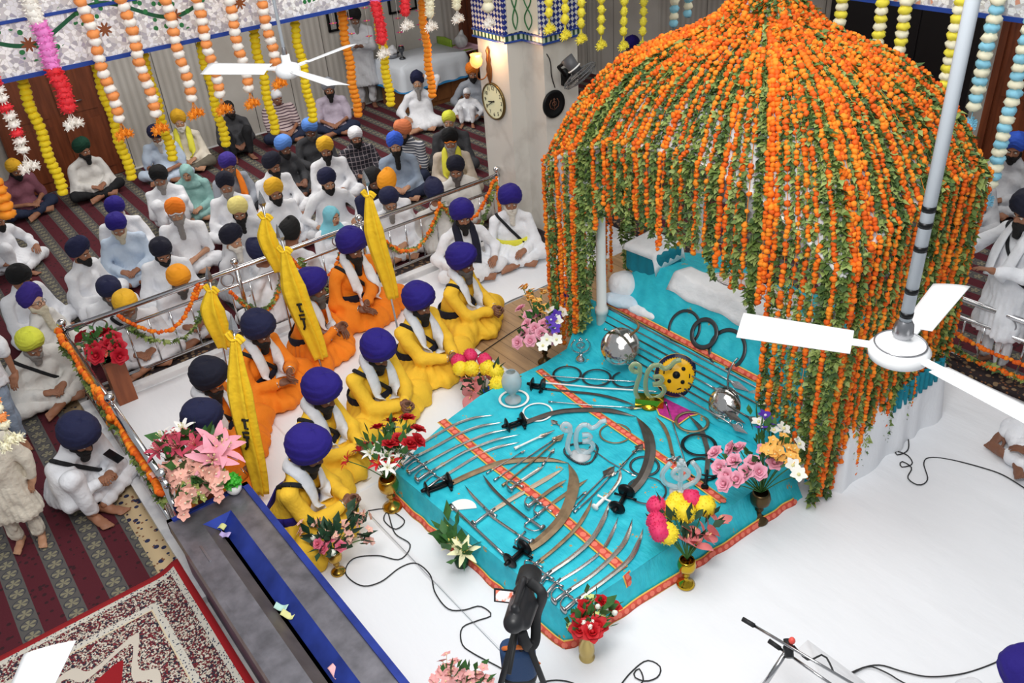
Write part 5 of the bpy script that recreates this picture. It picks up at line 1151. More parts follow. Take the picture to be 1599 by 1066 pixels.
person('man in grey shirt with pale yellow turban and black beard', (372, 323), 60, c_['greywhite'], 'm', T_('peak', 'paley'), B_('long', 'b'), pitch=.3, lean=.12, arms='lap', bottom=c_['denim'], **F)
person('man in white with navy turban and white beard in profile at the rail', (362, 367), 5, c_['greywhite'], 'l', T_('peak', 'blacknavy'), B_('long', 'w'), pitch=.15, lean=.12, arms='lap', bottom=W_, **F)
person('man in grey with purple turban and orange scarf far behind the grey beards', (356, 252), 60, c_['grey'], 'm', T_('peak', 'purple'), B_('short', 's'), pitch=.3, lean=.15, scarf=c_['orangeT'], arms='lap', bottom=c_['dblack'], h=.016)
person('man in white with mustard turban and black pocket badge, head tilted', (428, 293), 40, W_, 'm', T_('peak', 'mustard'), B_('short', 'b'), pitch=.1, lean=.2, yaw=-.2, arms='lap', **F)
person('man in white with dark navy turban and black beard behind the mustard turban', (425, 252), 55, W_, 'm', T_('peak', 'blacknavy'), B_('mid', 'b'), pitch=.2, lean=.1, arms='lap', h=.016)
person('man in white with navy turban and black beard behind the woman in aqua', (511, 277), 65, W_, 'l', T_('peak', 'navy'), B_('short', 'b'), pitch=.25, lean=.12, arms='knees', **F)
person('woman with aqua head scarf sitting behind the steel ball post', (517, 330), 55, c_['white'], 'l', ('cap', None), None, pitch=.1, lean=.1, arms='lap', hood=c_['aqua'], sc=.92, **F)
person('man in white with black turban seen from behind at the railing', (453, 360), 280, W_, 'm', T_('peak', 'black'), None, pitch=.2, lean=.1, arms='lap', **F)
person('man in white with amber turban seen from behind, far side of the railing', (605, 282), 260, W_, 'm', T_('peak', 'amber'), None, pitch=.2, lean=.1, arms='lap', **F)
person('old man in white with navy turban and glasses behind the railing ring', (608, 308), 70, W_, 'l', T_('peak', 'navy'), B_('long', 'g'), pitch=.35, lean=.15, arms='lap', glasses=True, **F)
person('man in beige with navy turban seen from behind near the rail garlands', (678, 296), 270, c_['offwhite'], 'm', T_('peak', 'navy'), None, pitch=.3, lean=.1, arms='lap', **F)
person('man in beige with navy turban and grey beard beside the pillar', (712, 258), 80, c_['offwhite'], 'm', T_('peak', 'blacknavy'), B_('long', 's'), pitch=.3, lean=.1, arms='lap', **F)
G = dict(h=.016)
person('man in beige with black turban, orange band and yellow scarf', (703, 214), 85, c_['beige'], 'm', T_('peak', 'black'), B_('mid', 'g'), pitch=.15, lean=.1, scarf=c_['yscarf'], arms='lap', under=c_['orangeT'], **G)
person('man in dark grey with bright yellow head cloth and grey beard', (701, 182), 80, c_['dgrey'], 'l', T_('low', 'limey'), B_('mid', 'g'), pitch=.1, lean=.1, arms='lap', **G)
person('man in grey shirt with bright blue turban and long black beard', (617, 220), 85, c_['greyblue'], 'l', T_('peak', 'brightb'), B_('vlong', 'b'), pitch=.1, lean=.08, arms='lap', bottom=c_['denim'], **G)
person('man in striped shirt with salmon turban behind the bright blue turban', (629, 200), 110, c_['stripew'], 'm', T_('peak', 'salmon'), B_('short', 'b'), pitch=.3, lean=.15, arms='lap', bottom=c_['denim'], short=True, **G)
person('man in dark plaid shirt with a knotted white head cloth', (555, 207), 70, c_['plaid'], 'm', T_('low', 'white'), B_('short', 'b'), pitch=.2, lean=.15, arms='lap', bottom=c_['denim'], **G)
person('man in white with pale mustard turban and black beard', (508, 227), 75, W_, 'm', T_('peak', 'mustard'), B_('mid', 'b'), pitch=.2, lean=.1, arms='lap', yaw=-.2, **G)
person('man in dark grey with sky blue turban, nearer of the two', (443, 224), 40, c_['dgrey'], 'd', T_('peak', 'skyb'), B_('short', 'b'), pitch=.25, lean=.15, arms='lap', **G)
person('man in dark grey with sky blue turban, farther of the two', (484, 197), 80, c_['dgrey'], 'd', T_('peak', 'skyb'), B_('short', 's'), pitch=.4, lean=.15, arms='lap', **G)
person('man in maroon striped shirt with a white skull cap by the wall', (432, 146), 60, c_['stripe'], 'm', T_('cap', 'white'), None, pitch=.35, lean=.1, arms='lap', bottom=c_['denim'], short=True, **G)
person('man in lilac shirt with grey turban and black beard by the wall', (513, 133), 70, c_['lilac'], 'm', T_('peak', 'grey'), B_('mid', 'b'), pitch=.2, lean=.05, arms='lap', bottom=c_['denim'], short=True, **G)
person('bareheaded man in dark grey shirt leaning on the back wall', (357, 164), 75, c_['dgrey'], 'd', ('hair', HAIRB), B_('short', 'b'), pitch=.25, lean=.0, arms='lap', bottom=c_['dblack'], knees='up', **G)
person('man in cream with yellow turban and a yellow green scarf by the wall', (279, 184), 70, c_['cream'], 'l', T_('peak', 'mustard'), B_('short', 'w'), pitch=.1, lean=.1, scarf=c_['yscarf'], arms='lap', bottom=c_['khaki'], **G)
person('man in pale blue with navy turban and white beard by the wall', (243, 207), 80, c_['bluewhite'], 'm', T_('peak', 'navy'), B_('long', 'w'), pitch=.45, lean=.15, arms='lap', short=True, bottom=c_['bluewhite'], **G)
person('man in white shirt with dark green turban sitting at the brown door', (128, 228), 55, c_['offwhite'], 'm', T_('peak', 'green'), B_('mid', 'b'), pitch=.15, lean=.2, arms='lap', bottom=c_['dblack'], **G)
person('man in mauve t-shirt and jeans with mustard turban', (22, 258), 40, c_['mauve'], 'm', T_('low', 'mustard'), B_('short', 'b'), pitch=.3, lean=.2, arms='lap', bottom=c_['denim'], short=True, **G)
person('man in white with navy turban raising a hand in front of the white table', (652, 123), 85, W_, 'l', T_('peak', 'navy'), B_('long', 'g'), pitch=.05, lean=.0, arms='raise', **G)
person('man in grey with orange turban beside the table, a child on his lap', (738, 108), 80, c_['grey'], 'm', T_('peak', 'orangeT'), B_('short', 'b'), pitch=.3, lean=.0, arms='knees', **G)
person('small child in white with a white head cloth', (729, 142), 95, W_, 'm', T_('cap', 'white'), None, pitch=.3, lean=.05, arms='knees', knees='up', sc=.68, **G)
person('man in navy mostly hidden behind the amber turban', (583, 276), 60, c_['navy'], 'd', T_('peak', 'dblack'), B_('short', 'b'), pitch=.3, lean=.1, arms='lap', h=.016)
person('man in white whose navy turban shows through the railing bars', (405, 392), 200, W_, 'm', T_('peak', 'navy'), None, pitch=.2, lean=.1, arms='lap', h=.016)
# --- standing figures
person('man standing in white with black turban, head bowed, hands joined at the back wall', (574, 25), 85, c_['greywhite'], 'd', T_('peak', 'black'), B_('long', 'g'), pitch=.5, lean=.02, arms='front', stand=True, h=.016, base=tuple(at(577, 166)[:2]), sc=1.03)
person('man standing in white with dark navy turban and black strap on the right', (1580, 300), 165, c_['white'], 'm', T_('round', 'blacknavy'), B_('mid', 'b'), pitch=.25, lean=.02, arms='reach', stand=True, strap=BLK, scarf=W_, h=.0135, base=tuple(at(1545, 572)[:2]))
person('boy in cream tunic and trousers walking at the left edge', (8, 640), 75, c_['cream'], 'l', ('hair', HAIRB), None, pitch=.3, lean=.05, arms='side', stand=True, h=.0125, base=tuple(at(52, 845)[:2]), sc=.78)
person('man standing in white shirt and grey trousers at the left edge', (-20, 420), 60, c_['white'], 'm', T_('peak', 'navy'), B_('short', 'b'), pitch=.3, arms='side', stand=True, h=.015, bottom=c_['greyblue'], short=True, base=tuple(at(22, 700)[:2]), sc=.93)
# --- right side and far side
person('man in grey with bright blue turban sitting at the far right wall', (1586, 232), 130, c_['greywhite'], 'm', T_('peak', 'brightb'), B_('short', 'b'), pitch=.2, arms='lap', base=tuple(plane(1592, 222, 0, 10.7)[:2]), sc=1.08, **G)
person('man in grey with mustard head cloth half hidden behind the canopy edge', (1528, 262), 120, c_['greywhite'], 'm', T_('low', 'mustard'), None, pitch=.2, arms='lap', **G)
person('man in white with royal blue turban far behind the canopy', (984, 50), 90, c_['greywhite'], 'd', T_('peak', 'royal'), B_('short', 'b'), pitch=.2, arms='lap', base=tuple(plane(984, 50, 1, 11.1)[:2]), sc=1.16, **G)
person('attendant in orange sitting behind the cot under the canopy', (1150, 330), 200, c_['orange'], 'm', T_('round', 'blacknavy'), B_('long', 'b'), pitch=.3, arms='lap', robe=True, base=(6.0, 4.15), sc=1.0, h=.015)
person('person with royal blue turban at the lower right picture corner', (1608, 1052), 200, W_, 'm', T_('round', 'royal'), B_('mid', 'b'), pitch=.3, arms='lap', h=.0125)
person('person in white at the right edge, one hand on the floor', (1668, 600), 190, W_, 'd', T_('peak', 'navy'), B_('mid', 'b'), pitch=.2, arms='floor', h=.0135)

ph_ = at(178, 712, .42); solo('mobile_phone', MB().box((-.036, -.075, -.005), (.036, .075, .005), R=rotz(.5)@rotx(.4), o=ph_), mat('phone_black', '15161a', .2), 'black phone held by the squatting man with the navy turban', 'phone', smooth=False)

def hanky(px, label, r=.07):
    p = at(*px, .02); V, Q = Blob().ell((0, 0, .03), (r, r*.75, .03)).ell((r*.6, r*.4, .025), (r*.6, r*.5, .022)).surf(.01, lambda P: .008*np.sin(70*P[..., 0]+3*np.sin(40*P[..., 1]))*np.sin(55*P[..., 1])); solo('handkerchief', MB().add(V+p, Q), W_, label, 'cloth')
hanky((770, 512), 'crumpled white handkerchief in front of the man nearest the planks', .085); hanky((512, 522), 'crumpled white cloth in front of the grey bearded man in orange', .09)
# ================================================================ FLOWERS, VASES
def petals(mb, n, L, W, tilt, curl, z0=0.0, r0=.0, m=0, tip=.1, ph=0.0, nu=4):
    """a ring of n cupped petals: tilt up from flat (rad), curl outwards along the length"""
    for i in range(n):
        a = 2*PI*i/n+ph; rows = []
        for k in range(nu+1):
            t = k/nu; el = tilt-curl*t; 
            if k == 0: x, z = r0, z0
            else: x += L/nu*math.cos(el); z += L/nu*math.sin(el)
            w = W*(math.sin(PI*min(t*.85+.12, 1))**.8)*(1-t*(1-tip)*.3)
            rows.append([(x, -w, z+.18*w), (x, 0, z), (x, w, z+.18*w)])
        V = np.array(rows).reshape(-1, 3)@rotz(a).T; Q = [[3*k+j, 3*k+3+j, 3*k+4+j, 3*k+1+j] for k in range(nu) for j in (0, 1)]; mb.add(V, Q, m=m)
    return mb
FT = {}
def fl_mesh(kind, c, c2='e9c94a'):
    key = (kind, c, c2)
    if key in FT: return FT[key]
    mb = MB(); m = mat('petal_'+c, c, .6, var=.08, vscale=40); m2 = mat('petal_'+c2, c2, .6); r = np.random.default_rng(len(FT)+3)
    if kind == 'rose':
        for k, (n, L, W, ti, cu) in enumerate(((3, .5, .3, 1.5, .1), (4, .62, .38, 1.35, .4), (5, .78, .45, 1.05, .7), (6, .95, .5, .7, .8))): petals(mb, n, L, W, ti, cu, 0, .08, 0, .8, k*.7)
        mb.sph((0, 0, .25), (.2, .2, .26), 8, 6)
    elif kind == 'mum':
        for k in range(7):
            el = 1.45-k*.36; petals(mb, 6+int(9*math.cos(el)), .62, .085, el, .5, .25+.12*math.sin(el), .28*math.cos(el), 0, .5, k*.3, 3)
        mb.sph((0, 0, .25), .5, 10, 8)
    elif kind == 'pom':
        V, Q = lumpy(16, 12, .22, 5); mb.add(V*.8+[0, 0, .3], Q)
        for k in range(7): petals(mb, 12, .35, .07, 1.4-k*.35, .2, .3+.62*math.sin(1.4-k*.35), .62*max(math.cos(1.4-k*.35), .05), 0, .5, k*.4, 2)
    elif kind == 'lily':
        petals(mb, 6, 1.15, .2, .95, 1.1, 0, .05, 0, .2, 0, 5)
        for i in range(5): a = i*1.257; mb.cyl((0, 0, 0), (.2*math.cos(a), .2*math.sin(a), .6), .02, seg=5, m=1).sph((.2*math.cos(a), .2*math.sin(a), .62), .05, 6, 4, 1)
    elif kind == 'calla':
        petals(mb, 3, 1.1, .5, .75, .5, 0, .08, 0, .1, 0, 5); mb.cyl((0, 0, .1), (0, 0, .6), .06, .04, 6, 1)
    elif kind == 'orchid':
        petals(mb, 5, .8, .34, .5, .4, 0, .05, 0, .7); mb.sph((0, 0, .15), .16, 8, 6, 1)
    elif kind == 'blossom':
        for i in range(5):
            o = r.uniform(-.55, .55, 3)*[1, 1, .6]; q = MB(); petals(q, 5, .42, .2, .4, .3, 0, .03, 0, .8, r.uniform(0, 1), 3); q.sph((0, 0, .05), .09, 6, 4, 1); mb.merge(q, rotx(r.uniform(-.6, .6))@roty(r.uniform(-.6, .6)), o); mb.cyl((0, 0, -.3), o, .022, seg=4, m=1)
        mb.cyl((0, 0, -.5), (0, 0, -.2), .03, seg=5, m=1)
    elif kind == 'ball': V, Q = lumpy(10, 8, .3, 9); mb.add(V*.6, Q)
    FT[key] = mb.mesh(kind, [m, m2]); return FT[key]
m_stem = mat('stem_green', '3e6b2c', .6); m_leafg = mat('bouquet_leaf', '3c6b34', .55, var=.25, vscale=20); m_leafd = mat('dark_leaf', '22432b', .55)
FNAME = dict(rose='rose', mum='chrysanthemum', pom='pompom_flower', lily='lily', calla='calla_flower', orchid='orchid', blossom='blossom_spray', ball='bud')
def bouquet(t, base, heads, leaves=30, leafL=.12, lm=None, squash=1.0, R0=.16):
    """heads: (kind, colour, colour2, size, (px, py) or offset, z)"""
    base = np.array(base, float); st = MB(); hp = []; grow = {'rose': 1.5, 'blossom': 1.35, 'pom': 1.4, 'orchid': 1.35, 'lily': 1.35, 'calla': 1.2, 'ball': 1.0}; leaves = int(leaves*1.8)
    for kind, c, c2, s, p in heads:
        s = s*grow.get(kind, 1)
        p = np.array(p, float); d = nrm(p-base); o = bpy.data.objects.new(FNAME[kind], fl_mesh(kind, c, c2)); COL.objects.link(o); o.parent = t; o.location = tuple(p-worldloc(t)-d*s*.3)
        n = nrm(d+A3(*rng.normal(0, .22, 3))+A3(-.15, -.2, .2)); q = Vector(n).to_track_quat('Z', 'Y'); o.rotation_euler = (q.to_matrix()@Matrix.Rotation(rng.uniform(0, 6), 3, 'Z')).to_euler(); o.scale = (s,)*3
        st.tube(spline([base, base+(p-base)*.5+A3(0, 0, .02), p-d*s*.25], 4), .004, 5); hp.append(p)
    st.obj('stems', m_stem, t); lf = MB(); ctr = np.mean(hp, 0)
    for i in range(leaves):
        q = hp[rng.integers(len(hp))]*.68+base*.12+ctr*.2+rng.normal(0, .035, 3); d = nrm(q-base+rng.normal(0, .07, 3)); L = leafL*rng.uniform(.6, 1.2); up = nrm(np.cross(d, rng.normal(0, 1, 3))); sd = np.cross(d, up); W = L*.26
        lf.add([q, q+d*L*.4+sd*W, q+d*L*.5-up*.006, q+d*L*.4-sd*W, q+d*L-A3(0, 0, L*.15)], [[0, 1, 4, 2], [0, 2, 4, 3]])
    if leaves: lf.obj('leaves', lm or m_leafg, t)
    return t
def dome(ctr, rx, rz_, kinds, seed=0, up=.1):
    """heads spread over a dome"""
    r = np.random.default_rng(seed); n = len(kinds); out = []
    for i, (k, c, c2, s) in enumerate(kinds):
        z = 1-(i+.5)/n*1.05; a = i*2.39996+r.uniform(-.3, .3); q = math.sqrt(max(1-z*z, 0)); out.append((k, c, c2, s, np.array(ctr)+[rx*q*math.cos(a), rx*q*math.sin(a), rz_*z+r.uniform(-.02, .02)]))
    return out
GOB = [(0, 0), (.062, 0), (.066, .012), (.05, .03), (.02, .05), (.015, .085), (.028, .1), (.018, .115), (.03, .13), (.06, .165), (.066, .2), (.058, .235), (.052, .25), (.046, .25), (.05, .23), (.058, .2), (.0, .14)]
def vase(t, c, m, s=1.0, prof=None): return MB().lathe(np.array(prof or GOB)*s, c, 24).obj('vase', m, t)
def fpx(pts, z): return [at(x, y, zz) for (x, y), zz in zip(pts, np.broadcast_to(z, len(pts)))]
m_dbr = mat('antique_brass', '5a4a32', .35, .9)
# red roses and white lilies in the tall brass vase
c = at(614, 792, .012); t = thing('flower_vase', 'brass vase of red roses and white lilies at the platform corner near the yellow row', 'vase', c); vase(t, c, m_brs, 1.25)
bouquet(t, c+[0, 0, .3], [('rose', 'b5121f', 'b5121f', .05, p) for p in fpx([(612, 655), (638, 650), (655, 668), (590, 645+20), (642, 690), (655, 685), (625, 682), (610, 690)], .62)]+[('lily', 'd81e2a', 'f0d040', .06, p) for p in fpx([(560, 700), (540, 718), (590, 722), (612, 718), (580, 690)], .5)]+[('lily', 'f4f4ec', 'e0d890', .055, p) for p in fpx([(600, 672), (597, 690), (588, 698), (605, 710), (577, 705), (620, 703), (615, 665), (605, 728)], .54)], 34)
# pink and white in a small brass goblet
c = at(529, 893, .012); t = thing('flower_vase', 'small brass goblet of pink and white flowers beside the donation box', 'vase', c); vase(t, c, m_brs, .85)
bouquet(t, c+[0, 0, .2], [('blossom', 'f3bcae', 'f0d8b0', .06, p) for p in fpx([(530, 830), (545, 815), (510, 822), (468, 822), (497, 812), (553, 835), (580, 838), (560, 808), (572, 800)], .36)]+[('rose', 'e4708a', 'e4708a', .032, p) for p in fpx([(495, 848), (505, 855), (533, 852), (515, 840)], .34)]+[('ball', 'eef0e0', 'eef0e0', .04, p) for p in fpx([(500, 832), (520, 863), (487, 838)], .33)], 44, .12, m_leafd)
# pale lily at the platform
c = at(722, 882, .012); t = thing('flower_pot', 'pale yellow lily in a small dark pot against the near left cloth skirt', 'vase', c); MB().lathe([(0, 0), (.045, 0), (.055, .06), (.048, .062), (0, .05)], c, 16).obj('pot', m_leafd, t)
bouquet(t, c+[0, 0, .06], [('lily', 'f0edc0', 'd8c860', .085, p) for p in fpx([(712, 850), (725, 860)], .25)]+[('ball', 'd8d060', 'd8d060', .02, p) for p in fpx([(698, 820), (702, 832), (700, 842)], .3)], 16, .16, m_leafg)
# red roses in a gold vase
c = at(917, 1026, .012); t = thing('flower_vase', 'gold vase of red roses and white buds at the nearest corner of the platform', 'vase', c); vase(t, c, mat('pale_gold', 'c8b070', .3, .8), 1.0, [(0, 0), (.05, 0), (.052, .01), (.04, .02), (.052, .07), (.05, .12), (.03, .17), (.026, .2), (.036, .22), (.03, .22), (0, .1)])
bouquet(t, c+[0, 0, .2], [('rose', 'c4141f', 'c4141f', .05, p) for p in fpx([(915, 945), (908, 962), (935, 975), (925, 985), (905, 980), (958, 945), (945, 938)], .4)]+[('ball', 'f2f4e8', 'f2f4e8', .03, p) for p in fpx([(935, 945), (925, 970), (922, 978), (947, 950), (962, 955), (912, 972)], .42)]+[('blossom', 'cfe08a', 'e8e8c0', .04, p) for p in fpx([(925, 930), (938, 958), (913, 983), (942, 965), (895, 978)], .38)], 30, .1)
# pompoms and callas
def pomvase(base, P, Yl, K, z, label, withvase):
    c = at(*base, .012); t = thing('flower_vase' if withvase else 'flower_bunch', label, 'vase' if withvase else 'flowers', c)
    if withvase: vase(t, c, m_gold, 1.0)
    b = c+[0, 0, .25 if withvase else .04]
    bouquet(t, b, [('pom', 'e2356a', 'e2356a', .06, p) for p in fpx(P, z+.06)]+[('pom', 'fbdf35', 'fbdf35', .065, p) for p in fpx(Yl, z+.03)]+[('calla', 'df8585', 'e8c080', .09, p) for p in fpx(K, z-.03)]+[('orchid', '2450b8', 'd0d8f0', .06, p) for p in fpx([(int(np.mean([k[0] for k in K]))-10*(1 if withvase else -2), int(np.mean([k[1] for k in K]))+12)], z-.1)], 22, .13, m_leafd)
pomvase((1071, 912), [(1025, 790), (1025, 815), (1076, 778), (1030, 830)], [(1050, 795), (1070, 800), (1100, 790), (1043, 832), (1058, 785)], [(1085, 830), (1105, 835), (1090, 845), (1075, 840), (1110, 822), (1128, 812)], .42, 'gold goblet of pink and yellow pompoms and coral callas on the right of the platform', True)
pomvase((757, 622), [(715, 565), (735, 555), (757, 563)], [(720, 575), (738, 575), (762, 575), (775, 580), (780, 600)], [(728, 592), (737, 608), (752, 592), (770, 592), (733, 618), (740, 600)], .22, 'pink and yellow pompoms with coral callas on the far left edge of the platform', False)
# two tall mixed arrangements in dark vases
def mixed(base, roses, yel, pur, whi, z, label, s=1.15):
    c = at(*base, .012); t = thing('flower_vase', label, 'vase', c); vase(t, c, m_dbr, s)
    bouquet(t, c+[0, 0, .28], [('rose', 'eaa3b8', 'eaa3b8', .045, p) for p in fpx(roses, z)]+[('blossom', 'f6b95a', 'f0e0a0', .07, p) for p in fpx(yel, z+.12)]+[('orchid', '5a34b0', 'e8e0f0', .055, p) for p in fpx(pur, z+.12)]+[('orchid', 'f2f0e8', 'e8e0a0', .055, p) for p in fpx(whi, z+.1)], 46, .1)
mixed((1184, 812), [(1115, 705), (1140, 698), (1153, 697), (1122, 728), (1145, 718), (1175, 720), (1165, 735), (1185, 735), (1133, 742), (1150, 748), (1130, 755), (1195, 700), (1210, 720)], [(1205, 685), (1225, 680), (1240, 695), (1215, 700), (1235, 712), (1205, 700)], [(1195, 645), (1190, 665), (1205, 655)], [(1180, 610), (1195, 628), (1215, 630), (1185, 655), (1210, 668), (1250, 690), (1240, 725), (1250, 740), (1225, 665)], .66, 'dark brass vase of pink roses, yellow sprays and violet orchids near the right strings')
mixed((852, 566), [(812, 480), (825, 490), (838, 492), (822, 505), (835, 512), (850, 505), (845, 520), (862, 528), (818, 520), (828, 532), (808, 535), (862, 520)], [(815, 445), (830, 450), (845, 450), (840, 465), (850, 475), (822, 460)], [(885, 460), (880, 472), (890, 450), (870, 490), (862, 498), (868, 512)], [(875, 465), (880, 485), (872, 500), (855, 530), (848, 540), (870, 530), (860, 482)], .54, 'dark brass vase of pink roses, yellow sprays and violet orchids by the left canopy post')
# the big pink bouquet, the red bouquet, each on a wooden pedestal
m_ped = wood('pedestal_wood', '7a3f20', '9a5630', 1, 2)
def pedestal(c, h, label, w_=.085):
    return solo('pedestal', MB().prism([(c[0]-w_, c[1]-w_), (c[0]+w_, c[1]-w_), (c[0]+w_, c[1]+w_), (c[0]-w_, c[1]+w_)], 0.01, h).box((c[0]-w_-.02, c[1]-w_-.02, h-.02), (c[0]+w_+.02, c[1]+w_+.02, h)), m_ped, label, 'pedestal', smooth=False)
c = np.array([.98, 5.62, .5]); pedestal(c, .5, 'wooden pedestal under the big pink bouquet beside the donation box'); t = thing('flower_bouquet', 'big bouquet of pink lilies and blossoms at the end of the left railing', 'flowers', c)
q = at(305, 725, .82)
h_ = [('lily', 'f4a6b8', 'f0d0a0', .13, p) for p in fpx([(340, 690), (335, 715), (350, 700)], .86)]+[('lily', 'c94a62', 'e08a80', .085, p) for p in fpx([(285, 678), (260, 690), (275, 695), (305, 690), (245, 700), (270, 680)], .88)]+[('lily', 'f7f3ef', 'e0d890', .07, p) for p in fpx([(250, 680), (285, 665)], .9)]+[('blossom', 'f6b7a6', 'f4ddc4', .085, p) for p in fpx([(290, 705), (310, 715), (265, 725), (300, 735), (320, 735), (285, 755), (305, 760), (325, 755), (270, 745), (335, 740), (310, 745), (295, 775), (290, 790), (345, 760), (250, 735), (320, 680), (310, 670), (327, 668)], .8)]+[('blossom', 'c5cf78', 'e8e8c0', .06, p) for p in fpx([(280, 735), (300, 770), (310, 775), (340, 735), (290, 765)], .78)]
bouquet(t, c, h_, 50, .16)
c = np.array([.98, 7.92, .5]); pedestal(c, .5, 'wooden pedestal in the railing corner under the red bouquet', .09); t = thing('flower_bouquet', 'bunch of red roses and small leaves in the corner of the railings', 'flowers', c)
bouquet(t, c, [('rose', 'c01a30', 'c01a30', .06, p) for p in fpx([(125, 525), (143, 522), (160, 518), (178, 525), (185, 540), (145, 545), (150, 555), (187, 555), (170, 535), (165, 515)], .72)]+[('blossom', 'e05a4a', 'f0c0a0', .05, p) for p in fpx([(150, 530), (135, 540), (172, 550)], .7)], 60, .1)
# bouquet at the bottom edge, blossoms at the left edge
c = at(700, 1130, .012); t = thing('flower_bunch', 'pink blossom sprays at the lower picture edge beside the tripod', 'flowers', c)
bouquet(t, c, [('blossom', 'f3b0ae', 'f0d8b0', .06, p) for p in fpx([(697, 1030), (705, 1040), (712, 1055), (722, 1060), (700, 1050), (755, 1055), (748, 1062), (690, 1060)], .35)], 14, .1)
# little green plant in a white pot on the donation box
GZ = .6
c = at(368, 768, GZ); t = thing('potted_plant', 'small bright green plant in a round white pot on the corner of the donation box', 'plant', c)
MB().lathe([(0, 0), (.035, 0), (.052, .025), (.056, .05), (.048, .075), (.042, .075), (.0, .06)], c, 20).obj('pot', m_shw, t)
pb = MB(); P = rng.normal(0, 1, (46, 3)); P = nrm(P)*rng.uniform(.4, 1, (46, 1))*[.058, .058, .045]+c+[0, 0, .105]; pb.strew(LWV[rng.integers(0, 6, 46)], LWQ, None, P, rand_R(46, 5), np.full(46, .75)); pb.strew(MGV[rng.integers(0, 6, 46)], MGQ, None, P, rand_R(46), np.full(46, .016)); pb.obj('foliage', mat('bright_plant_green', '3fae2e', .5), t)
# ================================================================ FLAGS
m_flag = cloth('flag_saffron_yellow', 'fbcf2a'); m_fpole = mat('flag_pole_steel', 'bfc0c2', .25, 1); m_ink = mat('black_print', '15130f', .7)
def above(b, top):
    zs = np.linspace(.5, 2.4, 200); P = np.array([at(*top, z) for z in zs]); return P[np.argmin(np.linalg.norm(P[:, :2]-b[:2], axis=1))]
def flag(label, hand, zh, top, knot, end, ink=False, w=.07, spear='leaf'):
    b = at(*hand, zh); T = above(b, top); t = thing('flag', label, 'flag', (b[0], b[1], max(.02, zh-.3))); L = np.linalg.norm(T-b); ax = (T-b)/L; lo = b-ax*((zh-.02)/max(ax[2], .3))
    MB().cyl(lo, T, .011, seg=8).obj('pole', m_fpole, t)
    s = nrm(np.cross(ax, CF)); MB().sweep([T-ax*.02, T+ax*.03, T+ax*.07, T+ax*.16], [(-1, 0), (0, .35), (1, 0), (0, -.35)], True, True, 0, CF, np.array([.3, 1, .8, .04])*.036).obj('spearhead', m_fpole, t, smooth=False)
    f = lambda py: b+(T-b)*np.clip((b_[1]-py)/(b_[1]-top[1]), -.25, 1.02)
    b_ = hand; k0, k1 = f(knot), f(end); n = 30; tt = np.linspace(0, 1, n); path = k0+(k1-k0)*tt[:, None]; off = nrm(np.cross(ax, s))
    path = path-CF*[1, 1, 0]*(.03*np.sin(tt*PI))[:, None]+s*(.02*np.sin(tt*5))[:, None]
    rad = w*(.32+.68*np.clip(tt*3.2, 0, 1))*(1-.35*tt**3); a = np.arange(40)*2*PI/40; fold = 1+.40*np.cos(6*a+1)+.16*np.cos(11*a); prof = np.stack([np.cos(a)*fold, np.sin(a)*fold*.62], 1)
    mb = MB().sweep(path, prof, True, True, 0, CF, rad); 
    kp = MB(); kp.sweep(spline([k0+s*.05+ax*.05, k0+s*.02, k0-s*.02+ax*.01, k0-s*.055-ax*.03], 6), prof*.6, True, True, 0, CF, np.array([.035]*19)); mb.merge(kp)
    mb.obj('flag_cloth', m_flag, t)
    if ink:
        g = MB(); c0 = k0+(k1-k0)*.55
        for st in ([(-.02, .09), (.012, .09)], [(.0, .09), (.0, .03), (-.015, .03)], [(-.015, .0), (.015, .0), (.014, -.03), (-.012, -.035)], [(.0, -.035), (.004, -.1), (.014, -.12)]):
            g.tube([c0+s*x*1.6+ax*y*1.3-nrm(CF*[1, 1, .3])*(w*1.12) for x, y in st], .011, 6)
        g.obj('printed_letters', m_ink, t)
    return t
flag('yellow flag held upright by the broad man in orange', (612, 470), .42, (573, 290), 303, 465)
flag('yellow flag with black lettering held by the grey bearded man in orange', (492, 540), .40, (440, 375), 390, 560, True, .085)
flag('yellow flag with a white wrapped tip rising behind the lettered flag', (452, 500), .42, (411, 322), 338, 420, False, .07)
flag('yellow flag with black lettering nearest the pink bouquet', (398, 725), .45, (366, 520), 528, 775, True, .072)
flag('short yellow flag tied close to the railing behind the orange row', (352, 560), .42, (328, 440), 452, 540, False, .085)
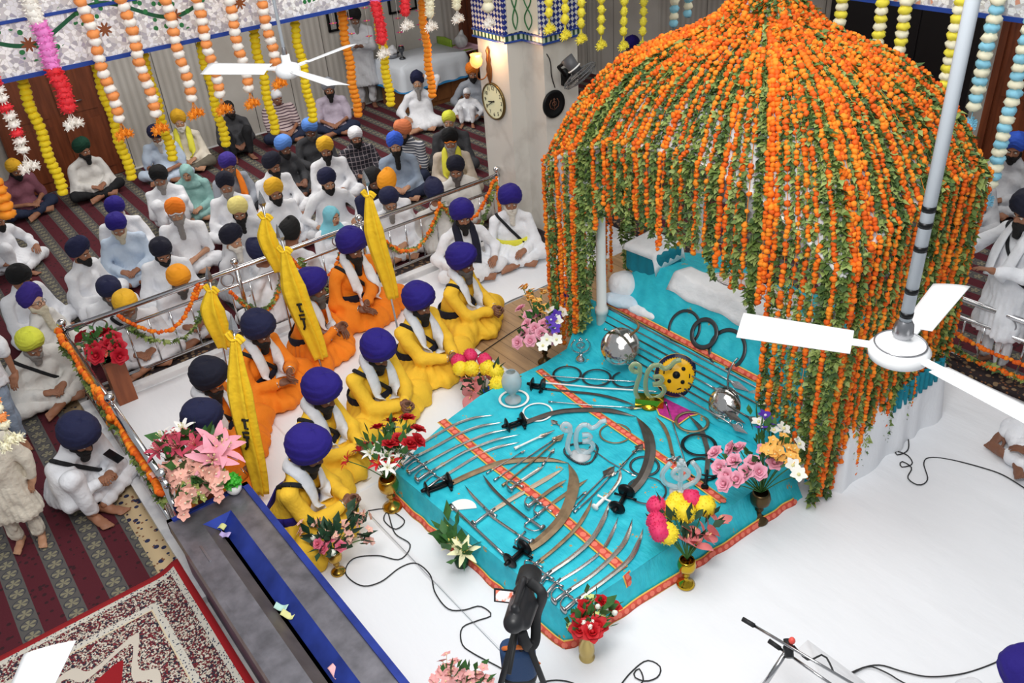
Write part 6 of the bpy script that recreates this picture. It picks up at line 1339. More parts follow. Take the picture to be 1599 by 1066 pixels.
# ================================================================ RAILING GARLANDS
def rail_swag(label, pts, kind, r=.022):
    mb = MB(); path = spline(pts, 10); mb.tube(resample(path, .1), .0025, 4, 1)
    if kind == 'o': bead_string(mb, path, r, .034); ms = m_or
    else: leaf_string(mb, path, .028, .9); ms = m_lf
    solo('marigold_garland' if kind == 'o' else 'leaf_garland', mb, ms, label, 'garland')
yr = 8.12
cat_ = lambda x0, z0, x1, z1, sag: [(x0+(x1-x0)*t, yr+.01*math.sin(9*t), z0+(z1-z0)*t-sag*4*t*(1-t)) for t in np.linspace(0, 1, 7)]
for i, (x0, z0, x1, z1, s, k, lb) in enumerate([(1.2, .78, 2.0, .8, .34, 'o', 'orange marigold swag on the railing behind the mustard turban'), (1.25, .62, 2.05, .6, .3, 'l', 'leaf swag on the railing behind the mustard turban'), (1.95, .66, 2.15, .64, -.12, 'o', 'orange marigold loop on the railing above the amber turban'), (2.3, .6, 2.95, .74, .42, 'o', 'orange marigold swag on the railing behind the short flag'), (2.35, .5, 2.95, .7, .3, 'l', 'leaf swag on the railing behind the short flag'), (3.0, .76, 3.7, .78, .4, 'o', 'orange marigold swag on the railing below the aqua scarf woman'), (3.1, .7, 3.65, .76, .52, 'l', 'leaf swag on the railing below the aqua scarf woman'), (4.1, .62, 4.95, .72, .38, 'o', 'orange marigold swag on the railing right of the tallest flag'), (4.15, .5, 5.0, .74, .3, 'l', 'leaf swag on the railing right of the tallest flag'), (4.95, .74, 5.75, .78, .36, 'o', 'orange marigold swag on the railing next to the pillar'), (5.0, .7, 5.78, .78, .5, 'l', 'leaf swag on the railing next to the pillar'), (5.8, .8, 5.8, .1, 0, 'o', 'orange marigold string hanging straight down the last railing post')]):
    rail_swag(lb, cat_(x0, z0, x1, z1, s), k)
lp = lambda pts, x=.645: [plane(a, b, 0, x) if False else np.array([x, *plane(a, b, 0, x)[1:]]) for a, b in pts]
def lrail(y0, y1, z0, z1, sag, x=.655): return [(x-.012*math.sin(14*t), y0+(y1-y0)*t, z0+(z1-z0)*t-sag*4*t*(1-t)) for t in np.linspace(0, 1, 12)]
rail_swag('orange marigold string along the left railing from the corner ball', lrail(8.14, 6.75, .84, .78, .03, .665), 'o', .028); rail_swag('leaf string along the left railing from the corner ball', lrail(8.1, 6.7, .76, .68, .05, .655), 'l')
rail_swag('orange marigold loop hanging at the middle of the left railing', lrail(7.0, 6.5, .8, .76, .2, .66), 'o', .028)
rail_swag('orange marigold string along the left railing beside the squatting man', lrail(6.85, 5.4, .83, .7, .03, .665), 'o', .03); rail_swag('leaf string along the left railing beside the squatting man', lrail(6.8, 5.4, .72, .6, .05, .655), 'l')
rr = lambda y0, y1, z0, z1, s: [(7.1, y0+(y1-y0)*t, z0+(z1-z0)*t-s*4*t*(1-t)) for t in np.linspace(0, 1, 7)]
rail_swag('upper orange marigold swag on the right hand railing', rr(3.3, 1.6, .46, .5, .2), 'o'); rail_swag('leaf swag on the right hand railing', rr(3.3, 1.6, .34, .4, .22), 'l'); rail_swag('lower orange marigold swag on the right hand railing', rr(3.35, 1.6, .24, .36, .16), 'o')
# ================================================================ GARLANDS HANGING FROM THE GALLERY EDGE
RUF = [lumpy(14, 7, .3, 40+i) for i in range(4)]; RUFV = np.array([v for v, q in RUF]); RUFQ = RUF[0][1]
def spike_t(n, sd):
    r = np.random.default_rng(sd); V = []; Q = []
    for i in range(n):
        d = nrm(r.normal(0, 1, 3)); s = nrm(np.cross(d, r.normal(0, 1, 3))); b = len(V); V += [d*.2-s*.1, d*.2+s*.1, d*1.0+s*.07, d*1.05-s*.07]; Q.append([b, b+1, b+2, b+3])
    return np.array(V), np.array(Q)
SPK = [spike_t(46, 60+i) for i in range(4)]; SPKV = np.array([v for v, q in SPK]); SPKQ = SPK[0][1]
HM = {k: mat('garland_'+k, v, .65) for k, v in dict(yellow='f2d61c', orange='f39422', white='f7f2ea', peach='f59a55', red='e8323c', pink='f08ad2', cream='f4efd2', lemon='f6e84a', blue='8fd0e8', lotus='e0529a').items()}
def hang(label, bot, ax, v, ztop, seq, pitch, r, flat=.7, spiky=False, tail=None, group=None, lean=0.0):
    """seq: list of (material name, count) repeated from the bottom up"""
    B = plane(*bot, ax, v) if ax < 2 else at(*bot, v); n = max(2, int((ztop-B[2])/pitch)); cols = []
    while len(cols) < n:
        for k, c in seq: cols += [k]*c
    names = list(dict.fromkeys(cols[:n]+([tail] if tail else []))); idx = {k: i for i, k in enumerate(names)}
    pos = np.array([(B[0]+.01*math.sin(i*.7), B[1], B[2]+(i+.5)*pitch) for i in range(n)]); mm = np.array([idx[c] for c in cols[:n]]); vv = rng.integers(0, 4, n); t = thing('hanging_garland', label, 'garland', (B[0], B[1], B[2]), 0, group)
    mb = MB().cyl(B, (B[0], B[1], ztop), .004, seg=5); R = np.array([rotz(a) for a in rng.uniform(0, 6, n)])
    if spiky: mb.strew(SPKV[vv], SPKQ, None, pos, R, np.tile([r, r, r*.8], (n, 1)), mm)
    mb.strew(RUFV[vv], RUFQ, None, pos, R, np.tile([r*(.72 if spiky else 1), r*(.72 if spiky else 1), pitch*flat], (n, 1)), mm)
    mb.obj('flower_string', [HM[k] for k in names], t)
    if tail:
        tb = MB()
        for s in (-1, 0, 1): q = B+A3(s*.045, s*.02, -.10-.02*abs(s)); tb.cyl(B, q, .004, seg=4); tb.strew(SPKV[1], SPKQ, None, np.array([q]), np.eye(3)[None], np.array([.05])); tb.sph(q, .03, 8, 6)
        tb.obj('tassel', HM[tail], t)
    return t
ORD = ['first', 'second', 'third', 'fourth', 'fifth', 'sixth', 'seventh', 'eighth']
for i, b in enumerate([(100, 303), (207, 280), (271, 250), (354, 228), (431, 209), (490, 190)]): hang(ORD[i]+' plain yellow garland from the left, hanging behind the mirrored beam', b, 1, 8.32, 3.08, [('yellow', 1)], .05, .047, .66)
for i, b in enumerate([(188, 190), (245, 182), (301, 158), (345, 152), (390, 143), (433, 112)]): hang(ORD[i]+' orange and white garland from the left, in front of the mirrored beam', b, 1, 7.95, 4.1, [('white', 1), ('peach', 1)], .064, .05, .62, tail='orange')
hang('thick garland of red, pink and white fluff over the brown door', (108, 172), 1, 7.9, 4.1, [('red', 7), ('pink', 7), ('white', 7), ('red', 8)], .05, .078, 1.0, True, 'white')
hang('orange garland to the left of the man standing at the back wall', (560, 182), 1, 8.35, 3.08, [('orange', 1)], .05, .048, .66)
hang('yellow garland to the right of the man standing at the back wall', (611, 165), 1, 8.35, 3.08, [('yellow', 1)], .05, .048, .66)
hang('orange garland in front of the white draped table', (676, 152), 1, 8.35, 3.08, [('orange', 1)], .05, .046, .66)
hang('red and pink fluff garland over the upper end of a yellow one', (597, 66), 1, 7.95, 4.1, [('red', 8), ('pink', 9)], .05, .066, 1.0, True, 'white')
hang('red fluff garland with a white tassel above the table', (634, 22), 1, 7.95, 4.1, [('red', 8), ('pink', 8)], .05, .062, 1.0, True, 'white')
hang('white fluff garland next to the orange one above the table', (672, 24), 1, 7.95, 4.1, [('cream', 1)], .05, .06, 1.0, True, 'white')
hang('white fluff garland ending in a puff left of the capital', (714, 12), 1, 7.95, 4.1, [('cream', 1)], .05, .058, 1.0, True, 'white')
hang('white garland hanging over the tiled capital of the pillar', (763, 18), 1, 7.35, 4.0, [('cream', 1)], .09, .06, .6, False, 'white')
hang('marigold yellow garland at the left picture edge', (14, 340), 1, 7.9, 3.9, [('orange', 1)], .07, .065, .62)
hang('string of red and white lilies at the left picture edge', (38, 240), 1, 7.9, 4.1, [('white', 1), ('white', 1), ('red', 1)], .07, .062, .4, True, 'white')
for i, b in enumerate([(858, 28), (883, 38), (908, 44), (939, 54), (974, 56), (1004, 56)]): hang(ORD[i]+' lemon pompom string from the left, between pillar and canopy', b, 1, 7.2, 4.0, [('lemon', 1)], .105, .052, .5, True, 'lemon')
for i, b in enumerate([(1052, 42), (1074, 26)]): hang(('left' if i == 0 else 'right')+' pale blue and cream garland at the upper left of the canopy', b, 1, 7.6, 4.0, [('blue', 1), ('cream', 1)], .085, .055, .6)
for i, b in enumerate([(1309, 52), (1367, 84), (1401, 96), (1474, 138)]): hang(ORD[i]+' yellow and cream garland from the left, in front of the black doors', b, 0, 6.95, 4.0, [('lemon', 1), ('cream', 1)], .064, .052, .62)
for i, b in enumerate([(1520, 172), (1547, 292)]): hang(('pale blue and cream garland over the wall beside the black doors', 'pale blue and cream garland in front of the brown door, far right')[i], b, 0, 6.9, 4.0, [('cream', 1), ('blue', 1)], .066, .054, .62, False, 'blue')
for i, (xs, ys) in enumerate([([523, 521], [15, 38]), ([546, 549, 550], [10, 30, 54]), ([570, 573, 577], [14, 34, 58]), ([622, 625], [30, 52]), ([654, 656, 659], [18, 40, 63])]):
    p = [plane(x, y, 1, 13.6) for x, y in zip(xs, ys)]; t = thing('lotus_string', ORD[i]+' thin string of small pink lotus flowers from the left at the back wall', 'garland', p[-1]); MB().cyl(p[-1]-A3(0, 0, .05), A3(p[-1][0], p[-1][1], 3.28), .004, seg=5).obj('thread', m_shw, t)
    for q in p:
        o = bpy.data.objects.new('lotus_flower', fl_mesh('orchid', 'd8488f')); COL.objects.link(o); o.parent = t; o.location = tuple(A3(p[-1][0], p[-1][1], q[2])-p[-1]); o.scale = (.085,)*3
t = hang('cream blossom string hanging close to the camera at the left edge', (8, 668), 2, 1.55, 3.05, [('cream', 1), ('peach', 1)], .06, .05, .6, True, 'cream')
# ================================================================ DONATION BOX
m_gb = mat('worn_blue_steel', '2b3f98', .38, .4, var=.3, vscale=5); m_gs = mat('scuffed_steel', '85838a', .32, .7, var=.3, vscale=9); m_gp = mat('purple_grey_steel', '5d5066', .45, .4, var=.3, vscale=4)
X0, X1, Y0, Y1 = .60, 1.21, 2.2, 5.2
g = thing('donation_box', 'long scuffed steel and blue donation box with a sunken coin trough', 'donation box', ((X0+X1)/2, 3.7, 0))
MB().box((X0+.03, Y0, .0), (X1-.03, Y1-.03, GZ-.1)).obj('body', m_gp, g, smooth=False)
def plate_(n, pts, m, y0=Y0, y1=Y1): MB().prism([(p[0], p[1]) for p in pts], y0, y1, R=np.array([[1, 0, 0], [0, 0, 1.], [0, 1., 0]])).obj(n, m, g, smooth=False)
plate_('left_rim', [(X0, GZ-.12), (X0+.035, GZ-.12), (X0+.035, GZ), (X0, GZ)], m_gs); plate_('right_rim', [(X1-.045, GZ-.14), (X1, GZ-.14), (X1, GZ), (X1-.045, GZ)], m_gb)
TX0, TX1, SX = .79, 1.0, .885
plate_('left_shelf', [(X0+.035, GZ-.03), (TX0, GZ-.03), (TX0, GZ-.015), (X0+.035, GZ-.015)], m_gs); plate_('right_shelf', [(TX1, GZ-.03), (X1-.045, GZ-.03), (X1-.045, GZ-.015), (TX1, GZ-.015)], m_gs)
YT = Y1-.2
plate_('trough_left_side', [(TX0, GZ-.016), (SX-.012, GZ-.095), (SX-.012, GZ-.105), (TX0, GZ-.03)], mat('brown_grey_steel', '6a625b', .45, .4, var=.2), Y0, YT); plate_('trough_right_side', [(TX1, GZ-.016), (TX1, GZ-.03), (SX+.012, GZ-.105), (SX+.012, GZ-.095)], m_gb, Y0, YT)
plate_('coin_slot', [(SX-.014, GZ-.115), (SX+.014, GZ-.115), (SX+.014, GZ-.1), (SX-.014, GZ-.1)], m_iron, Y0, YT)
MB().box((TX0, YT, GZ-.03), (TX1, Y1-.02, GZ-.015)).obj('end_plate', m_gs, g, smooth=False); MB().add([(TX0, YT, GZ-.016), (TX1, YT, GZ-.016), (SX, YT-.06, GZ-.1)], None, [[0, 2, 1]]).obj('trough_end', m_gb, g, smooth=False)
MB().box((X0, Y1-.035, GZ-.12), (X1, Y1, GZ)).obj('end_rim', m_gb, g, smooth=False); MB().box((.69, 4.62, GZ-.016), (.705, 4.8, GZ-.006)).obj('lid_handle', m_steeld, g, smooth=False)
for i, (px, py, c, lb) in enumerate([(345, 822, 'd8d890', 'yellow folded banknote at the far end of the coin slot'), (352, 835, 'b9a8dc', 'violet banknote stuck in the coin slot'), (440, 948, 'b8dcd2', 'pale green banknote lying across the coin slot'), (450, 960, 'dcdc98', 'pale yellow banknote beside the green one in the slot'), (522, 1048, 'eeb8bc', 'pink banknote at the near end of the coin slot')]):
    p = at(px, py, GZ-.07); b = MB().grid(lambda u, v: np.stack([-.02+.04*u, -.045+.09*v, .012*np.sin(v*5+i)+.01*u], -1), 4, 8, thick=.0015); q = MB().merge(b, rotz(rng.uniform(-.8, .8)+.5), p); solo('banknote', q, mat('banknote_'+c, c, .8), lb, 'banknote')
# ================================================================ CEILING FANS
m_fan = mat('white_fan_enamel', 'f2f4f6', .35)
def fan(label, hub, tips, z, rod, rr=.02, bands=None, hubr=.1, R=.64):
    c = at(*hub, z); t = thing('ceiling_fan', label, 'fan', (c[0], c[1], z-.06))
    MB().lathe([(0, -.06), (hubr*.6, -.058), (hubr, -.035), (hubr*1.05, 0), (hubr*.85, .03), (hubr*.4, .045), (.03, .06), (.03, .1), (0, .1)], c, 32).obj('motor_hub', m_fan, t)
    MB().cyl(c+[0, 0, .08], (c[0], c[1], rod), rr, seg=14).obj('down_rod', mat('rod_grey_paint', 'c4ccd4', .4), t)
    MB().lathe([(rr*1.1, .06), (rr*1.7, .08), (rr*1.5, .13), (rr*1.05, .15)], c, 20).obj('rod_collar', m_steeld, t)
    if hubr > .09: MB().torus(c+[0, 0, .031], hubr*.86, .004, None, 32, 6).obj('hub_ring', m_steeld, t)
    a0 = None
    for k, tp in enumerate(tips):
        d = at(*tp, z)-c; L = R; a = math.atan2(d[1], d[0]) if not np.isscalar(tp) else tp
        b = MB().grid(lambda u, v: np.stack([hubr+.07+(L-hubr-.07)*u, (-.5+v)*(.14+.025*u), .018*(.5-v)*2+.006*np.cos((v-.5)*3)], -1), 12, 6, thick=.004); MB().merge(b, rotz(a), c).obj('blade', m_fan, t)
        MB().merge(MB().box((hubr*.8, -.022, -.004), (hubr+.13, .022, .006)), rotz(a), c).obj('blade_iron', m_fan, t, smooth=False)
    for q in bands or (): 
        zb = zpix(c[0], c[1], q); MB().cyl((c[0], c[1], zb-.012), (c[0], c[1], zb+.012), rr*1.06, seg=14).obj('tape_band', m_iron, t)
    return t
def zpix(x, y, py):
    lo, hi = -1, 4.7
    for _ in range(50):
        m = (lo+hi)/2; d = A3(x, y, m)-CPOS; v = 533-FOC*(d@CU)/(d@CF)
        if v < py: hi = m
        else: lo = m
    return lo
fan('white ceiling fan at the upper left in front of the back wall', (450, 108), [(553, 68), (326, 107), (520, 130)], 3.25, 5.6, .012, None, .085, .66)
fan('white ceiling fan on a long grey pole in front of the canopy', (1405, 545), [(1143, 505), (1490, 440), (1620, 655)], 2.62, 5.6, .026, (325, 350, 387, 453, 490), .125, .69)
fan('white ceiling fan blade reaching in at the lower left corner', (-25, 1235), [(78, 1010), (300, 1300), (-200, 1160)], 2.75, 5.6, .02, None, .1, float(np.linalg.norm(at(78, 1010, 2.75)-at(-25, 1235, 2.75))))
# ================================================================ ON THE PILLAR
ck = thing('wall_clock', 'round cream wall clock with black numerals on the pillar', 'clock', (5.9, 8.17, 1.5)); Rm = np.column_stack([A3(0, -1, 0), A3(0, 0, 1), A3(-1, 0, 0)]); c0 = A3(5.897, 8.17, 1.715)
MB().lathe([(.0, .0), (.215, .0), (.222, .012), (.215, .028), (.2, .032), (.197, .02)], c0, 48, R=Rm).obj('rim', mat('clock_gold_rim', '6b5a34', .3, .7), ck); MB().lathe([(.198, .018), (0, .018)], c0, 48, R=Rm).obj('dial', mat('cream_dial', 'eceec8', .5), ck)
def text_mesh(s, size):
    cu = bpy.data.curves.new('t', 'FONT'); cu.body = s; cu.size = size; cu.align_x = 'CENTER'; cu.align_y = 'CENTER'; cu.extrude = .001; o = bpy.data.objects.new('t', cu); COL.objects.link(o); bpy.context.view_layer.update()
    me = bpy.data.meshes.new_from_object(o.evaluated_get(bpy.context.evaluated_depsgraph_get())); bpy.data.objects.remove(o); return me
for h in range(1, 13):
    a = PI/2-h*PI/6; p = c0+Rm@A3(.155*math.cos(a), .155*math.sin(a), .0205); o = bpy.data.objects.new('numeral', text_mesh(str(h), .062)); o.data.materials.append(m_ink); COL.objects.link(o); o.parent = ck; o.matrix_local = Matrix.Translation(Vector(p-worldloc(ck)))@Matrix(Rm.tolist()).to_4x4()
for a, L, w in ((PI/2-40/60*2*PI, .14, .006), (PI/2-(8+40/60)/12*2*PI, .1, .009)): MB().cyl(c0+Rm@A3(-.02*math.cos(a), -.02*math.sin(a), .024), c0+Rm@A3(L*math.cos(a), L*math.sin(a), .024), w, w*.5, 6).obj('hand', m_ink, ck)
sc_ = thing('wall_lamp', 'lit tulip glass wall lamp on an ornate bronze bracket on the pillar', 'lamp', (5.88, 8.2, 1.95)); m_bz = mat('bronze', '8a5a34', .35, .8); lp_ = plane(744, 95, 1, 8.2)
MB().lathe([(0, -.26), (.012, -.22), (.03, -.14), (.036, -.06), (.022, .0), (.03, .05), (.018, .1), (.026, .15), (0, .2)], (5.875, 8.2, 2.15), 12).obj('bracket', m_bz, sc_); MB().tube(spline([(5.87, 8.2, 2.08), (5.8, 8.2, 2.0), (lp_[0], 8.2, 2.02), (lp_[0], 8.2, lp_[2]-.07)], 6), .008, 7).obj('arm', m_bz, sc_)
MB().lathe([(.02, -.08), (.06, -.05), (.075, .0), (.06, .045), (.07, .075), (.066, .076), (.055, .045), (.068, .0), (.05, -.045), (0, -.07)], lp_, 20).obj('glass_shade', mat('warm_glass', 'ffb765', .3, emit=1.1), sc_); MB().sph(lp_, .035, 12, 8).obj('bulb', mat('bulb_glow', 'ffe0b0', .3, emit=6), sc_)
pl_ = bpy.data.lights.new('wall_lamp_glow', 'POINT'); pl_.energy = 9; pl_.color = (1, .62, .34); pl_.shadow_soft_size = .09; po = bpy.data.objects.new('wall_lamp_glow', pl_); po.location = (lp_[0]-.02, lp_[1]-.1, lp_[2]+.1); COL.objects.link(po)
pq = thing('wall_plaque', 'round black plaque with a rusty emblem on the pillar', 'plaque', (6.3, 7.48, 1.55)); Ry = np.column_stack([A3(1, 0, 0), A3(0, 0, 1), A3(0, -1, 0)]); cq = plane(864, 162, 1, 7.49)
MB().lathe([(0, 0), (.155, 0), (.16, .02), (.15, .035), (.12, .02), (0, .02)], cq, 40, R=Ry).obj('disc', m_iron, pq); m_rust = mat('rusty_bronze', '6a4534', .6, .3)
for st in KH: MB().tube([cq+Ry@A3(x*.14, (y-.55)*.13, .024) for x, y in st], .005, 6).obj('emblem', m_rust, pq)
wf = thing('wall_fan', 'grey wall fan tilted down at the side of the pillar', 'fan', (6.45, 7.45, 1.9)); cf = plane(906, 118, 1, 7.15); n_ = nrm(A3(.35, -.45, -.75)); s_ = nrm(np.cross(A3(0, 0, 1), n_)); Rf = np.column_stack([s_, np.cross(n_, s_), n_]); mo = cf-n_*.16; m_gf = mat('fan_grey_wire', '77787a', .4, .5)
cg = MB()
for z, r in ((-.05, .12), (-.03, .19), (.0, .215), (.03, .19), (.05, .12), (.055, .05)): cg.torus(cf+n_*z, r, .004, Rf, 36, 5)
for i in range(28): a = i*2*PI/28; cg.tube([cf+Rf@A3(r*math.cos(a), r*math.sin(a), z) for r, z in ((.05, .056), (.12, .05), (.19, .03), (.215, 0), (.19, -.03), (.12, -.05), (.05, -.055))], .0022, 4)
cg.obj('wire_cage', m_gf, wf)
for k in range(3):
    b = MB().grid(lambda u, v: np.stack([.03+.15*u, (-.5+v)*(.06+.07*u), .03*(v-.5)], -1), 6, 4, thick=.003); MB().merge(b, Rf@rotz(k*2.094), cf).obj('blade', mat('fan_blade_grey', '5c5d60', .4), wf)
MB().cyl(mo-n_*.08, cf-n_*.05, .075, .06, 18).obj('motor', mat('fan_motor', '55565a', .45), wf); MB().torus(mo+n_*.06, .072, .009, Rf, 24, 6).obj('motor_ring', m_shw, wf); MB().tube([mo-n_*.05, mo+A3(-.05, .15, -.05), (6.42, 7.48, 2.0)], .02, 8).box((6.36, 7.45, 1.92), (6.47, 7.5, 2.1)).obj('bracket', m_iron, wf)
solo('electric_wire', MB().tube(spline([(6.12, 7.84, 2.42), (6.17, 7.49, 2.3), (6.22, 7.49, 2.05), (6.26, 7.49, 1.92)], 6), .006, 6), m_iron, 'thin dark wire running down the pillar to the plaque', 'wire')
# ================================================================ BACK OF THE HALL
c1, c2 = at(629, 106, .82), at(731, 82, .82); tb = thing('table', 'long table under a white cloth with a blue hem at the back wall', 'table', ((c1[0]+c2[0])/2, c1[1]+.5, 0))
m_cab = mat('brown_panel', '8a5a34', .5, var=.15); MB().box((c1[0]+.02, c1[1]+.03, 0), (c2[0]-.02, c1[1]+.9, .8)).obj('cabinet', m_cab, tb, smooth=False)
for i in range(4): x = c1[0]+.06+(c2[0]-c1[0]-.1)*i/4; MB().box((x, c1[1]+.015, .08), (x+(c2[0]-c1[0])/4-.05, c1[1]+.031, .42)).obj('panel', m_cab, tb, smooth=False)
drape(c1[0]-.02, c1[1], c2[0]+.02, c1[1]+.95, .825, .42, .03, .012, 11, 40, 24, 8).obj('tablecloth', mat('bluish_white_cloth', 'dfe6ee', .85, bump=.3), tb); 
hm = MB(); V_ = drape(c1[0]-.02, c1[1], c2[0]+.02, c1[1]+.95, .47, .40, .035, .012, 11, 40, 24, 2, .05); hm.merge(V_); hm.T = []; hm.mt = []; hm.obj('hem', mat('blue_hem', '2f7fb4', .7), tb)
p = at(612, 90, .83); t = thing('steel_bowl', 'steel basin heaped with white cloth on the table', 'bowl', p); MB().lathe([(0, 0), (.1, 0), (.15, .08), (.155, .085), (.1, .02), (0, .02)], p, 24).obj('basin', m_steeld, t); V, Q = Blob().ell((0, 0, .1), (.12, .11, .07)).ell((.05, .02, .15), .06, k=.04).surf(.014, lambda P: .006*np.sin(60*P[..., 0])*np.sin(50*P[..., 1])); MB().add(V+p, Q).obj('cloth_heap', W_, t)
p = at(629, 92, .83); t = thing('goblet', 'dark metal goblet with a pink flower on the table', 'goblet', p); MB().lathe(np.array(GOB)*.9, p, 18).obj('cup', m_qd, t); o = bpy.data.objects.new('flower', fl_mesh('orchid', 'd8488f')); COL.objects.link(o); o.parent = t; o.location = (0, 0, .22); o.scale = (.06,)*3
ch = thing('chair', 'green plastic chair behind the table', 'chair', at(707, 92, 0)); b = at(704, 95, 0); m_gr = mat('olive_green_plastic', '7d9a2e', .45); b = np.array([c2[0]+.35, c1[1]+.75, 0]); ch.location = tuple(b)
MB().box((-.24, -.23, .42), (.24, .23, .46), o=b).obj('seat', m_gr, ch, smooth=False); MB().grid(lambda u, v: np.stack([b[0]-.26+.05*np.sin(v*PI)*0+0*u, b[1]-.24+.48*u, .46+.5*v*(1-.1*np.abs(u-.5))], -1), 10, 6, thick=.03).obj('backrest', m_gr, ch)
for x in (-.2, .2):
    for y in (-.2, .2): MB().cyl(b+A3(x, y, 0), b+A3(x, y, .43), .022, .018, 8).obj('leg', m_gr, ch)
for y in (-.25, .25): MB().tube(spline([b+A3(-.24, y, .46), b+A3(-.24, y, .66), b+A3(.2, y, .66), b+A3(.22, y, .44)], 5), .022, 8).obj('armrest', m_gr, ch)
p = b+A3(.1, 0, .67); t = thing('tray', 'pink tray laid across the arms of the green chair', 'tray', p); MB().box((-.28, -.3, 0), (.28, .3, .012), o=p).box((-.28, -.3, 0), (-.26, .3, .035), o=p).box((.26, -.3, 0), (.28, .3, .035), o=p).obj('tray_body', mat('pink_plastic', 'e3bccb', .5), t, smooth=False)
V, Q = Blob().ell((0, 0, .12), (.13, .12, .13)).cap((0, 0, .2), (.03, 0, .3), .05, .03).surf(.014, lambda P: .008*np.sin(50*P[..., 0]+20*P[..., 2])*np.sin(44*P[..., 1])); solo('plastic_bag', MB().add(V+p+[0, 0, .012], Q), mat('translucent_bag', 'dfe3e6', .35, trans=.3), 'crumpled white plastic bag on the pink tray', 'bag')
def frame_(px0, px1, py0, py1, label):
    a, b = plane(px0, py0, 1, 14.57), plane(px1, py1, 1, 14.57); t = thing('picture_frame', label, 'frame', ((a[0]+b[0])/2, 14.57, b[2])); x0, x1, z0, z1 = a[0], b[0], min(a[2], b[2]), max(a[2], b[2])
    MB().box((x0, 14.562, z0), (x1, 14.59, z1)).obj('panel', mat('grey_board', '9a9894', .6), t, smooth=False); f = MB()
    for q in (((x0-.02, 14.55, z0-.02), (x1+.02, 14.59, z0+.02)), ((x0-.02, 14.55, z1-.02), (x1+.02, 14.59, z1+.02)), ((x0-.02, 14.55, z0), (x0+.02, 14.59, z1)), ((x1-.02, 14.55, z0), (x1+.02, 14.59, z1))): f.box(*q)
    f.obj('moulding', m_iron, t, smooth=False)
frame_(508, 528, 4, 46, 'dark framed board on the wall beside the standing man'); frame_(603, 650, -30, 12, 'dark framed board on the wall above the table')
p0 = plane(186, 52, 1, 14.57); solo('red_box', MB().box((p0[0]-.07, 14.5, p0[2]-.14), (p0[0]+.07, 14.59, p0[2]+.14)), mat('dark_red_paint', '7d1f3c', .5), 'small dark red box high on the wall beside the brown door', 'box', smooth=False)
# ================================================================ CAMERA, TRIPOD, MICROPHONES, CABLES
m_rub = mat('black_rubber', '232426', .6); m_plb = mat('black_plastic', '222326', .4)
H_ = at(812, 985, 1.0); t = thing('tripod', 'black tripod standing in front of the nearest platform corner', 'tripod', (H_[0], H_[1], .012)); MB().cyl(H_+A3(0, 0, -.35), H_+A3(0, 0, .1), .016, seg=10).obj('centre_column', m_plb, t)
MB().cyl(H_+A3(0, 0, .02), H_+A3(0, 0, .1), .04, seg=14).box((-.05, -.04, .1), (.05, .04, .125), o=H_).obj('head', m_plb, t); MB().cyl(H_+A3(.0, .0, .08), H_+A3(-.2, -.16, -.02), .012, seg=8).obj('pan_handle', m_rub, t)
for a in (2.9, 5.0, .8): e = A3(H_[0]+.36*math.cos(a), H_[1]+.36*math.sin(a), .015); k = H_+(e-H_)*.5; MB().cyl(H_+A3(.03*math.cos(a), .03*math.sin(a), .0), k, .019, .017, 8).cyl(k, e, .014, .012, 8).sph(e, .02, 8, 6).obj('leg', m_rub, t)
K_ = at(812, 945, 1.22); ax = nrm(A3(.75, .6, -.15)); s = nrm(np.cross(ax, A3(0, 0, 1))); u = np.cross(s, ax); RK = np.column_stack([s, ax, u]); t = thing('video_camera', 'black video camera with an open flip screen and hanging strap', 'camera', K_-A3(0, 0, .08))
b = Blob(); b.cap((0, -.13, 0), (0, .08, 0), .055, .06, k=.02).cap((0, .06, .0), (0, .2, .005), .05, .055, k=.01).cap((.0, -.1, .075), (.0, .1, .085), .018, .018, k=.02).cap((0, -.1, .04), (0, -.11, .08), .016, k=.02).cap((0, .1, .05), (0, .1, .085), .016, k=.02).cap((.05, -.1, -.02), (.055, .05, -.02), .035, k=.02); V, Q = b.surf(.009); MB().add(V@RK.T+K_, Q).obj('body', m_plb, t)
MB().lathe([(.0, .15), (.055, .15), (.062, .16), (.066, .26), (.058, .26), (.05, .2), (0, .19)], K_, 20, R=RK@rotx(-PI/2)@np.diag([1, 1, 1.])).obj('lens_hood', m_rub, t)
sp = at(788, 930, 1.25); e1 = nrm(CR+A3(0, 0, -.15)); e2 = nrm(CU); e3 = np.cross(e1, e2); Rs = np.column_stack([e1, e2, e3]); MB().box((-.055, -.035, -.006), (.055, .035, .006), R=Rs, o=sp).obj('flip_screen', m_plb, t, smooth=False)
sm, nt, bb = nodes_mat('lit_screen', .3); N = NT(nt); v, q = N.coords(); nz = N.noise(v, 26, 2); cc = N.ramp(nz, [(.35, 'e8f4fa'), (.5, 'f6e6e4'), (.62, 'e0705a')]); nt.links.new(cc, bb.inputs[0]); nt.links.new(cc, bb.inputs['Emission Color']); bb.inputs['Emission Strength'].default_value = .55
MB().box((-.046, -.027, .006), (.046, .027, .0075), R=Rs, o=sp).obj('screen_picture', sm, t, smooth=False); MB().cyl(sp+e1*.055, K_-A3(0, 0, .0), .012, seg=6).obj('screen_hinge', m_plb, t)
st = spline([K_+RK@A3(.03, .1, .08), K_+RK@A3(.11, .05, .05), at(838, 960, 1.05), at(836, 1000, .9), at(825, 1010, .93), at(815, 985, 1.05)], 7); P, T_1, N_1, B_1 = frames(st, -CF); ribbon(MB(), P, N_1, .055, .004).obj('strap', m_rub, t)
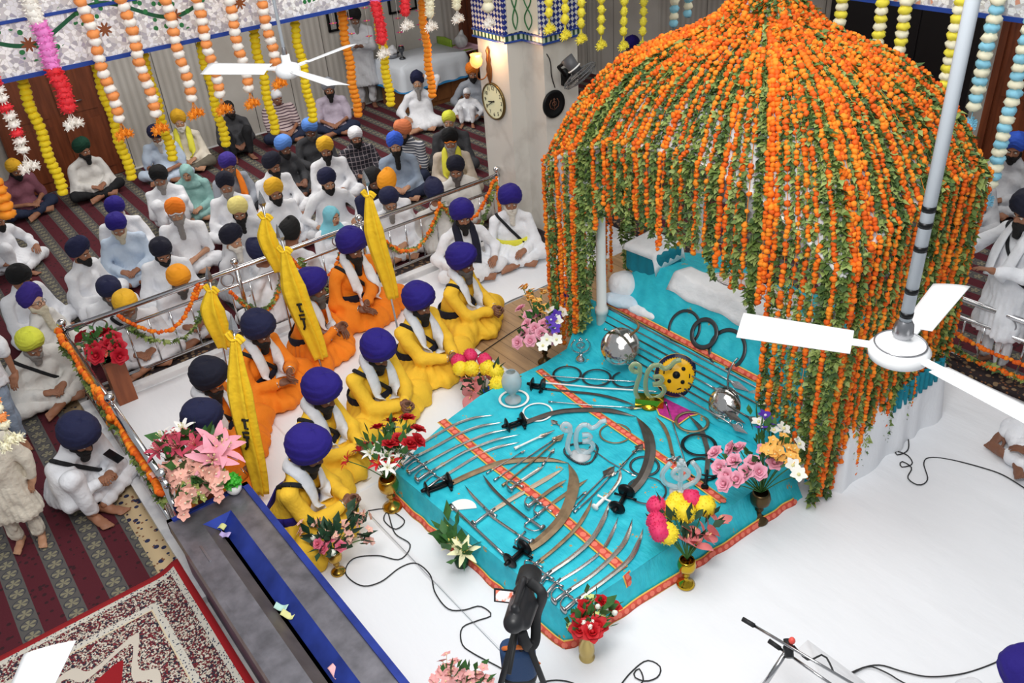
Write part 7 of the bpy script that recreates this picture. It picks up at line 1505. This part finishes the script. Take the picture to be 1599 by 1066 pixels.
bp = at(810, 1030, .72); t = thing('camera_bag', 'dark blue camera bag with an orange strap hung on the tripod', 'bag', bp-A3(0, 0, .14)); Rb = np.column_stack([nrm(A3(CR[0], CR[1], 0)), nrm(np.cross(A3(0, 0, 1), nrm(A3(CR[0], CR[1], 0)))), A3(0, 0, 1)])
rbox(bp, (.085, .055, .12), .025, .012, 0, Rb).obj('pouch', mat('blue_nylon', '2c4a74', .7, bump=.3, bscale=150), t); rbox(bp+A3(0, 0, -.115), (.087, .057, .03), .02, .012, 0, Rb).obj('base_pad', m_rub, t)
MB().box((-.05, -.062, -.08), (-.032, -.055, -.02), R=Rb, o=bp).obj('red_tab', mat('red_patch', '9a2a30', .6), t, smooth=False); MB().tube(spline([bp+Rb@A3(-.08, 0, .1), bp+Rb@A3(-.05, -.05, .17), bp+Rb@A3(.04, -.04, .16), bp+Rb@A3(.08, 0, .1)], 6), .013, 8).obj('orange_strap', mat('orange_webbing', 'f08038', .6), t)
MB().tube(spline([bp+Rb@A3(.08, -.02, .12), bp+Rb@A3(.1, -.05, .08), bp+Rb@A3(.09, -.03, .04), bp+Rb@A3(.12, -.03, .0)], 6), .006, 6).obj('cord', MATS['orange_webbing'], t)
# low white table and microphones at the lower edge
q = at(1262, 1000, .36); t = thing('low_table', 'low table under a plain white cloth at the lower edge', 'table', (q[0]-.35, q[1]-.45, .012))
for x in (-.66, -.04):
    for y in (-.86, -.04): MB().box((q[0]+x-.02, q[1]+y-.02, .012), (q[0]+x+.02, q[1]+y+.02, .34)).obj('leg', m_cab, t, smooth=False)
MB().box((q[0]-.7, q[1]-.9, .33), (q[0], q[1], .352)).obj('top', m_cab, t, smooth=False); drape(q[0]-.71, q[1]-.91, q[0]+.005, q[1]+.005, .36, .1, .02, .01, 5, 20, 24, 6, .015).obj('tablecloth', m_sheet, t)
def mic(label, tip, tail, z0, z1, stand):
    a, b = at(*tip, z0), at(*tail, z1); d = nrm(b-a); t = thing('microphone', label, 'microphone', a); MB().cyl(a, a+d*.07, .013, seg=10).obj('foam_head', m_rub, t); MB().cyl(a+d*.07, b, .008, seg=8).obj('boom_tube', m_hilt, t); return t
mic('longer boom microphone on a silver tube above the low table', (1160, 966), (1345, 1075), .95, .95, None); mic('shorter boom microphone below the long silver tube', (1201, 1000), (1330, 1090), .86, .84, None)
cl = at(1232, 1012, .9); t = thing('microphone_stand', 'microphone stand with a red knob clamp over the low table', 'stand', (cl[0], cl[1]-.0, .37)); cl2 = at(1190, 1075, .72)
MB().sph(cl, .03, 12, 8).cyl(cl+A3(.03, .03, .02), cl-A3(.03, .03, .02), .024, seg=10).obj('clamp', m_plb, t); MB().sph(cl+A3(.02, .0, .045), (.018, .018, .022), 12, 8).obj('red_knob', mat('red_knob_plastic', 'e85a50', .4), t); MB().cyl(cl, cl2, .014, seg=10).obj('tube', m_hilt, t); MB().cyl(cl2, (cl2[0], cl2[1], .37), .014, seg=10).lathe([(0, 0), (.11, 0), (.1, .015), (.015, .02)], (cl2[0], cl2[1], .365), 20).obj('base', m_plb, t)
def cable(label, pts, z=.018, r=.0048, zs=None): solo('cable', MB().tube(resample(spline([at(x, y, zz) for (x, y), zz in zip(pts, zs if zs is not None else [z]*len(pts))], 8), .03), r, 6), m_rub, label, 'cable')
cable('thin dark cable from the microphone clamp to the tube joint', [(1240, 1008), (1262, 1030), (1285, 1022), (1296, 1035), (1303, 1052)], zs=[.92, .95, .95, .94, .93], r=.005)
cable('black cable winding over the white sheet from the brass vase to the tripod', [(575, 797), (604, 795), (632, 812), (618, 826), (600, 812), (606, 800), (617, 832), (641, 850), (625, 873), (590, 867), (552, 872), (540, 895), (565, 914), (595, 908), (625, 886), (650, 879), (672, 897), (680, 925), (700, 950), (725, 952), (750, 946), (768, 960), (745, 969), (722, 980), (722, 1005), (740, 1020), (785, 1044), (805, 1060)])
cable('black cable looping on the sheet right of the platform drape', [(1416, 665), (1419, 700), (1402, 710), (1400, 704), (1418, 711), (1425, 724), (1408, 729), (1408, 720), (1424, 730), (1418, 746), (1435, 757), (1449, 748), (1443, 723), (1453, 714), (1488, 718), (1538, 731), (1570, 743), (1610, 768)])
cable('looped black cable on the sheet at the lower edge right of the tripod', [(965, 1075), (985, 1050), (1010, 1031), (1031, 1040), (1028, 1056), (1008, 1063), (990, 1055), (998, 1043), (1005, 1062), (990, 1075)])
cable('bundle of black cable running from the low table to the corner turban', [(1310, 1060), (1345, 1043), (1375, 1038), (1410, 1048), (1450, 1056), (1500, 1052), (1540, 1040), (1575, 1024), (1620, 1000)]); cable('second black cable crossing the bundle beside the low table', [(1325, 1055), (1355, 1040), (1385, 1050), (1405, 1062), (1440, 1080)], .03)
cable('thin black cable over the wooden planks by the yellow row', [(832, 500), (805, 515), (775, 535), (745, 556)], .016, .005); cable('short black cable at the lower edge left of the tripod loops', [(820, 1075), (860, 1062), (895, 1066), (920, 1085)])
